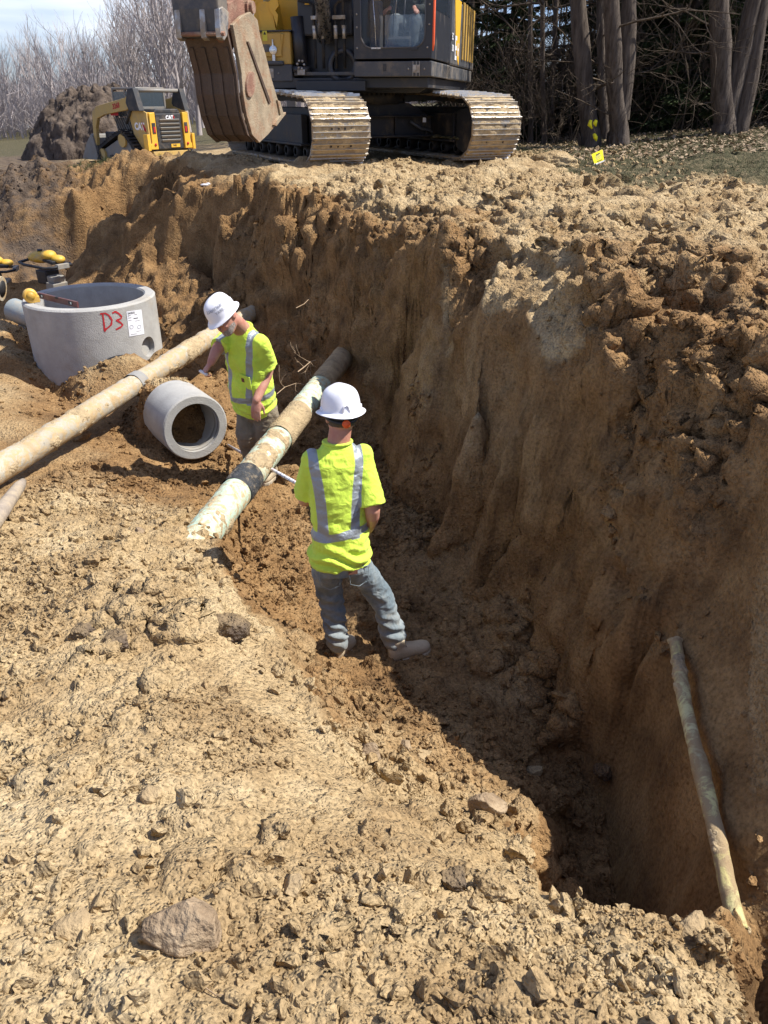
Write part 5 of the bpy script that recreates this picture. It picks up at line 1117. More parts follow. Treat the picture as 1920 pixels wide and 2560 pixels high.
def hand(mb_, wrist, pdir, nrm, thumb_side, curl=0.5, sc_=1.0, spread=0.08):
    """palm + five fingers. pdir: wrist->fingers; nrm: out of the back of the hand; thumb_side: +1/-1 along nrm x pdir"""
    d = Vector(pdir).normalized(); n_ = Vector(nrm); n_ = (n_ - d * n_.dot(d)).normalized(); s = n_.cross(d) * thumb_side; w_ = Vector(wrist)
    loft(mb_, [(w_, s, n_, .026 * sc_, .019 * sc_), (w_ + d * .03 * sc_, s, n_, .034 * sc_, .016 * sc_), (w_ + d * .065 * sc_, s, n_, .041 * sc_, .0145 * sc_), (w_ + d * .092 * sc_, s, n_, .039 * sc_, .012 * sc_)], 16)
    for k, (off, ln) in enumerate(((.030, .070), (.0105, .079), (-.0095, .074), (-.0285, .058))):
        b = w_ + d * .088 * sc_ + s * off * sc_; dd = (d + s * off * spread * 30 * .12).normalized(); p = [b]; a = 0
        for j, fr_ in enumerate((0.46, 0.30, 0.24)):
            a += curl * (0.75, 0.95, 0.6)[j] * (1 + 0.08 * k); v = dd * math.cos(a) - n_ * math.sin(a); p.append(p[-1] + v * ln * fr_ * sc_)
        limb(mb_, p, [.0096 * sc_, .0088 * sc_, .0080 * sc_, .0068 * sc_], 10)
    b = w_ + d * .025 * sc_ + s * .028 * sc_ - n_ * .006; v1 = (d * .75 + s * .62 - n_ * .25).normalized(); v2 = (d * .95 + s * .15 - n_ * (.25 + curl * .3)).normalized()
    limb(mb_, [b, b + v1 * .038 * sc_, b + v1 * .038 * sc_ + v2 * .030 * sc_, b + v1 * .038 * sc_ + v2 * .052 * sc_], [.0135 * sc_, .0115 * sc_, .0100 * sc_, .008 * sc_], 10)
def head(mb_, F_, c):     # F_ columns: right(of the person), forward... x = right, y = up-forward, z = up ; face looks along +y
    X_, Y_, Z_ = F_.col[0], F_.col[1], F_.col[2]; P_ = lambda x, y, z: Vector(c) + X_ * x + Y_ * y + Z_ * z
    rings = []
    for z, rx, ry, oy in ((-.115, .030, .030, .055), (-.105, .044, .048, .045), (-.085, .056, .070, .026), (-.05, .066, .086, .008), (-.01, .073, .094, .0), (.03, .076, .097, -.004), (.065, .073, .094, -.006), (.095, .058, .075, -.006), (.115, .032, .042, -.006)):
        rings.append((P_(0, oy, z), X_, Y_, rx, ry))
    loft(mb_, rings, 28, pw=2.15)
    loft(mb_, [(P_(0, .096, .012), X_, Z_, .009, .014), (P_(0, .112, -.012), X_, Z_, .012, .014), (P_(0, .116, -.026), X_, Z_, .016, .010), (P_(0, .098, -.034), X_, Z_, .014, .006)], 14)
    for s in (-1, 1):
        loft(mb_, [(P_(s * .070, -.012, -.002), Y_, Z_, .016, .026), (P_(s * .082, -.018, .0), Y_, Z_, .019, .031), (P_(s * .088, -.022, .001), Y_, Z_, .013, .024)], 12)
        mb_.ball(P_(s * .031, .086, .022), (.022, .014, .010), 10, 6)       # brow
        mb_.ball(P_(s * .040, .075, -.022), (.020, .016, .018), 10, 6)      # cheek
    mb_.ball(P_(0, .094, -.058), (.024, .012, .008), 12, 6); mb_.ball(P_(0, .092, -.068), (.021, .012, .008), 12, 6); mb_.ball(P_(0, .085, -.094), (.022, .016, .014), 12, 6)
    return P_
def hat(parent, F_, c, sc_=1.0, full=1.0, tilt=0.0):
    """hard hat with all-round brim; F_ as for the head"""
    X_, Y_, Z_ = F_.col[0], F_.col[1], F_.col[2]
    n = 64; vs = []; fs = []
    prof = [(0.0, .158), (.03, .157), (.06, .150), (.085, .135), (.103, .112), (.113, .082), (.118, .05), (.120, .02), (.123, .008), (.134, .001), (.147, -.006), (.151, -.010), (.151, -.013), (.145, -.011), (.121, .000), (.114, .02), (.112, .06), (.09, .12), (.05, .145), (0.0, .150)]
    for (r, z) in prof:
        for j in range(n):
            t = 2 * PI * j / n; x = math.cos(t); y = math.sin(t); e = 1.0 + 0.14 * abs(y) ** 2
            rr = r
            if r > .13: e = 1.0 + (0.17 if y > 0 else 0.10) * abs(y) ** 3 - 0.035 * abs(x) ** 2; 
            zz = z + (0.006 * math.cos(6 * PI * max(-0.25, min(0.25, x * r / .12)) ) if .03 < r < .12 and z > .1 and abs(x * r) < .05 and False else 0)
            if 0.1 < z and abs(x * r) < .045: zz += .007 * math.cos(x * r / .045 * PI / 2)        # crown ridge
            if r > .13: zz += -0.006 * abs(y) + 0.010 * abs(x) ** 2
            vs.append(Vector(c) + (X_ * (rr * x) + Y_ * (rr * y * e) + Z_ * zz) * sc_)
    k = len(prof)
    for i in range(k - 1):
        for j in range(n): fs.append((i * n + j, i * n + (j + 1) % n, (i + 1) * n + (j + 1) % n, (i + 1) * n + j))
    q = MB(); q.add(vs, fs, True); h = q.build('hard_hat', hatM, parent); h.matrix_parent_inverse = parent.matrix_world.inverted()
    sub = h.modifiers.new('s', 'SUBSURF'); sub.levels = 1; sub.render_levels = 1
    P_ = lambda x, y, z: Vector(c) + (X_ * x + Y_ * y + Z_ * z) * sc_
    for s in (-1, 1):
        q = MB(); q.tube([P_(s * .020, -.135, .016), P_(s * .014, -.137, .050), P_(0, -.135, .056)], .0045, 8); q.tube([P_(s * .118, .01, .012), P_(s * .122, -.01, .03), P_(s * .117, -.03, .012)], .006, 8); q.build('accessory_slot', hatM, h).matrix_parent_inverse = Matrix()
    return h, P_

def person_root(name, loc, label):
    o = empty(name, loc, 0, label, 'person'); bpy.context.view_layer.update(); return o
def boots(parent, spec):
    for (heel, toe, h_) in spec:
        heel = Vector(heel); toe = Vector(toe); d = toe - heel; L_ = d.length; d.normalize(); up_ = Vector((0, 0, 1)); s = d.cross(up_).normalized(); up_ = s.cross(d).normalized()
        q = MB(); pr = lambda t, z: heel + d * (t * L_) + up_ * z
        loft(q, [(pr(0.02, .05), s, up_, .026, .045), (pr(.12, .06), s, up_, .040, .058), (pr(.30, .06), s, up_, .043, .060), (pr(.50, .052), s, up_, .044, .050), (pr(.68, .043), s, up_, .050, .040), (pr(.85, .040), s, up_, .048, .036), (pr(.96, .036), s, up_, .034, .030), (pr(1.0, .034), s, up_, .018, .018)], 20)
        loft(q, [(pr(.24, .05), s, d, .038, .050), (pr(.25, .09), s, d, .036, .046), (pr(.26, .12), s, d, .036, .044), (pr(.27, h_ * .75), s, d, .034, .040)], 20)
        b = remesh(q, 'boot', bootM, parent, 0.006, 4)
        q = MB()
        for z0, z1, e in ((-.012, .016, 1.06),):
            out = [(0.0, .028), (.10, .040), (.30, .037), (.5, .040), (.70, .052), (.88, .047), (1.0, .024), (1.03, .0)]
            pts = [(t, w_) for t, w_ in out] + [(t, -w_) for t, w_ in reversed(out[:-1])]
            vs = [heel + d * (t * L_ * 1.0 - .004) + s * w_ * e + up_ * z for z in (z0, z1) for t, w_ in pts]; k = len(pts)
            q.add(vs, [tuple(range(k)), tuple(range(2 * k - 1, k - 1, -1))] + [(i, (i + 1) % k, k + (i + 1) % k, k + i) for i in range(k)])
        so_ = q.build('sole', soleM, b, 0.004); so_.matrix_parent_inverse = Matrix()
        for k in range(5):
            q = MB(); q.tube([pr(.34 + .07 * k, .112 - .012 * k) - s * .03, pr(.35 + .07 * k, .124 - .013 * k), pr(.34 + .07 * k, .112 - .012 * k) + s * .03], .0035, 6); q.build('lace', khakM, b).matrix_parent_inverse = Matrix()
def wr_fn(seed, a1=0.010, a2=0.004, sc1=(7, 7, 16), gather=None):
    def f(co):
        x, y, z = co[:, 0] + seed, co[:, 1], co[:, 2]
        r = a1 * fbm(x * sc1[0] / 7, y * sc1[1] / 7, z * sc1[2] / 7, 6.0, 3, 0.5) + a2 * fbm(x, y, z * 1.6, 17.0, 2, 0.5, ridged=True)
        if gather is not None: r = r + gather(co)
        return r
    return f

# ======================= worker seen from behind ==================
D2 = 3.72
def j2(u, v, y): return aty(u, v, y)
sw = 1.0
shirt_yaw = R(-14)      # he faces away and a little to the left
hipc = j2(850, 1372, 3.74); neck = j2(844, 1108, 3.80); up2 = (neck - hipc).normalized()
rt2 = Vector((math.cos(0.26), math.sin(0.26), 0))
F2, _ = frame(hipc, up2, rt2); X2, Y2, Z2 = F2.col[0], F2.col[1], F2.col[2]; TLn = (neck - hipc).length
man2 = person_root('person', (hipc.x, hipc.y, gz(hipc.x, hipc.y)), 'worker seen from behind in white hard hat, hi-vis shirt and faded jeans')
shL = hipc + Z2 * (TLn - .078) - X2 * .140 ; shR = hipc + Z2 * (TLn - .078) + X2 * .142
elR = j2(934, 1283, 3.70); wrR = j2(921, 1322, 3.86); elL = j2(763, 1255, 3.82); wrL = j2(764, 1232, 4.05)
# head
hdc = j2(852, 1040, 3.84); FH2, _ = frame(hdc, Vector((-0.02, 0.16, 1)), Vector((math.cos(0.30), math.sin(0.30), 0)))
body = MB(); Ph = head(body, FH2, hdc)
limb(body, [hdc - Vector((0, .02, .05)), neck + Vector((0, 0.0, -.03))], [.060, .064], 20)
loft(body, [(hipc + Z2 * t, X2, Y2, rx, ry) for t, rx, ry in ((-.10, .11, .07), (.0, .12, .08), (.2, .115, .08), (.38, .13, .08), (TLn - .10, .12, .06), (TLn - .02, .06, .05))], 24)
limb(body, [shR, elR, wrR], [.052, .044, .030]); limb(body, [shL, elL, wrL], [.052, .044, .030])
hand(body, wrR, Vector((-.25, .75, -.75)), Vector((.9, .3, .1)), 1, 0.75, 0.98)
hand(body, wrL, Vector((.45, .85, -.15)), Vector((-.7, .5, .45)), -1, 1.05, 0.98)
lh = (hipc + Vector((-.075, 0, -.06)), j2(825, 1490, 3.80), j2(842, 1588, 3.73)); rh = (hipc + Vector((.075, 0, -.06)), j2(953, 1488, 3.82), j2(985, 1590, 3.75))
limb(body, lh, [.06, .045, .035]); limb(body, rh, [.06, .045, .035])
bod2 = remesh(body, 'body', skinM, man2, 0.0055, 3)
# shirt
sh = MB()
loft(sh, [(hipc + Z2 * t + Y2 * oy, X2, Y2, rx, ry) for t, rx, ry, oy in ((-.085, .172, .140, 0), (-.06, .184, .152, 0), (-.02, .180, .150, 0), (.05, .166, .136, 0), (.14, .158, .122, 0), (.26, .162, .118, 0), (.36, .168, .118, 0), (TLn - .13, .170, .106, .0), (TLn - .07, .150, .090, 0), (TLn - .03, .105, .074, 0), (TLn + .012, .068, .062, .004))], 40)
slR = shR.lerp(elR, 0.86); slL = shL.lerp(elL, 0.82)
def sleeve(q, a, b, ra_=.080, rb_=.082, inward=None):
    d = (b - a).normalized(); a0 = a - d * 0.0
    P = [a0.lerp(b, t) for t in (0, .25, .5, .75, 1)]; q.tube(P, [ra_, ra_ * 1.0, (ra_ + rb_) / 2 * .98, rb_ * .97, rb_], 24); q.ball(a0, ra_ * .98, 20, 12)
sleeve(sh, shR, slR, .062, .076); sleeve(sh, shL, slL, .060, .072)
def gath(co):
    t = (co - np.array(hipc)) @ np.array(Z2); a = (co - np.array(hipc)) @ np.array(X2)
    return 0.012 * np.exp(-((t + .03) / .07) ** 2) * np.sin(t * 90 + 14 * a + 3 * np.sin(a * 16)) + 0.006 * np.exp(-((t - .12) / .10) ** 2) * np.sin(t * 60 - 30 * np.abs(a))
shirt2 = remesh(sh, 'shirt', hivM, man2, 0.0062, 5, wr_fn(3.3, 0.016, 0.004, (6, 6, 11), gather=gath))
def stripes(H_, X_, Y_, Z_, band_t, w, sx, xw=0.027, dx_top=0.0, off=0.0):
    H_ = np.array(H_); X_ = np.array(X_); Z_ = np.array(Z_)
    def f(co):
        r = co - H_; t = r @ Z_; a = r @ X_ + off
        s1 = w / 2 - np.abs(t - band_t - 0.02 * np.sin(a * 9)); in_torso = 0.20 - np.abs(a)
        s1 = np.minimum(s1, in_torso)
        out = s1
        for s in (-1, 1):
            cx = s * (sx + dx_top * np.clip((t - band_t) / 0.4, 0, 1) ** 2); s2 = np.minimum(xw - np.abs(a - cx), t - band_t + w / 2); out = np.maximum(out, s2)
        return out
    return f
attr(shirt2, 'stripe', stripes(hipc, X2, Y2, Z2, .135, .050, .088, .026, .035, .022))
q = MB(); ringc = hipc + Z2 * (TLn + .004); pts = [ringc + X2 * (.078 * math.cos(2 * PI * k / 24)) + Y2 * (.071 * math.sin(2 * PI * k / 24) + .004) + Z2 * .004 for k in range(25)]; q.tube(pts, .008, 8); c_ = q.build('collar', hivP, shirt2); c_.matrix_parent_inverse = Matrix()
# jeans
jn = MB()
loft(jn, [(hipc + Z2 * t, X2, Y2, rx, ry) for t, rx, ry in ((.05, .152, .112), (-.02, .158, .122), (-.08, .162, .130), (-.13, .150, .120))], 32)
def leg(q, hp, kn, an, r0=.092, r1=.074, r2=.068, r3=.070):
    a = hp; P = [a, a.lerp(kn, .35), a.lerp(kn, .7), kn, kn.lerp(an, .35), kn.lerp(an, .72), an]
    P.append(an + (an - kn).normalized() * .02 + Vector((0, .0, -.012))); limb(q, P, [r0, r0 * .92, r1 * 1.02, r1, r2 * 1.04, r2, r3, r3 * .98], 22)
leg(jn, hipc + X2 * -.078 - Z2 * .10, lh[1], lh[2] + Vector((0, 0, -.02)))
leg(jn, hipc + X2 * .078 - Z2 * .10, rh[1], rh[2] + Vector((0, 0, -.02)))
ank = [np.array(lh[2]), np.array(rh[2])]
def jgath(co):
    r = 0
    for a in ank:
        d = co - a; dd = np.sqrt((d[:, :2] ** 2).sum(1)); r = r + 0.010 * np.exp(-((d[:, 2] - .05) / .10) ** 2) * (dd < .2) * np.sin(d[:, 2] * 100 + d[:, 0] * 50 + 5 * fbm(co[:, 0], co[:, 1], co[:, 2], 9.0, 2))
    for k_ in (lh[1], rh[1]):
        d = co - np.array(k_); r = r + 0.005 * np.exp(-(d[:, 2] / .12) ** 2) * (np.abs(d[:, 0]) < .15) * np.sin(d[:, 2] * 55 + 40 * d[:, 0] + 5 * fbm(co[:, 0], co[:, 1], co[:, 2], 7.0, 2))
    return r
jeans = remesh(jn, 'jeans', jeanM, man2, 0.0065, 4, wr_fn(8.1, 0.012, 0.004, (7, 7, 12), jgath))
zf = min(lh[2].z, rh[2].z)
attr(jeans, 'mud', lambda co: np.clip(0.75 - (co[:, 2] - zf) / 0.28, 0, 0.75) * (0.5 + 0.5 * fbm(co[:, 0], co[:, 1], co[:, 2], 9.0, 3)) )
# pockets, belt patch
for (a_, w_, m__) in ((.085, .060, jeanM), (-.085, .060, jeanM)):
    q = MB(); P = lambda x, z: hipc + X2 * x + Z2 * z
    cc = [(a_ - w_, -.075), (a_ + w_, -.075), (a_ + w_ * .9, -.17), (a_, -.195), (a_ - w_ * .9, -.17)]
    q.tube([P(x, z) - Y2 * (.133 - abs(x) * .22) for x, z in cc] + [P(*cc[0]) - Y2 * (.133 - abs(cc[0][0]) * .22)], .0022, 6); q.build('pocket_seam', jeanM, jeans).matrix_parent_inverse = Matrix()
q = MB(); q.box((0, 0, 0), (.052, .005, .026)); p_ = q.build('leather_patch', mat('brown_patch', (0.16, 0.07, 0.045), 0.7), jeans); p_.matrix_parent_inverse = Matrix(); p_.matrix_local = Matrix.Translation(hipc + X2 * .045 - Z2 * .088 - Y2 * .137) @ F2.to_4x4()
gr1 = gz(lh[2].x, lh[2].y)
hL = j2(836, 1654, 3.69); tL = j2(882, 1606, 3.89); hR = j2(972, 1655, 3.70); tR = j2(1074, 1622, 3.80)
boots(man2, [(hL + Vector((0, 0, .0)), tL, .20), (hR, tR, .20)])
hat2, PH2 = hat(man2, FH2, hdc + FH2.col[2] * .030 - FH2.col[1] * .004, 0.90)
q = MB(); q.tube([Ph(.082 * math.cos(a), -.004 + .103 * math.sin(a), .004 - .022 * max(0, -math.sin(a))) for a in [PI + k * PI / 16 for k in range(17)]], .011, 8); st_ = q.build('headband', blkM, hat2); st_.matrix_parent_inverse = Matrix()
q = MB(); kd = -FH2.col[1]; q.lathe([(.0001, 0), (.022, 0), (.022, .012), (.0001, .014)], 20, Ph(0, -.112, -.020), rot=kd.to_track_quat('Z', 'Y').to_matrix()); q.build('ratchet_knob', knobM, hat2).matrix_parent_inverse = Matrix()
q = MB()
loft(q, [(Ph(0, -.004, z), FH2.col[0], FH2.col[1], rx + .004, ry + .004) for z, rx, ry in ((-.045, .064, .082), (-.01, .073, .094), (.03, .076, .097), (.065, .073, .094))], 28, pw=2.15); hr = remesh(q, 'hair', hairM, man2, 0.006, 1)
bm = bmesh.new(); bm.from_mesh(hr.data); dels = [v for v in bm.verts if (v.co - hdc).dot(FH2.col[1]) > .015 - .1 * max(0, (v.co - hdc).dot(FH2.col[2]))]; bmesh.ops.delete(bm, geom=dels, context='VERTS'); bm.to_mesh(hr.data); bm.free()

# ======================= worker bending forward ==================
D1 = 6.0
hip1 = aty(640, 1000, 6.12); neck1 = aty(606, 818, 5.96)
up1 = (neck1 - hip1).normalized(); fw1 = Vector((-.55, -.83, 0)).normalized()      # chest faces the camera and to the left
F1, _ = frame(hip1, up1, Vector((fw1.y, -fw1.x, 0)) * 1.0)       # x = his left-hand side as the viewer sees it on the right?
X1 = F1.col[0]; 
if X1.x < 0: X1 = -X1
Z1 = F1.col[2]; Y1 = Z1.cross(X1)                                # y points away from the chest
T1 = (neck1 - hip1).length
man1 = person_root('person', (aty(645, 1190, 6.1).x, 6.1, gz(-1.05, 6.1)), 'bearded worker in white hard hat and hi-vis shirt looking down beside the mint green pipe')
s1L = hip1 + Z1 * (T1 - .10) - X1 * .150 - Y1 * .01; s1R = hip1 + Z1 * (T1 - .095) + X1 * .160
e1R = aty(672, 926, 6.02); w1R = aty(641, 1000, 5.84); e1L = aty(543, 872, 5.90); w1L = aty(528, 905, 5.84)
hd1 = aty(564, 793, 5.74)
zf1 = Vector((-.20, -.28, .86)).normalized(); FH1r = Vector((-.50, -.86, 0)); 
Zh = Vector((-.46, -.28, .84)).normalized(); Yh = Vector((-.55, -.74, -.40)); Yh = (Yh - Zh * Yh.dot(Zh)).normalized(); Xh = Yh.cross(Zh)
FH1 = Matrix((Xh, Yh, Zh)).transposed()
body = MB(); Ph1 = head(body, FH1, hd1)
limb(body, [hd1 - Yh * .03 - Zh * .05, neck1 + Vector((0, 0, -.02))], [.062, .070], 20)
loft(body, [(hip1 + Z1 * t, X1, Y1, rx, ry) for t, rx, ry in ((-.10, .12, .08), (.0, .13, .10), (.2, .13, .11), (.38, .13, .09), (T1 - .10, .12, .07), (T1 - .02, .07, .06))], 24)
limb(body, [s1R, e1R, w1R], [.060, .052, .034]); limb(body, [s1L, e1L, w1L], [.058, .048, .033])
hand(body, w1R, Vector((-.10, -.25, -1.0)), Vector((-.1, -1.0, .25)), 1, 0.22, 1.08, 0.25)
hand(body, w1L, Vector((-.60, -.30, -.75)), Vector((-.55, -.2, .75)), -1, 1.05, 1.05)
ll = (hip1 - X1 * .09 - Z1 * .06, aty(614, 1088, 6.04), aty(640, 1170, 6.2)); rl = (hip1 + X1 * .09 - Z1 * .06, aty(655, 1090, 6.08), aty(668, 1158, 6.15))
limb(body, ll, [.06, .045, .035]); limb(body, rl, [.06, .045, .035])
bod1 = remesh(body, 'body', skinM, man1, 0.0062, 3)
sh = MB()
loft(sh, [(hip1 + Z1 * t + Y1 * oy, X1, Y1, rx, ry) for t, rx, ry, oy in ((-.075, .178, .150, -.02), (-.05, .186, .160, -.025), (.02, .186, .166, -.03), (.12, .184, .168, -.035), (.24, .186, .152, -.02), (.34, .190, .134, -.01), (T1 - .14, .188, .116, 0), (T1 - .08, .165, .098, 0), (T1 - .03, .112, .080, 0), (T1 + .012, .074, .068, -.004))], 40)
sl1R = s1R.lerp(e1R, .80); sl1L = s1L.lerp(e1L, .85)
sleeve(sh, s1R, sl1R, .074, .088); sleeve(sh, s1L, sl1L, .070, .080)
def gath1(co):
    t = (co - np.array(hip1)) @ np.array(Z1); a = (co - np.array(hip1)) @ np.array(X1)
    return 0.010 * np.exp(-((t + .02) / .08) ** 2) * np.sin(t * 80 + 18 * a) + 0.007 * np.exp(-((t - .3) / .15) ** 2) * np.sin(a * 50 + t * 30)
shirt1 = remesh(sh, 'shirt', hivM, man1, 0.0072, 5, wr_fn(21.0, 0.018, 0.004, (6, 6, 11), gather=gath1))
attr(shirt1, 'stripe', stripes(hip1, X1, Y1, Z1, .105, .050, .098, .026, .02))
q = MB(); pts = [hip1 + Z1 * (T1 + .008) + X1 * (.082 * math.cos(2 * PI * k / 24)) + Y1 * (.076 * math.sin(2 * PI * k / 24) - .004) for k in range(25)]; q.tube(pts, .009, 8); q.build('collar', hivP, shirt1).matrix_parent_inverse = Matrix()
q = MB(); q.box((0, 0, 0), (.11, .008, .12)); p_ = q.build('chest_pocket', hivP, shirt1, 0.003); p_.matrix_parent_inverse = Matrix(); p_.matrix_local = Matrix.Translation(hip1 + X1 * .075 + Z1 * .285 - Y1 * .152) @ Matrix((X1, Y1, Z1)).transposed().to_4x4(); 
q = MB(); q.box((0, 0, 0), (.026, .004, .034)); p2_ = q.build('pocket_label', mat('brown_patch', (0.16, 0.07, 0.045), 0.7), p_); p2_.matrix_local = Matrix.Translation((-.02, -.006, .015)); p2_.matrix_parent_inverse = Matrix()
tr = MB()
loft(tr, [(hip1 + Z1 * t, X1, Y1, rx, ry) for t, rx, ry in ((.05, .165, .135), (-.02, .172, .145), (-.09, .172, .145), (-.14, .158, .130))], 32)
leg(tr, ll[0] - Z1 * .03, ll[1], ll[2], .108, .088, .078, .080); leg(tr, rl[0] - Z1 * .03, rl[1], rl[2], .108, .088, .078, .080)
trs = remesh(tr, 'trousers', khakM, man1, 0.0075, 4, wr_fn(30.0, 0.014, 0.005, (7, 7, 12)))
attr(trs, 'mud', lambda co: np.clip(0.6 - (co[:, 2] + 2.1) / 0.35, 0, 0.6))
boots(man1, [(aty(690, 1188, 6.22), aty(655, 1212, 6.0), .16), (aty(632, 1195, 6.28), aty(604, 1212, 6.06), .16)])
hat1, PH1 = hat(man1, FH1, hd1 + Zh * .036, 0.92)
q = MB()
loft(q, [(Ph1(0, .058, -.112), Xh, Yh, .030, .030), (Ph1(0, .048, -.100), Xh, Yh, .047, .052), (Ph1(0, .030, -.080), Xh, Yh, .059, .072), (Ph1(0, .014, -.058), Xh, Yh, .066, .084), (Ph1(0, .006, -.035), Xh, Yh, .069, .086)], 24, pw=2.15)
bd = remesh(q, 'beard', beardM, man1, 0.006, 1, lambda co: 0.002 * fbm(co[:, 0], co[:, 1], co[:, 2], 90, 2))
bm = bmesh.new(); bm.from_mesh(bd.data)
dels = [v for v in bm.verts if (v.co - hd1).dot(Zh) > -.052 + 0.9 * max(0, abs((v.co - hd1).dot(Xh)) - .045) + (-.03 if (v.co - hd1).dot(Yh) < 0 else 0)]; bmesh.ops.delete(bm, geom=dels, context='VERTS'); bm.to_mesh(bd.data); bm.free()
for s in (-1, 1):
    q = MB(); q.ball(Ph1(s * .031, .084, .004), .0125, 12, 8); q.build('eye', eyeM, bod1).matrix_parent_inverse = bod1.matrix_world.inverted()
    q = MB(); q.ball(Ph1(s * .031, .0925, .002), .0055, 10, 6); q.build('pupil', blackT, bod1).matrix_parent_inverse = bod1.matrix_world.inverted()
    q = MB(); q.tube([Ph1(s * .016, .098, .024), Ph1(s * .032, .099, .029), Ph1(s * .047, .090, .024)], .004, 6); q.build('eyebrow', beardM, bod1).matrix_parent_inverse = bod1.matrix_world.inverted()
def hatw(co, x0, y0, s_=1.0):      # lettering wrapped over the crown of the hat, reading across the front
    a = (x0 + co.x); b = y0 + co.y; rr = .120; 
    z = .02 + b; k = float(np.interp(z, [.02, .05, .082, .112, .135, .150, .157], [.121, .119, .114, .104, .086, .061, .03])) + .0035; x = math.sin(a / rr); y = math.cos(a / rr)
    return PH1(x * k, y * k * (1 + .14 * y * y), z + .001)
text_obj('hat_writing', 'YMATERIALS', .030, greyT, hat1, ext=0, bold=.0006, bend=lambda c: hatw(Vector((c.x, c.y)), -0.10, .088)).matrix_parent_inverse = Matrix()
text_obj('hat_writing', 'JERRY', .030, greyT, hat1, ext=0, bold=.0006, bend=lambda c: hatw(Vector((c.x, c.y)), -0.12, .055)).matrix_parent_inverse = Matrix()
tc_ = MB(); tc_.box((0, 0, 0), (.022, .085, .016)); hw = w1L + Vector((-.60, -.30, -.75)).normalized() * .085 + Vector((-.01, -.02, -.01))
mk = tc_.build('marker', rodM, None, 0.003); mk.location = hw; mk.rotation_euler = (0.2, 0, 0.9); tag(mk, 'short silver marker held in the bearded worker\'s fist', 'marker')

# ======================= operator sitting in the cab ==================
cabw = lambda x, y, z: EX + Matrix.Rotation(EPH, 3, 'Z') @ Vector((x, y, z))
op = person_root('person', cabw(0.95, -1.0, cbt + 0.45), 'operator in jeans sitting behind the glass of the excavator cab')
b_ = MB(); hp = cabw(.98, -.72, cbt + .52); R3 = Matrix.Rotation(EPH, 3, 'Z'); vx, vy = R3 @ Vector((1, 0, 0)), R3 @ Vector((0, 1, 0)); vz = Vector((0, 0, 1))
loft(b_, [(hp + vz * t + vy * t * .15, vx, vy, rx, ry) for t, rx, ry in ((-.08, .17, .13), (.1, .165, .13), (.3, .175, .12), (.44, .18, .10), (.5, .09, .07))], 20)
hh_ = hp + vz * .68 + vy * .06; FHo = Matrix((-vx, -vy, vz)).transposed(); head(b_, FHo, hh_); limb(b_, [hh_ - vz * .08, hp + vz * .46 + vy * .06], [.058, .06])
for s in (-1, 1):
    sh_ = hp + vz * .42 + vx * s * .18 + vy * .05; el_ = hp + vz * .16 + vx * s * .27 - vy * .12; wr_ = hp + vz * .17 + vx * s * (.13 if s > 0 else .24) - vy * .36
    limb(b_, [sh_, el_, wr_], [.052, .044, .030]); hand(b_, wr_, -vy * .8 + vx * .45 * -s * -1 - vz * .35, vz + vx * .1, s, .45, 1.05)
    limb(b_, [hp + vx * s * .10 - vz * .02, hp + vx * s * .17 - vy * .44 + vz * .02, hp + vx * s * .15 - vy * .50 - vz * .40], [.08, .062, .05])
ob = remesh(b_, 'body', skinM, op, 0.009, 2)
q = MB()
for s in (-1, 1):
    limb(q, [hp + vx * s * .10 - vz * .02, hp + vx * s * .17 - vy * .45 + vz * .03, hp + vx * s * .15 - vy * .50 - vz * .40], [.105, .085, .068])
loft(q, [(hp + vz * t, vx, vy, .18, .14) for t in (-.10, .03)], 20); jo = remesh(q, 'jeans', jeanM, op, 0.010, 3, wr_fn(40, .01, .004))
darkC = cloth_mat('dark_jacket', (0.03, 0.035, 0.03), var=0.2)
q = MB(); loft(q, [(hp + vz * t + vy * t * .15, vx, vy, rx, ry) for t, rx, ry in ((-.04, .19, .15), (.1, .185, .15), (.3, .195, .14), (.44, .19, .115), (.5, .10, .08))], 20)
for s in (-1, 1):
    sh_ = hp + vz * .42 + vx * s * .18 + vy * .05; el_ = hp + vz * .16 + vx * s * .27 - vy * .12; wr_ = hp + vz * .17 + vx * s * (.13 if s > 0 else .24) - vy * .36; limb(q, [sh_, el_, el_.lerp(wr_, .8)], [.068, .060, .046])
remesh(q, 'jacket', darkC, op, 0.010, 3, wr_fn(44, .01, .004))
for s in (-1, 1):
    q = MB(); q.ball(hp + vx * s * .15 - vy * .56 - vz * .44, (.05, .13, .05), 14, 8); q.build('boot', bootM, op).matrix_parent_inverse = op.matrix_world.inverted()
q = MB(); q.box((0.98, -0.55, cbt + 0.28), (0.52, 0.52, 0.20)); q.box((0.98, -0.42, cbt + 0.80), (0.50, 0.14, 0.85)); q.build('seat', exB, cabo, 0.04)
q = MB(); q.box((0.62, -1.45, cbt + 0.42), (0.16, 0.20, 0.66)); q.box((0.98, -1.50, cbt + 0.18), (0.34, 0.16, 0.22), (0.3, 0, 0)); q.build('console', exG, cabo, 0.02)
for x_ in (0.86, 1.02):
    q = MB(); q.tube([(x_, -1.45, cbt + .1), (x_ + .03, -1.52, cbt + .45), (x_ + .04, -1.45, cbt + .95)], .011, 8); q.ball((x_ + .04, -1.45, cbt + .97), .03, 10, 6); q.build('travel_lever', exB, cabo)
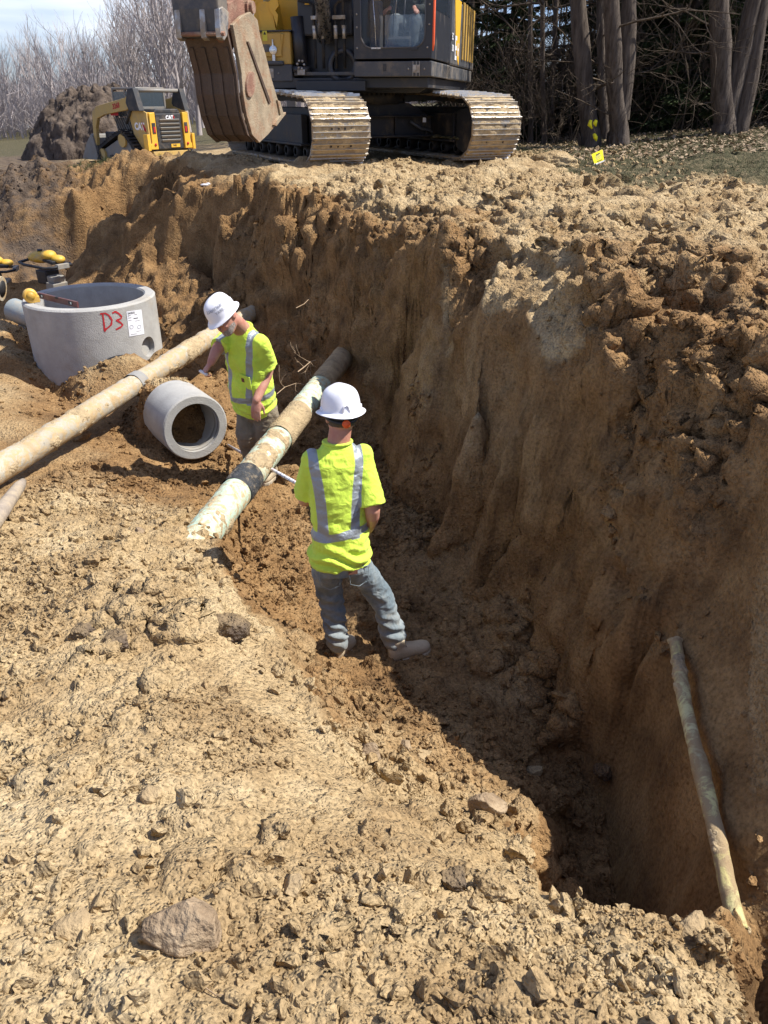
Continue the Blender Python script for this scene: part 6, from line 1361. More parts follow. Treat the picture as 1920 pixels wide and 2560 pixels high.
# ======================= distant worker at the far left ==================
fw = aty(8, 392, 46); gfw = gz(fw.x, 46)
far = person_root('person', (fw.x, 46, gfw), 'tiny distant worker in hi-vis and white hard hat at the far left')
q = MB(); top = fw.z + 0.12; H0 = top - 1.75
Fz = lambda x, y, z: Vector((fw.x + x, 46 + y, H0 + z)); ex_, ey_ = Vector((1, 0, 0)), Vector((0, 1, 0))
loft(q, [(Fz(0, 0, z), ex_, ey_, rx, ry) for z, rx, ry in ((.85, .16, .11), (1.0, .15, .11), (1.3, .19, .12), (1.44, .15, .09), (1.5, .06, .06))], 16)
for s in (-1, 1): limb(q, [Fz(s * .10, 0, .88), Fz(s * .12, 0, .48), Fz(s * .12, 0, .06)], [.09, .07, .05], 10); limb(q, [Fz(s * .19, 0, 1.4), Fz(s * .24, -.03, 1.12), Fz(s * .2, -.18, .95)], [.055, .045, .035], 10)
q.ball(Fz(0, 0, 1.60), (.08, .095, .11), 14, 10); remesh(q, 'body', khakM, far, 0.02, 1)
q = MB(); loft(q, [(Fz(0, 0, z), ex_, ey_, rx, ry) for z, rx, ry in ((.92, .18, .13), (1.0, .175, .13), (1.3, .21, .14), (1.44, .17, .11), (1.49, .08, .07))], 16)
for s in (-1, 1): limb(q, [Fz(s * .19, 0, 1.4), Fz(s * .225, -.02, 1.2)], [.075, .07], 10)
remesh(q, 'shirt', hivP, far, 0.02, 1)
q = MB(); q.lathe([(0.0001, .17), (.06, .16), (.11, .10), (.125, .03), (.16, .02), (.16, .01), (.0001, .01)], 20, Fz(0, 0, 1.60)); q.build('hard_hat', hatM, far).matrix_parent_inverse = far.matrix_world.inverted()
# ------------------------------------------------------------------ compact track loader
ldY = mat('loader_yellow', (0.74, 0.43, 0.05), 0.45, 0, 0.05, 4, 0.25, (0.40, 0.30, 0.16), 3.5, 0.04, 40, 0.4, dirtpos=0.6)
ldO = mat('loader_ochre', (0.50, 0.34, 0.11), 0.6, 0, 0.06, 4, 0.5, (0.36, 0.29, 0.19), 3.5, 0.04, 40, 0.3, dirtpos=0.55)
ldB = mat('loader_black', (0.035, 0.037, 0.042), 0.6, 0, 0.12, 4, 0.4, (0.20, 0.16, 0.12), 3, 0.05, 40, 0.3, dirtpos=0.56)
ldG = mat('loader_grey', (0.22, 0.215, 0.20), 0.6, 0.2, 0.12, 5, 0.5, (0.25, 0.20, 0.15), 3, 0.05)
LX = aty(380, 400, 28.5)
ld = empty('track_loader', (LX.x, 28.0, LX.z), R(50), 'yellow compact track loader with black grille parked beside the dark soil pile', 'track loader')
yz = lambda a, b, n: Vector((n, a, b)); xz = lambda a, b, n: Vector((a, n, b))
for s in (-1, 1):
    out = [(-1.05, .06), (-.95, 0), (1.0, 0), (1.22, .14), (1.24, .34), (1.10, .44), (.05, .86), (-.25, .92), (-.50, .84), (-1.10, .30), (-1.14, .16)]
    q = MB(); x0 = s * .72; x1 = s * 1.05; n = len(out); ins = [(a * .86 - .0, .06 + b * .84) for a, b in out]
    q.add([yz(a, b, x0) for a, b in out] + [yz(a, b, x1) for a, b in out] + [yz(a, b, x0) for a, b in ins] + [yz(a, b, x1) for a, b in ins],
          [(i, (i + 1) % n, n + (i + 1) % n, n + i) for i in range(n)] + [(n + i, n + (i + 1) % n, 3 * n + (i + 1) % n, 3 * n + i) for i in range(n)] + [(i, 2 * n + i, 2 * n + (i + 1) % n, (i + 1) % n) for i in range(n)] + [(2 * n + i, 3 * n + i, 3 * n + (i + 1) % n, 2 * n + (i + 1) % n) for i in range(n)])
    tk = q.build('rubber_track', rubberM, ld); q = MB()
    for i in range(n):
        a, b = Vector(out[i]), Vector(out[(i + 1) % n]); L_ = (b - a).length; m_ = max(1, round(L_ / .14)); ang = math.atan2(b.y - a.y, b.x - a.x)
        for k in range(m_): c = a.lerp(b, (k + .5) / m_); nv = Vector((-(b - a).normalized().y, (b - a).normalized().x)) * -.02; q.box((s * .885, c.x + nv.x * -1 * -1, c.y + nv.y), (.34, .07, .045), (ang, 0, 0))
    q.build('tread_lugs', rubberM, tk)
    q = MB(); q.prism([(-.9, .12), (.95, .12), (1.0, .35), (.0, .70), (-.45, .66)], s * .78, s * .98, yz); q.build('track_frame', ldG, ld, .02)
    for (y_, z_, r_) in ((-.25, .66, .2), (1.0, .22, .17), (-.95, .20, .17), (-.5, .12, .10), (0, .12, .10), (.5, .12, .10)):
        q = MB(); q.lathe([(.0001, -.15), (r_, -.15), (r_, .15), (.0001, .15)], 20, (s * .90, y_, z_), axis='X', smooth=False); q.build('wheel', ldO if r_ > .15 else ldB, ld)
q = MB(); q.box((0, .05, .62), (1.4, 2.3, .5)); q.prism([(-1.35, .30), (-.6, .22), (-.6, .8), (-1.35, .55)], -.7, .7, yz); q.build('chassis', ldB, ld, .02)
q = MB(); q.prism([(-.72, .36), (.72, .36), (.66, .20), (-.66, .20)], -1.42, -.9, xz); q.build('rear_bumper', ldO, ld, .01)
q = MB(); q.box((0, -1.12, .92), (.98, .58, 1.02)); q.prism([(-.52, 1.42), (.52, 1.42), (.42, 1.55), (-.42, 1.55)], -1.38, -.5, xz); door = q.build('rear_door', ldB, ld, .03)
for k in range(6):
    q = MB(); q.box((0.02, -1.425, .66 + k * .115), (.74 - .02 * (5 - k) * .3, .03, .065), (0.5, 0, 0)); q.build('louvre', ldG, door)
q = MB(); q.box((.16, -1.418, .53 - .02), (.34, .012, .10)); q.build('number_plate', ldY, door)
for s in (-1, 1):
    q = MB(); q.prism([(s * .52, .42), (s * .80, .42), (s * .80, .55), (s * .74, .60), (s * .72, 1.44), (s * .52, 1.46)], -1.45, -1.02, xz); p_ = q.build('tail_panel', ldY, ld, .015)
    q = MB(); q.box((s * .615, -1.452, 1.02), (.12, .02, .30)); l_ = q.build('lamp_recess', ldB, p_)
    q = MB(); q.box((s * .60, -1.468, .98), (.07, .01, .16)); q.build('red_lamp', redP, l_)
    q = MB(); q.lathe([(.0001, 0), (.04, 0), (.04, .02), (.0001, .02)], 16, (s * .62, -1.47, .56), axis='Y'); q.build('reflector', redP, p_)
    q = MB(); q.box((s * .86, -1.36, .62), (.10, .22, .46)); q.build('corner_guard', ldY, ld, .01)
    q = MB(); q.prism([(-1.42, .50), (-.98, .42), (-.60, .86), (-.50, 1.30), (-.72, 1.62), (-1.40, 1.46)], s * .745, s * .80, yz); sp_ = q.build('side_panel', ldO, ld, .01)
    # lift arm
    q = MB(); q.prism([(-1.02, 1.98), (-.86, 2.02), (-.55, 1.86), (1.15, 1.62), (1.42, 1.46), (1.52, 1.08), (1.60, .52), (1.44, .46), (1.34, 1.0), (1.18, 1.26), (.75, 1.38), (-.55, 1.52), (-.78, 1.60)], s * .80, s * .92, yz); q.build('lift_arm', ldO, ld, .015)
    q = MB(); q.prism([(-1.30, 1.50), (-.75, 1.50), (-.62, 1.72), (-.80, 2.10), (-1.10, 2.12)], s * .76, s * .96, yz); q.build('arm_tower', ldB, ld, .015)
    q = MB(); q.tube([(s * .84, -.35, 1.15), (s * .84, -.85, 1.75)], .05, 12); q.build('lift_cylinder', ldB, ld)
q = MB(); q.tube([(-.86, -1.02, 2.06), (.86, -1.02, 2.06)], .055, 14); q.build('cross_tube', ldG, ld)
q = MB(); q.box((-.815, .30, 1.43), (.02, .42, .14)); q.build('red_decal', redP, ld)
cabL = MB(); cabL.box((0, .05, 2.12), (1.08, 1.35, .07)); cabL.box((0, .70, 1.0), (1.04, .06, .5))
for x_ in (-.50, .50):
    for y_ in (-.60, .02, .70): cabL.box((x_, y_, 1.55), (.07, .08, 1.15))
cabL.box((-.5, .05, 1.12), (.05, 1.3, .35)); cabL.box((.5, .05, 1.12), (.05, 1.3, .35)); cabL.box((0, -.6, 1.45), (1.0, .06, .35)); cb_ = cabL.build('cab', ldG, ld, .02)
ldW = glass_mat('loader_glass', (.07, .09, .11), .06, .75)
for x_ in (-.53, .53): q = MB(); q.box((x_, .34, 1.68), (.015, .58, .70)); q.build('window', ldW, cb_); q = MB(); q.box((x_, -.28, 1.80), (.015, .48, .46)); q.build('window', ldW, cb_)
q = MB(); q.box((0, -.62, 1.80), (.92, .015, .5)); q.build('window', ldW, cb_)
q = MB(); q.box((0, .05, 1.1), (.5, .5, .5)); q.box((0, -.2, 1.5), (.45, .12, .6)); q.build('seat', ldB, cb_, .03)
for k in range(9): q = MB(); q.tube([(-.56, -.50 + k * .13, .95), (-.56, -.20 + k * .13, 1.45)], .014, 6); q.build('side_screen', ldB, cb_)
q = MB(); q.prism([(1.40, .12), (1.55, .75), (1.62, .80), (1.95, .55), (2.35, .08), (2.35, .02), (1.50, .02)], -.98, -.94, yz); q.prism([(1.40, .12), (1.55, .75), (1.62, .80), (1.95, .55), (2.35, .08), (2.35, .02), (1.50, .02)], .94, .98, yz)
q.prism([(1.42, .10), (1.56, .78), (1.62, .80), (1.50, .10), (2.35, .05), (2.35, .02), (1.46, .02)], -.94, .94, yz); q.build('loader_bucket', ldG, ld, .01)
q = MB(); q.box((0, 1.42, .42), (1.1, .12, .5)); q.build('coupler_plate', ldB, ld, .02)
text_obj('logo_writing', 'CAT', .30, whiteP, sp_, ext=.002, bold=.016, bend=None, loc=(0, 0, 0)).hide_render = False
for o in [x for x in COL.objects if x.name.startswith('logo_writing')]: bpy.data.objects.remove(o)
left_panel = [x for x in COL.objects if x.name.startswith('side_panel') and x.parent == ld][0]
text_obj('logo_writing', 'CAT', .27, whiteP, left_panel, ext=0, bold=.014, bend=lambda c: Vector((-.806, -.98 - c.x, 1.06 + c.y)))
q = MB(); q.prism([(-1.30, .90), (-1.18, .98), (-1.18, 1.02), (-1.12, 1.22), (-1.30, 1.0)], -.808, -.804, yz); q.build('logo_mark', redP, left_panel)
text_obj('logo_writing', 'CAT', .15, whiteP, door, ext=0, bold=.010, bend=lambda c: Vector((.05 + c.x, -1.4165, 1.31 + c.y)))
q = MB(); q.prism([(.16, 1.25), (.24, 1.30), (.20, 1.38), (.18, 1.36), (.20, 1.30)], -1.4175, -1.4155, xz); q.build('logo_mark', redP, door)
arm_left = [x for x in COL.objects if x.name.startswith('lift_arm') and x.parent == ld][0]
text_obj('number_writing', '3268', .20, redP, arm_left, ext=0, bold=.008, bend=lambda c: Vector((-.925, -.02 - c.x, 1.63 + c.y + (c.x) * .14)))
text_obj('plate_writing', '7482', .075, blackT, door, ext=0, bold=.003, bend=lambda c: Vector((.12 + c.x, -1.4255, .51 + c.y)))

# ------------------------------------------------------------------ dark soil pile
topM, t_, b_ = new_mat('topsoil')
def topsoil(m):
    t = m.node_tree; b = t.nodes['Principled BSDF']; N = t.nodes; L = t.links; b.inputs['Roughness'].default_value = 0.95; b.inputs['Specular IOR Level'].default_value = 0.1
    tcn = N.new('ShaderNodeTexCoord'); n = N.new('ShaderNodeTexNoise'); n.inputs['Scale'].default_value = 2.2; n.inputs['Detail'].default_value = 10; n.inputs['Roughness'].default_value = .7; L.new(tcn.outputs['Object'], n.inputs[0])
    r = N.new('ShaderNodeValToRGB'); r.color_ramp.elements[0].position = .35; r.color_ramp.elements[0].color = (.075, .056, .044, 1); r.color_ramp.elements[1].position = .68; r.color_ramp.elements[1].color = (.20, .155, .12, 1)
    L.new(n.outputs[0], r.inputs[0]); L.new(r.outputs[0], b.inputs['Base Color'])
    n2 = N.new('ShaderNodeTexNoise'); n2.inputs['Scale'].default_value = 9; n2.inputs['Detail'].default_value = 8; n2.inputs['Roughness'].default_value = .75; L.new(tcn.outputs['Object'], n2.inputs[0])
    bn = N.new('ShaderNodeBump'); bn.inputs['Distance'].default_value = .10; bn.inputs['Strength'].default_value = 1; L.new(n2.outputs[0], bn.inputs['Height']); L.new(bn.outputs[0], b.inputs['Normal'])
topsoil(topM)
pc = aty(262, 400, 33.5)
nn_ = 220; ax_ = np.linspace(-4.2, 4.2, nn_); PX, PY = np.meshgrid(ax_, ax_ * 0.9)
rr_ = np.sqrt((PX / 2.75) ** 2 + (PY / 2.4) ** 2); 
prof_ = 2.95 * np.clip(1.10 - rr_, 0, 1) ** 0.62
top_ = 2.50 + 0.10 * PX - 0.06 * PX ** 2
PZ = np.minimum(prof_ * 1.0, top_)
PZ = PZ + (PZ > 0.02) * (0.30 * fbm(PX, PY, PZ * 0, 1.1, 5, .55) + 0.22 * fbm(PX + 7, PY, PZ * 0, 2.3, 4, .55, ridged=True))
gyp, gxp = np.gradient(PZ, ax_ * 0.9, ax_); l_ = np.sqrt(gxp ** 2 + gyp ** 2 + 1); dn = 0.30 * fbm(PX, PY, PZ, 1.6, 5, .6) * (PZ > .1)
PX2 = PX - gxp / l_ * dn; PY2 = PY - gyp / l_ * dn; PZ2 = PZ + dn / l_
zb_ = gz(pc.x, 33.5)
Vp = np.stack([PX2.ravel(), PY2.ravel(), np.where(rr_ > 1.12, -0.6, PZ2).ravel()], 1); ii = np.arange(nn_ * nn_).reshape(nn_, nn_)
pile = np_mesh('soil_pile', Vp, np.stack([ii[:-1, :-1].ravel(), ii[:-1, 1:].ravel(), ii[1:, 1:].ravel(), ii[1:, :-1].ravel()], 1), topM)
pile.location = (pc.x, 33.5, min(zb_, pc.z) - 0.05); tag(pile, 'tall dark brown pile of topsoil behind the track loader', 'soil pile')

# ------------------------------------------------------------------ utility flag and ribbons
fl = aty(1492, 415, 12.9); fg = gz(fl.x, 12.9)
flag = empty('marker_flag', (fl.x, 12.9, fg), 0, 'small yellow printed utility flag at the edge of the grass', 'flag')
FL = lambda u, v: aty(u, v, 12.9 + (u - 1495) * .006) - Vector((fl.x, 12.9, fg))
flagY = mat('flag_yellow', (0.98, 0.86, 0.02), 0.5, 0, .04, 8, 0, bump=.02)
q = MB(); A, B, C_, D_ = FL(1479, 386), FL(1506, 374), FL(1510, 400), FL(1486, 410); th = Vector((0, .012, 0)); q.add([A, B, C_, D_, A + th, B + th, C_ + th, D_ + th], [(0, 1, 2, 3), (7, 6, 5, 4), (0, 4, 5, 1), (1, 5, 6, 2), (2, 6, 7, 3), (3, 7, 4, 0)]); fs_ = q.build('flag_sheet', flagY, flag)
q = MB(); q.tube([FL(1512, 400), FL(1520, 421)], .006, 6); q.tube([FL(1487, 408), FL(1478, 424)], .005, 6); q.build('wire', steelM, flag)
q = MB(); q.add([FL(1488, 409), FL(1513, 400), FL(1507, 409), FL(1494, 413), FL(1488, 409) + th, FL(1513, 400) + th, FL(1507, 409) + th, FL(1494, 413) + th], [(0, 1, 2, 3), (7, 6, 5, 4), (0, 4, 5, 1), (1, 5, 6, 2), (2, 6, 7, 3), (3, 7, 4, 0)]); q.build('pale_card', labelM, flag)
for (u0, v0, u1, v1, w_) in ((1490, 386, 1500, 381, 2.2), (1488, 390, 1499, 385, .9), (1488, 393, 1503, 386.5, .9), (1489, 396, 1502, 390, .9), (1490, 399, 1502, 394, .9), (1492, 403, 1505, 398, 1.6)):
    o_ = Vector((0, -.006, 0)); mesh_obj('print', [FL(u0, v0) + o_, FL(u1, v1) + o_, FL(u1, v1 + w_) + o_, FL(u0, v0 + w_) + o_], [(0, 1, 2, 3)], greyT if w_ < 1 else blackT, fs_)
for (pts, lb) in (([(1477, 300), (1474, 312), (1480, 322)], 'limp yellow ribbon hanging from brush near the tree trunks, left of a pair'), ([(1491, 300), (1487, 308), (1490, 316)], 'limp yellow ribbon hanging from brush near the tree trunks, right of a pair'), ([(1485, 334), (1489, 344), (1491, 353)], 'yellow ribbon low at the foot of the trunks above the flag')):
    q = MB(); P_ = [aty(u, v, 17.2) for u, v in pts]; q.tube(P_, [.028, .045, .012], 6); o = q.build('ribbon', flagY); o.scale = (1, 1, 1); tag(o, lb, 'ribbon', 'yellow ribbons tied in the brush')
q = MB(); a_, b_2 = aty(728, 236, 19), aty(728, 262, 19); q.box((a_ + b_2) / 2 + Vector((0, 0, -.35)), (.20, .12, 1.0)); o = q.build('post', ldG, bevel=.01); tag(o, 'short grey post seen between the excavator tracks and body', 'post')
q = MB(); c_ = aty(772, 231, 15.2); q.box(c_ + Vector((0, 0, -.02)), (.17, .12, .06), (0, .1, .2)); q.box(c_ + Vector((.06, 0, -.05)), (.3, .14, .02), (0, .1, .2)); o = q.build('reflector_strip', orM, exc); o.parent = None; o.name = 'orange_marker'; tag(o, 'small orange marker lying on the left excavator track', 'marker')
q = MB(); c_ = at(518, 520, 1.46); q.ball((0, 0, 0), (.07, .04, .02), 10, 6); q.ball((.05, .01, .012), (.035, .03, .02), 8, 5); o = q.build('litter_bottle', rodM); o.location = c_ ; o.location.z = gz(c_.x, c_.y) + .04; tag(o, 'small crushed white bottle lying on the bank slope', 'litter')
# ------------------------------------------------------------------ vegetation
def bark_mat(name, c0, c1, sc_=(14, 14, 2.0)):
    m, t, b = new_mat(name); N = t.nodes; L = t.links; b.inputs['Roughness'].default_value = .95; b.inputs['Specular IOR Level'].default_value = .1
    tcn = N.new('ShaderNodeTexCoord'); mp_ = N.new('ShaderNodeMapping'); mp_.inputs['Scale'].default_value = sc_; L.new(tcn.outputs['Object'], mp_.inputs[0])
    n = N.new('ShaderNodeTexNoise'); n.inputs['Scale'].default_value = 1; n.inputs['Detail'].default_value = 9; n.inputs['Roughness'].default_value = .7; L.new(mp_.outputs[0], n.inputs[0])
    r = N.new('ShaderNodeValToRGB'); r.color_ramp.elements[0].position = .35; r.color_ramp.elements[0].color = (*c0, 1); r.color_ramp.elements[1].position = .65; r.color_ramp.elements[1].color = (*c1, 1)
    L.new(n.outputs[0], r.inputs[0]); L.new(r.outputs[0], b.inputs['Base Color'])
    bn = N.new('ShaderNodeBump'); bn.inputs['Distance'].default_value = .05; bn.inputs['Strength'].default_value = 1; L.new(n.outputs[0], bn.inputs['Height']); L.new(bn.outputs[0], b.inputs['Normal']); return m
barkD = bark_mat('bark_dark', (0.055, 0.042, 0.034), (0.16, 0.13, 0.105))
barkH = bark_mat('bark_hazed', (0.28, 0.24, 0.225), (0.50, 0.44, 0.41), (6, 6, 1))  # grey bark colour lightened to stand for distance haze
barkW = bark_mat('twig_brown', (0.05, 0.038, 0.028), (0.14, 0.108, 0.078), (6, 6, 1))
needM = bark_mat('needles', (0.022, 0.034, 0.016), (0.065, 0.085, 0.036), (3, 3, 3))
def tubes_np(segs, n=3):
    """segs: list of (p0, p1, r0, r1) -> V, F"""
    S = np.array([[*a, *b, r0, r1] for a, b, r0, r1 in segs]); P0 = S[:, :3]; P1 = S[:, 3:6]; d = P1 - P0; l = np.linalg.norm(d, axis=1, keepdims=True) + 1e-9; d = d / l
    ref = np.where(np.abs(d[:, 2:3]) > .9, np.array([[1., 0, 0]]), np.array([[0, 0, 1.]])); u = np.cross(d, ref); u /= np.linalg.norm(u, axis=1, keepdims=True) + 1e-9; w = np.cross(d, u)
    V = []
    for P_, r_ in ((P0, S[:, 6]), (P1, S[:, 7])):
        for k in range(n): t = 2 * PI * k / n; V.append(P_ + (u * math.cos(t) + w * math.sin(t)) * r_[:, None])
    V = np.stack(V, 1); m = len(S); base = (np.arange(m) * 2 * n)[:, None]
    F = np.concatenate([np.concatenate([base + k, base + (k + 1) % n, base + n + (k + 1) % n, base + n + k], 1) for k in range(n)], 0)
    return V.reshape(-1, 3), F
def grow(rg, p, d, L, r, lvl, maxl, segs, upb=0.12, spread=0.55, kids=(4, 6), kr=0.55, wob=0.12, minr=0.004):
    n = 5 if lvl < 2 else 4; q = Vector(p); dd = Vector(d).normalized(); pts = [q.copy()]
    for i in range(n):
        dd = (dd + Vector((rg.gauss(0, wob), rg.gauss(0, wob), rg.gauss(0, wob) + upb * .5))).normalized(); q2 = q + dd * (L / n); r0 = max(minr, r * (1 - .75 * i / n)); r1 = max(minr, r * (1 - .75 * (i + 1) / n)); segs.append((tuple(q), tuple(q2), r0, r1)); q = q2; pts.append(q.copy())
    if lvl < maxl:
        for k in range(rg.randint(*kids)):
            t = rg.uniform(.25, 1.0); i = min(n - 1, int(t * n)); b = pts[i].lerp(pts[i + 1], t * n - i); a = rg.uniform(0, 2 * PI); ax = dd.orthogonal().normalized(); ax.rotate(Matrix.Rotation(a, 3, dd))
            nd = (dd * (1 - spread * .5) + ax * spread * rg.uniform(.7, 1.3) + Vector((0, 0, upb))).normalized(); grow(rg, b, nd, L * kr * rg.uniform(.75, 1.25), r * .45, lvl + 1, maxl, segs, upb, spread, kids, kr, wob * 1.15, minr)
def trunk_mesh(name, pts, rads, m, parent, n=18, seed=0):
    q = MB(); P_ = []; R_ = []
    for i in range(len(pts) - 1):
        for k in range(8): t = k / 8; P_.append(Vector(pts[i]).lerp(Vector(pts[i + 1]), t)); R_.append(rads[i] * (1 - t) + rads[i + 1] * t)
    P_.append(Vector(pts[-1])); R_.append(rads[-1]); q.tube(P_, R_, n)
    for i, v in enumerate(q.v):
        c = P_[min(i // n, len(P_) - 1)]; d = v - c; v += d * (0.18 * mnoise.noise(Vector((v.x * 5 + seed, v.y * 5, v.z * .7))) + .10 * mnoise.noise(Vector((v.x * 16 + seed, v.y * 16, v.z * 2))))
    return q.build(name, m, parent, fix=False)
# --- bare trees on the left
def bare_tree(name, seed, H, r, m, multi=3, upb=.22, spread=.5, kids=(3, 5), minr=.009, maxl=3):
    rg = random.Random(seed); o = empty(name, (0, 0, 0)); segs = []
    top = Vector((rg.uniform(-.5, .5), rg.uniform(-.5, .5), H * .55)); trunk_mesh('trunk', [(0, 0, -.4), top * .35, top * .7, top], [r, r * .8, r * .6, r * .4], m, o, 10, seed)
    for k in range(multi * 4):
        t = .25 + .75 * (k + rg.random()) / (multi * 4); b = top * t; a = rg.uniform(0, 2 * PI); grow(rg, b, Vector((math.cos(a) * .6, math.sin(a) * .6, 1.0)), H * .42 * (1.15 - .4 * t), r * .38, 1, maxl, segs, upb, spread, kids, .55, .10, minr)
    grow(rg, top, Vector((0, 0, 1)), H * .45, r * .4, 1, maxl, segs, upb, spread, kids, .55, .10, minr)
    V_, F_ = tubes_np(segs, 3); np_mesh('crown', V_, F_, m, o, smooth=False); return o, len(segs)
protos = [bare_tree('bare_tree', 3 + k, 9.5, .17, barkH)[0] for k in range(4)]
def place(proto, used, x, y, s, rz, label, cat, group, sz=None):
    if proto not in used: o = proto; used.add(proto)
    else: o = copy_tree(proto)
    o.location = (x, y, gz(x, y) - .1); o.rotation_euler = (0, 0, rz); o.scale = (s, s, sz or s); tag(o, label, cat, group); return o
used = set(); rt = random.Random(5)
spots = []
for k in range(13): u = -60 + k * 27; spots.append((u, rt.uniform(88, 112), rt.uniform(.95, 1.1)))
for k in range(8): u = 262 + k * 36; spots.append((u, rt.uniform(58, 70), .72 + .07 * k))
for k in range(6): u = 352 + k * 30; spots.append((u, rt.uniform(44, 52), .62 + .08 * k))
for k in range(6): u = 600 + k * 75; spots.append((u, rt.uniform(34, 44), 1.1))
for i, (u, y, s) in enumerate(spots):
    x = aty(u, 380, y).x
    far_ = y > 80; lb = 'tall bare grey tree in the far row at the left' if far_ else ('bare grey tree standing behind the dark soil pile' if u < 330 else ('bare reddish grey tree behind the excavator bucket' if u < 590 else 'bare tree glimpsed beyond the excavator body'))
    place(protos[i % 4], used, x, y, s, rt.uniform(0, 6.28), lb, 'tree', lb.replace('tree', 'trees').replace('bare', 'bare') )
# far-off wood as one mass
segs = []; rg = random.Random(9)
for k in range(1900):
    u = rg.uniform(-200, 1150); y = rg.uniform(80, 125); x = aty(u, 380, y).x; z0 = gz(x, y); h = rg.uniform(3.0, 7.0); p = Vector((x, y, z0 - .3)); dd = Vector((rg.gauss(0, .10), 0, 1)).normalized()
    q_ = p + dd * h * .5; q2 = q_ + (dd + Vector((rg.gauss(0, .25), rg.gauss(0, .1), 0))).normalized() * h * .5; segs.append((tuple(p), tuple(q_), .05, .035)); segs.append((tuple(q_), tuple(q2), .035, .012))
    for j in range(12):
        t = rg.uniform(.12, .95); b = p.lerp(q2, t); e = b + Vector((rg.gauss(0, .8), rg.gauss(0, .5), rg.uniform(.5, 1.7))); segs.append((tuple(b), tuple(e), .024, .011))
V_, F_ = tubes_np(segs, 3); o = np_mesh('far_woods', V_, F_, barkH, smooth=False); tag(o, kind='stuff'); o['label'] = 'hazy grey mass of distant leafless woods'
# --- right hand wood: individual trunks
def big_tree(label, base, top_uv, r, seed, D, m=barkD, extra=None, limbs=7, lname='tree', group=None):
    r = r * .84
    b = aty(*base, D); b.z = gz(b.x, D) - .15; t = aty(*top_uv, D + rnd.uniform(-.3, .3)); dz = (t - b); o = empty('tree', b); tag(o, label, 'tree', group)
    up_ = dz * 2.3; P_ = [Vector((0, 0, 0)), Vector((0, 0, .25)) + dz * .05, dz * .5, dz, dz * 1.6, up_]; trunk_mesh('trunk', P_, [r * 1.45, r * 1.12, r, r * .92, r * .75, r * .45], m, o, 20, seed)
    if extra:
        for (uv0, uv1, r2) in extra:
            a = aty(*uv0, D) - b; c = aty(*uv1, D) - b; trunk_mesh('stem', [a, a.lerp(c, .5) + Vector((.03, 0, 0)), c, c + (c - a) * .9], [r2 * 1.05, r2, r2 * .9, r2 * .6], m, o, 16, seed + 5)
    segs = []; rg = random.Random(seed)
    for k in range(limbs):
        h = rg.uniform(.25, 2.0); p = dz * h; a = rg.uniform(0, 2 * PI); grow(rg, p, Vector((math.cos(a), math.sin(a), rg.uniform(-.1, .5))), rg.uniform(1.0, 2.6), .013 + .012 * h, 1, 3, segs, .0, .6, (3, 5), .5, .16, .0035)
    grow(rg, up_, Vector((0, 0, 1)), 3.0, r * .5, 0, 3, segs, .15, .5, (4, 6), .6, .1, .010)
    V_, F_ = tubes_np(segs, 4); np_mesh('crown', V_, F_, barkW, o, smooth=False); return o
big_tree('thick dark trunk rising just left of the yellow ribbons', (1480, 350), (1450, 60), .21, 1, 17.6)
big_tree('thick twin stemmed trunk just right of the yellow ribbons', (1548, 352), (1530, 60), .20, 2, 17.4, extra=[((1556, 300), (1572, 20), .15)])
big_tree('slender dark trunk between the two thick trunks by the ribbons', (1512, 335), (1502, 60), .11, 3, 18.8)
big_tree('large grey trunk forking low near the right edge', (1808, 345), (1800, 60), .24, 4, 17.8, extra=[((1815, 290), (1880, 20), .17), ((1848, 335), (1898, 60), .15)])
big_tree('dark leaning trunk deep in the wood left of the forked trunk', (1622, 312), (1652, 40), .17, 6, 21.5)
big_tree('dark trunk at the right edge behind the forked trunk', (1915, 262), (1925, 40), .20, 7, 23)
big_tree('thin straight trunk right of the excavator track, leftmost of three', (1328, 330), (1326, 30), .065, 8, 19.5, limbs=10)
big_tree('thin straight trunk right of the excavator track, middle of three', (1362, 335), (1356, 30), .06, 9, 19.0, limbs=10)
big_tree('thin straight trunk right of the excavator track, rightmost of three', (1378, 325), (1390, 30), .075, 10, 20.5, limbs=10)
big_tree('slim trunk standing between the forked trunk and the dark leaning trunk', (1718, 300), (1712, 40), .08, 12, 22.0, limbs=10)
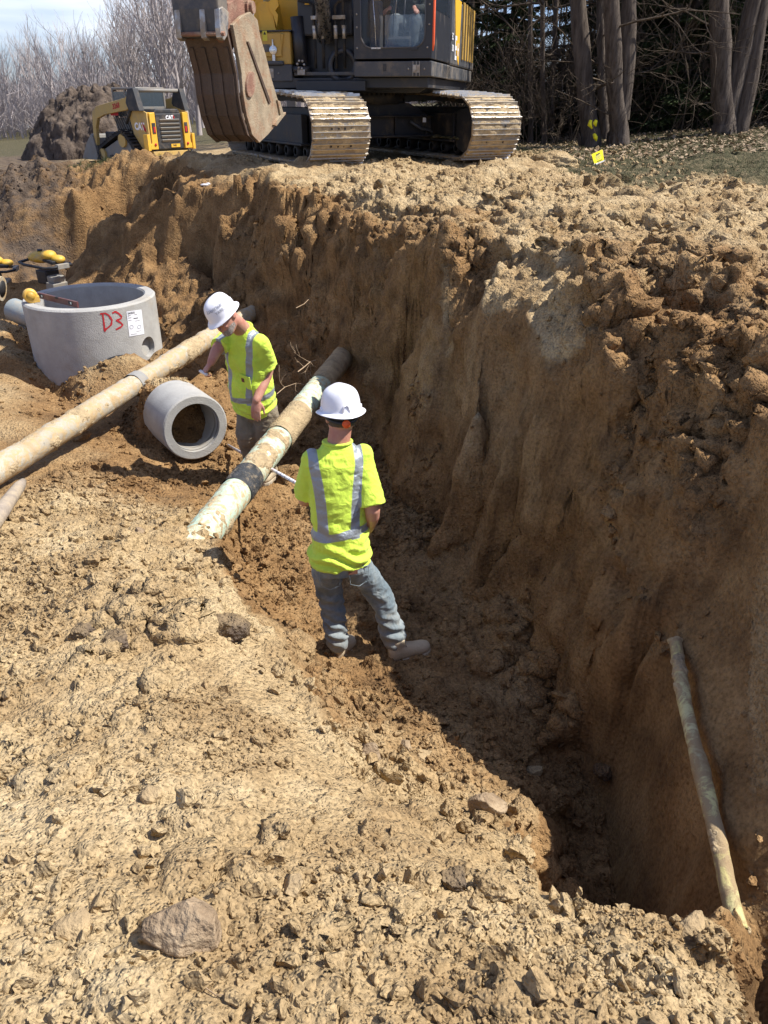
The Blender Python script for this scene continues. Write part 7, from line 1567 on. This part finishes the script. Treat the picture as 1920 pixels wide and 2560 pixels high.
# conifers with drooping boughs
def spruce(name, seed, H, W):
    rg = random.Random(seed); o = empty(name, (0, 0, 0)); trunk_mesh('trunk', [(0, 0, -.3), (0, 0, H * .5), (0, 0, H)], [.16, .11, .02], barkD, o, 10, seed); segs = []; nd = []
    nb = int(H * 17)
    for k in range(nb):
        h = .35 + (H - .4) * (k / nb) ** 1.05; L = W * (1 - h / H) ** .8 * rg.uniform(.75, 1.15) + .15; a = rg.uniform(0, 2 * PI); d = Vector((math.cos(a), math.sin(a), .10)); p = Vector((0, 0, h)); n = 7; r = .022; pts = [p]
        for i in range(n): d = (d + Vector((rg.gauss(0, .06), rg.gauss(0, .06), -.075 if i < 5 else .06))).normalized(); q_ = p + d * L / n; segs.append((tuple(p), tuple(q_), r * (1 - i / n) + .004, r * (1 - (i + 1) / n) + .004)); p = q_; pts.append(p)
        side = d.cross(Vector((0, 0, 1))).normalized()
        for i in range(1, n + 1):
            for s in (-1, 1):
                for rep in range(3):
                    l2 = L * .26 * (1.15 - i / n) + .10; e = pts[i] + (d * rg.uniform(.2, .8) + side * s * rg.uniform(.5, 1)) * l2 + Vector((0, 0, -.22 * l2 - .03)); segs.append((tuple(pts[i]), tuple(e), .006, .003))
                    for j in range(8): c = pts[i].lerp(e, (j + .6) / 8); nd.append((c, (e - pts[i]).normalized(), rg.uniform(.06, .12)))
    V_, F_ = tubes_np(segs, 3); br = np_mesh('boughs', V_, F_, barkD, o, smooth=False)
    V2 = []; F2 = []
    for c, d, l in nd:
        for j in range(3):
            w_ = Vector((rg.gauss(0, 1), rg.gauss(0, 1), rg.gauss(0, .6))).normalized(); e = c + (d * .6 + w_ * .8) * l; s = w_.cross(d).normalized() * l * .17; b = len(V2); V2 += [c - s, c + s, e]; F2.append((b, b + 1, b + 2))
    np_mesh('needles', np.array([tuple(v) for v in V2]), np.array(F2), needM, br, smooth=False); return o
spr = [spruce('conifer', 21, 6.5, 2.1), spruce('conifer', 22, 5.2, 1.9)]; us = set()
for i, (u, D, s, lb) in enumerate(((1165, 21.5, .80, 'dark conifer directly behind the excavator cab corner'), (1262, 20.8, .72, 'dark drooping conifer above the right excavator track'), (1420, 22.5, 1.0, 'dark conifer behind the trunk left of the ribbons'), (1590, 21.0, 1.05, 'dark conifer right of the twin stemmed trunk'), (1690, 20.2, 1.0, 'drooping conifer left of the forked trunk'), (1840, 23.5, 1.2, 'conifer in shade behind the forked trunk'), (1960, 20.5, 1.1, 'conifer just cut by the right edge of the photo'))):
    place(spr[i % 2], us, aty(u, 330, D).x, D, s, rt.uniform(0, 6), lb, 'conifer', 'dark conifers in the right hand wood')
# brush, saplings and twigs under the trees as one mass
segs = []; rg = random.Random(31)
for k in range(900):
    u = rg.uniform(1420, 2080) if k % 3 else rg.uniform(1110, 1420); D = rg.uniform(18.2, 27); x = aty(u, 330, D).x; z0 = gz(x, D); L = rg.uniform(.7, 3.2) * (1 if u > 1420 else .62); grow(rg, Vector((x, D, z0)), Vector((rg.gauss(0, .45), rg.gauss(0, .3), 1)), L, .004 + .004 * L, 1 if k % 3 else 0, 2, segs, .03, .6, (3, 6), .55, .15, .0042)
V_, F_ = tubes_np(segs, 3); o = np_mesh('undergrowth', V_, F_, barkW, smooth=False); tag(o, kind='stuff'); o['label'] = 'tangle of bare brush and saplings under the trees'
# tall dense wood further back on the right
segs = []
for k in range(800):
    u = rg.uniform(1480, 2300) if k % 30 else rg.uniform(1150, 1480); D = rg.uniform(27, 44); x = aty(u, 300, D).x; z0 = gz(x, D); h = rg.uniform(5, 10); p = Vector((x, D, z0 - .3)); dd = Vector((rg.gauss(0, .08), 0, 1)).normalized(); q_ = p + dd * h; r = rg.uniform(.03, .10); segs.append((tuple(p), tuple(q_), r, r * .35))
    for j in range(16):
        t = rg.uniform(.08, .95); b = p.lerp(q_, t); e = b + Vector((rg.gauss(0, .9), rg.gauss(0, .5), rg.uniform(-.1, 1.3))); segs.append((tuple(b), tuple(e), .014, .007))
V_, F_ = tubes_np(segs, 3); o = np_mesh('back_woods', V_, F_, barkW, smooth=False); tag(o, kind='stuff'); o['label'] = 'dim leafless wood behind the right hand trees'
# fallen leaves, sticks and grass blades by the wood edge
leafM = bark_mat('dead_leaf', (0.20, 0.13, 0.075), (0.46, 0.36, 0.25), (5, 5, 5)); grassM = bark_mat('grass_blade', (0.045, 0.055, 0.022), (0.11, 0.115, 0.055), (4, 4, 4))
def scatter_tris(name, m, n, rect, size, up, seed, label, cond=None):
    rs = np.random.RandomState(seed); X_ = rs.uniform(rect[0], rect[1], n); Y_ = rs.uniform(rect[2], rect[3], n)
    if cond: k = cond(X_, Y_); X_, Y_ = X_[k], Y_[k]
    n = len(X_); i = np.clip(np.searchsorted(GX, X_), 1, nx - 1); j = np.clip(np.searchsorted(GY, Y_), 1, ny - 1); Z_ = Z[j, i] + .005
    a = rs.uniform(0, 2 * PI, n); s = size * rs.uniform(.5, 1.4, n); d = np.stack([np.cos(a), np.sin(a), np.zeros(n)], 1); e = np.stack([-np.sin(a), np.cos(a), np.zeros(n)], 1); c = np.stack([X_, Y_, Z_], 1)
    tip = rs.normal(0, .35, (n, 3)); tip[:, 2] = 1
    if up: V_ = np.stack([c - e * s[:, None] * .06, c + e * s[:, None] * .06, c + tip * s[:, None]], 1)
    else: zz = np.zeros((n, 3)); zz[:, 2] = rs.uniform(0, .6, n) * s; V_ = np.stack([c - e * s[:, None] * .5, c + d * s[:, None] * .6 + zz, c + e * s[:, None] * .5 + zz * .4], 1)
    o = np_mesh(name, V_.reshape(-1, 3), np.arange(3 * n).reshape(-1, 3), m, smooth=False); tag(o, kind='stuff'); o['label'] = label
scatter_tris('leaf_litter', leafM, 30000, (3.0, 17, 13.5, 30), .075, False, 3, 'pale fallen leaves on the wood floor')
scatter_tris('grass', grassM, 26000, (2.4, 14, 10.6, 19), .055, True, 4, 'short thin grass at the edge of the wood', lambda x, y: y > 10.6 + .30 * np.clip(3.6 - x, 0, 9))
scatter_tris('grass', grassM, 5000, (-6.4, -4.2, 16.6, 18.2), .06, True, 6, 'small tuft of green grass on the far bank edge')
# ------------------------------------------------------------------ loose lumps of soil and stones
def ico(sub):
    bm = bmesh.new(); bmesh.ops.create_icosphere(bm, subdivisions=sub, radius=1.0); V_ = np.array([tuple(v.co) for v in bm.verts]); F_ = np.array([[v.index for v in f.verts] for f in bm.faces]); bm.free(); return V_, F_
def hsample(X_, Y_):
    i = np.clip(np.searchsorted(GX, X_), 1, nx - 1); j = np.clip(np.searchsorted(GY, Y_), 1, ny - 1)
    return ZD[j, i], np.stack([NX[j, i], NY[j, i], NZ[j, i]], 1), XD[j, i], YD[j, i], colr.reshape(ny, nx, 4)[j, i]
def scatter(name, n, rect, smin, smax, pw, sub, seed, dens, label, sink=.35, minz=.25):
    rs = np.random.RandomState(seed); X_ = rs.uniform(rect[0], rect[1], n); Y_ = rs.uniform(rect[2], rect[3], n); k = rs.rand(n) < dens(X_, Y_); X_, Y_ = X_[k], Y_[k]
    h, N_, xx, yy, cc = hsample(X_, Y_); k = N_[:, 2] > minz; h, N_, xx, yy, cc = h[k], N_[k], xx[k], yy[k], cc[k]; n = len(h)
    # only what the photo's surroundings need: keep a generous cone
    s = smin + (smax - smin) * rs.rand(n) ** pw; P_ = np.stack([xx, yy, h], 1) + N_ * (s * (0.55 - sink))[:, None]
    nv = 6; VV = []; FF = []; CC = []
    bv, bf = ico(sub); vid = rs.randint(0, nv, n)
    shapes = []
    for q in range(nv):
        v = bv.copy()
        for _ in range(9): n__ = rs.normal(0, 1, 3); n__ /= np.linalg.norm(n__); v = v - np.maximum(v @ n__ - rs.uniform(.35, .75), 0)[:, None] * n__[None]
        v = v * (1 + .38 * fbm(v[:, 0] + q * 7.7, v[:, 1], v[:, 2], 1.1, 2)[:, None] + .16 * fbm(v[:, 0] + q * 3.1, v[:, 1] + 9, v[:, 2], 3.1, 2)[:, None])
        shapes.append(v)
    base = 0
    A = rs.normal(0, 1, (n, 3, 3)); Q, _ = np.linalg.qr(A)
    for q in range(nv):
        kk = np.where(vid == q)[0]; m_ = len(kk); an = rs.uniform(.6, 1.35, (m_, 1, 3)); v = np.einsum('mij,mkj->mki', Q[kk], shapes[q][None] * an) * s[kk][:, None, None] + P_[kk][:, None, :]
        f = bf[None] + (np.arange(m_) * len(bv))[:, None, None] + base; base += m_ * len(bv); VV.append(v.reshape(-1, 3)); FF.append(f.reshape(-1, 3)); CC.append(np.repeat(cc[kk], len(bv), 0))
    V_ = np.concatenate(VV); F_ = np.concatenate(FF); C_ = np.concatenate(CC).astype(np.float32)
    C_[:, 2] = 0; C_[:, 3] = 1
    o = np_mesh(name, V_, F_, soilM, smooth=False); a = o.data.color_attributes.new('soil', 'FLOAT_COLOR', 'POINT'); a.data.foreach_set('color', C_.ravel()); tag(o, kind='stuff'); o['label'] = label; return n
def dn_near(x, y):
    f = fbm(x, y, x * 0, 1.1, 4, .6) ; f2 = fbm(x + 40, y, x * 0, .45, 2)
    return np.clip(.22 + 1.5 * f + .9 * f2, .03, 1)
def inpit(x, y):
    i = np.clip(np.searchsorted(GX, x), 1, nx - 1); j = np.clip(np.searchsorted(GY, y), 1, ny - 1); return Zbase[j, i]
def dn_in(x, y): return np.where(inpit(x, y) < -1.16, np.clip(.5 + 1.2 * fbm(x, y, x * 0, 1.3, 3), .1, 1), 0)
cone = lambda x, y: (np.abs(x) < 0.9 + y * .72)
scatter('soil_crumbs', 170000, (-2.4, 1.7, .25, 4.2), .0032, .0135, 2.4, 1, 1, lambda x, y: dn_near(x, y) * cone(x, y) * (inpit(x, y) > -1.3), 'fine crumbs of dry soil strewn over the near ground')
scatter('soil_crumbs', 22000, (-2.6, 1.9, .25, 5.0), .010, .036, 2.8, 2, 2, lambda x, y: dn_near(x, y) ** .9 * cone(x, y) * (inpit(x, y) > -1.35), 'small clods of dry soil strewn over the near ground')
scatter('trench_clods', 46000, (-2.6, 1.7, 1.2, 9.0), .006, .028, 2.6, 1, 3, lambda x, y: dn_in(x, y) * cone(x, y), 'crumbled moist soil covering the trench floor')
scatter('trench_clods', 3000, (-2.6, 1.6, 1.4, 7.5), .022, .06, 2.8, 3, 4, lambda x, y: dn_in(x, y) * cone(x, y), 'broken lumps of soil in the trench')
scatter('bank_clods', 34000, (-10, 4.5, 2.8, 19), .014, .065, 2.6, 1, 5, lambda x, y: np.clip(.35 + 1.2 * fbm(x, y, x * 0, .9, 3), .05, 1) * (inpit(x, y) > -2.15) * ((y > 6.5) | (x > 1.0)), 'clods of soil on the far bank', .45, .3)
# single rocks and big clods one can point at
rockD = mat('rock_brown', (0.26, 0.185, 0.115), 0.9, 0, .35, 7, .6, (0.44, 0.34, 0.22), 6, 1.0, 45, .2, dirtpos=.50)
rockP = mat('rock_pale', (0.33, 0.24, 0.135), 0.9, 0, .25, 8, .6, (0.42, 0.31, 0.17), 7, 1.0, 45, .2, dirtpos=.50)
rockK = mat('clod_dark', (0.16, 0.105, 0.07), 0.95, 0, .4, 9, .6, (0.34, 0.25, 0.15), 7, 1.0, 45, .1, dirtpos=.55)
def rock(u, v, d, size, m, seed, label, rz=0.0, flat=.75, ang=1.0, lift=.35, name='rock', cat='rock', group=None):
    c = at(u, v, d); bv, bf = ico(5); s = seed * 3.7
    v_ = bv.copy(); rs = np.random.RandomState(seed)
    for _ in range(int(9 * ang) + 2):       # chop planes for facets
        n_ = rs.normal(0, 1, 3); n_ /= np.linalg.norm(n_); t = rs.uniform(.55, .85); dd = v_ @ n_; v_ = v_ - np.maximum(dd - t, 0)[:, None] * n_[None]
    v_ = v_ * (1 + (.10 if name == 'rock' else .22) * fbm(v_[:, 0] + s, v_[:, 1], v_[:, 2], 2.2, 4, .6)[:, None] + (.05 if name == 'rock' else .12) * fbm(v_[:, 0] + s, v_[:, 1], v_[:, 2], 7, 4, .6)[:, None])
    v_ = v_ * np.array(size)[None] ; 
    if name != 'rock': m = soilM
    o = np_mesh(name, v_, bf, m); g = gz(c.x, c.y)
    if m is soilM:
        ii_ = min(int(np.searchsorted(GX, c.x)), nx - 1); jj_ = min(int(np.searchsorted(GY, c.y)), ny - 1); cc_ = colr.reshape(ny, nx, 4)[jj_, ii_].copy(); cc_[2] = 0; cc_[3] = 1
        if 'dark' in label: cc_[1] = .60
        if 'orange' in label: cc_[0] = 1.0
        a_ = o.data.color_attributes.new('soil', 'FLOAT_COLOR', 'POINT'); a_.data.foreach_set('color', np.tile(cc_, len(v_)).astype(np.float32))
    o.location = (c.x, c.y, g + size[2] * lift); o.rotation_euler = (rs.uniform(-.15, .15), rs.uniform(-.15, .15), rz); tag(o, label, cat, group); return o
rk = rock(450, 2350, 1.62, (.108, .070, .070), rockD, 3, 'large brown rock with a dark shadow at the lower left of the foreground', -.25, lift=.55)
rock(568, 1600, 2.08, (.105, .085, .080), rockK, 5, 'dark brown clod on the near ground left of the trench, below the mint pipe', .3, ang=.5, name='soil_clod', cat='clod')
rock(248, 1482, 2.02, (.045, .04, .035), rockK, 6, 'reddish brown clod on the near ground beside a low dirt mound', .3, ang=.6, name='soil_clod', cat='clod')
rock(208, 1590, 1.95, (.055, .045, .03), rockK, 7, 'low dark clod left of the dirt mound on the near ground', 1.3, ang=.6, name='soil_clod', cat='clod')
rock(295, 1620, 1.93, (.060, .055, .05), rockK, 8, 'upright dark clod with a black hollow on the near ground', .8, ang=.6, name='soil_clod', cat='clod')
rock(382, 2000, 1.74, (.034, .030, .024), rockP, 9, 'rounded pale rock above the largest foreground rock', .8)
rock(195, 2340, 1.64, (.050, .045, .028), rockP, 10, 'half buried rock left of the largest foreground rock', .4)
rock(735, 2245, 1.72, (.036, .034, .030), rockP, 11, 'pale lumpy stone standing right of the largest foreground rock', .4)
rock(1010, 1905, 2.75, (.055, .05, .05), rockD, 12, 'grey edged stone on the loose slope below the standing worker', .9)
rock(1055, 1915, 2.75, (.05, .045, .05), rockP, 13, 'tan stone touching the grey stone on the loose slope', .2)
rock(930, 1975, 2.56, (.05, .05, .065), rockD, 14, 'upright brown stone on the loose slope nearest the trench crest', .2)
rock(1210, 2090, 2.64, (.085, .07, .055), rockD, 15, 'broad greyish rock low on the loose slope', .2)
rock(1120, 2100, 2.56, (.05, .045, .04), rockP, 16, 'yellowish clod left of the broad greyish rock', .2, name='soil_clod', cat='clod')
rock(1342, 1905, 3.05, (.055, .04, .03), rockP, 17, 'flat pale stone lying at the edge of the trench shadow', .3, lift=.6)
rock(1400, 2020, 3.15, (.06, .05, .09), rockD, 18, 'tall block of soil in the shaded trench bottom', .3, name='soil_clod', cat='clod')
rock(1505, 1990, 3.2, (.07, .055, .05), rockK, 19, 'dark clod at the foot of the shaded trench wall', .3, name='soil_clod', cat='clod')
rock(1235, 2265, 1.88, (.075, .055, .045), rockP, 20, 'large pale clod on the lip of the trench end', .1, name='soil_clod', cat='clod')
rock(1130, 2230, 1.86, (.045, .04, .04), rockD, 21, 'dark faced clod on the trench lip left of the large pale clod', .6, name='soil_clod', cat='clod')
rock(1060, 2250, 1.84, (.05, .04, .03), rockD, 22, 'low brown clod third from the large pale clod on the lip', .6, name='soil_clod', cat='clod')
rock(1725, 2335, 1.86, (.055, .04, .035), rockP, 23, 'stone on the lip beside the lower end of the yellow pipe', .6)
rock(1790, 2320, 1.88, (.06, .05, .06), rockP, 24, 'blocky clod against the lower end of the yellow pipe', .2, name='soil_clod', cat='clod')
rock(935, 1455, 3.02, (.07, .06, .06), rockK, 25, 'dark clod between the legs of the standing worker', .2, name='soil_clod', cat='clod')
rock(1010, 1510, 3.02, (.05, .045, .045), rockP, 26, 'tan clod right of the standing worker\'s knee', .2, name='soil_clod', cat='clod')
rock(350, 1335, 2.30, (.045, .035, .03), rockD, 27, 'brown stone on the near ground left of the mint pipe end', .2)
rock(310, 1360, 2.22, (.05, .04, .03), rockP, 28, 'pale clod beside the brown stone left of the mint pipe end', .9, name='soil_clod', cat='clod')
rock(190, 1090, 2.64, (.12, .09, .05), mat('orange_clay', (0.46, 0.27, 0.10), .95, 0, .2, 8, .4, (0.40, 0.28, 0.15), 8, .8, 50, .1), 29, 'orange clay lump under the tan pipe', .4, name='soil_clod', cat='clod')
rock(1385, 405, .84, (.38, .24, .20), mat('mud_heap', (0.30, 0.215, 0.125), .95, 0, .25, 8, .5, (0.42, 0.32, 0.2), 8, 1, 40, .1), 30, 'low mud heap in front of the right excavator track', .1, ang=.1, name='mud_heap', cat='mud heap', lift=.2)
# --- roots poking out of the bank
def root(label, pts, d0, r, seed, n=3, group=None):
    o = None; rg = random.Random(seed); segs = []
    P_ = [at(u, v, d0) for u, v in pts]
    for i in range(len(P_) - 1): segs.append((tuple(P_[i]), tuple(P_[i + 1]), r * (1 - .5 * i / len(P_)), r * (1 - .5 * (i + 1) / len(P_))))
    for k in range(n): i = rg.randrange(1, len(P_)); grow(rg, P_[i], Vector((rg.gauss(0, 1), -.3, rg.gauss(-.2, .7))), rg.uniform(.08, .22), r * .5, 1, 2, segs, 0, .6, (1, 3), .6, .25, .0022)
    V_, F_ = tubes_np(segs, 5); o = np_mesh('root', V_, F_, rootM); tag(o, label, 'root', group); return o
root('broken pale ended root sticking up from the bank above the trench', [(1217, 752), (1222, 775), (1232, 805), (1238, 830)], 1.50, .022, 1, 1)
q = MB(); c_ = at(1216, 750, 1.50); q.ball(c_, (.032, .03, .034), 10, 8); o = q.build('broken_end', rodM if False else mat('broken_wood', (.62, .50, .33), .8, 0, .15, 30, 0, bump=.4), bpy.data.objects['root']); 
root('thin forked root hanging left of the pale ended root', [(1148, 735), (1160, 750), (1172, 764), (1190, 762)], 1.54, .007, 2, 5)
root('looping thin root hanging right of and below the pale ended root', [(1262, 800), (1250, 815), (1256, 840), (1275, 865)], 1.56, .008, 3, 5)
root('long bare root reaching from the bank behind the mint pipe', [(744, 930), (760, 918), (775, 905), (790, 900)], 2.44, .007, 4, 5)
root('fine root trailing over the shaded water line behind the bearded worker', [(692, 985), (712, 968), (740, 958)], 2.5, .005, 5, 3)
root('short curved twig on the far right bank', [(1512, 880), (1525, 876), (1545, 878)], 1.34, .006, 6, 2)
root('thin straight stem leaning on the bank between worker and wall', [(740, 770), (760, 760), (775, 745)], 1.95, .005, 7, 1)
root('curled grass stem on the ground right of the largest foreground rock', [(515, 2470), (540, 2488), (575, 2486)], 1.56, .0016, 8, 0)
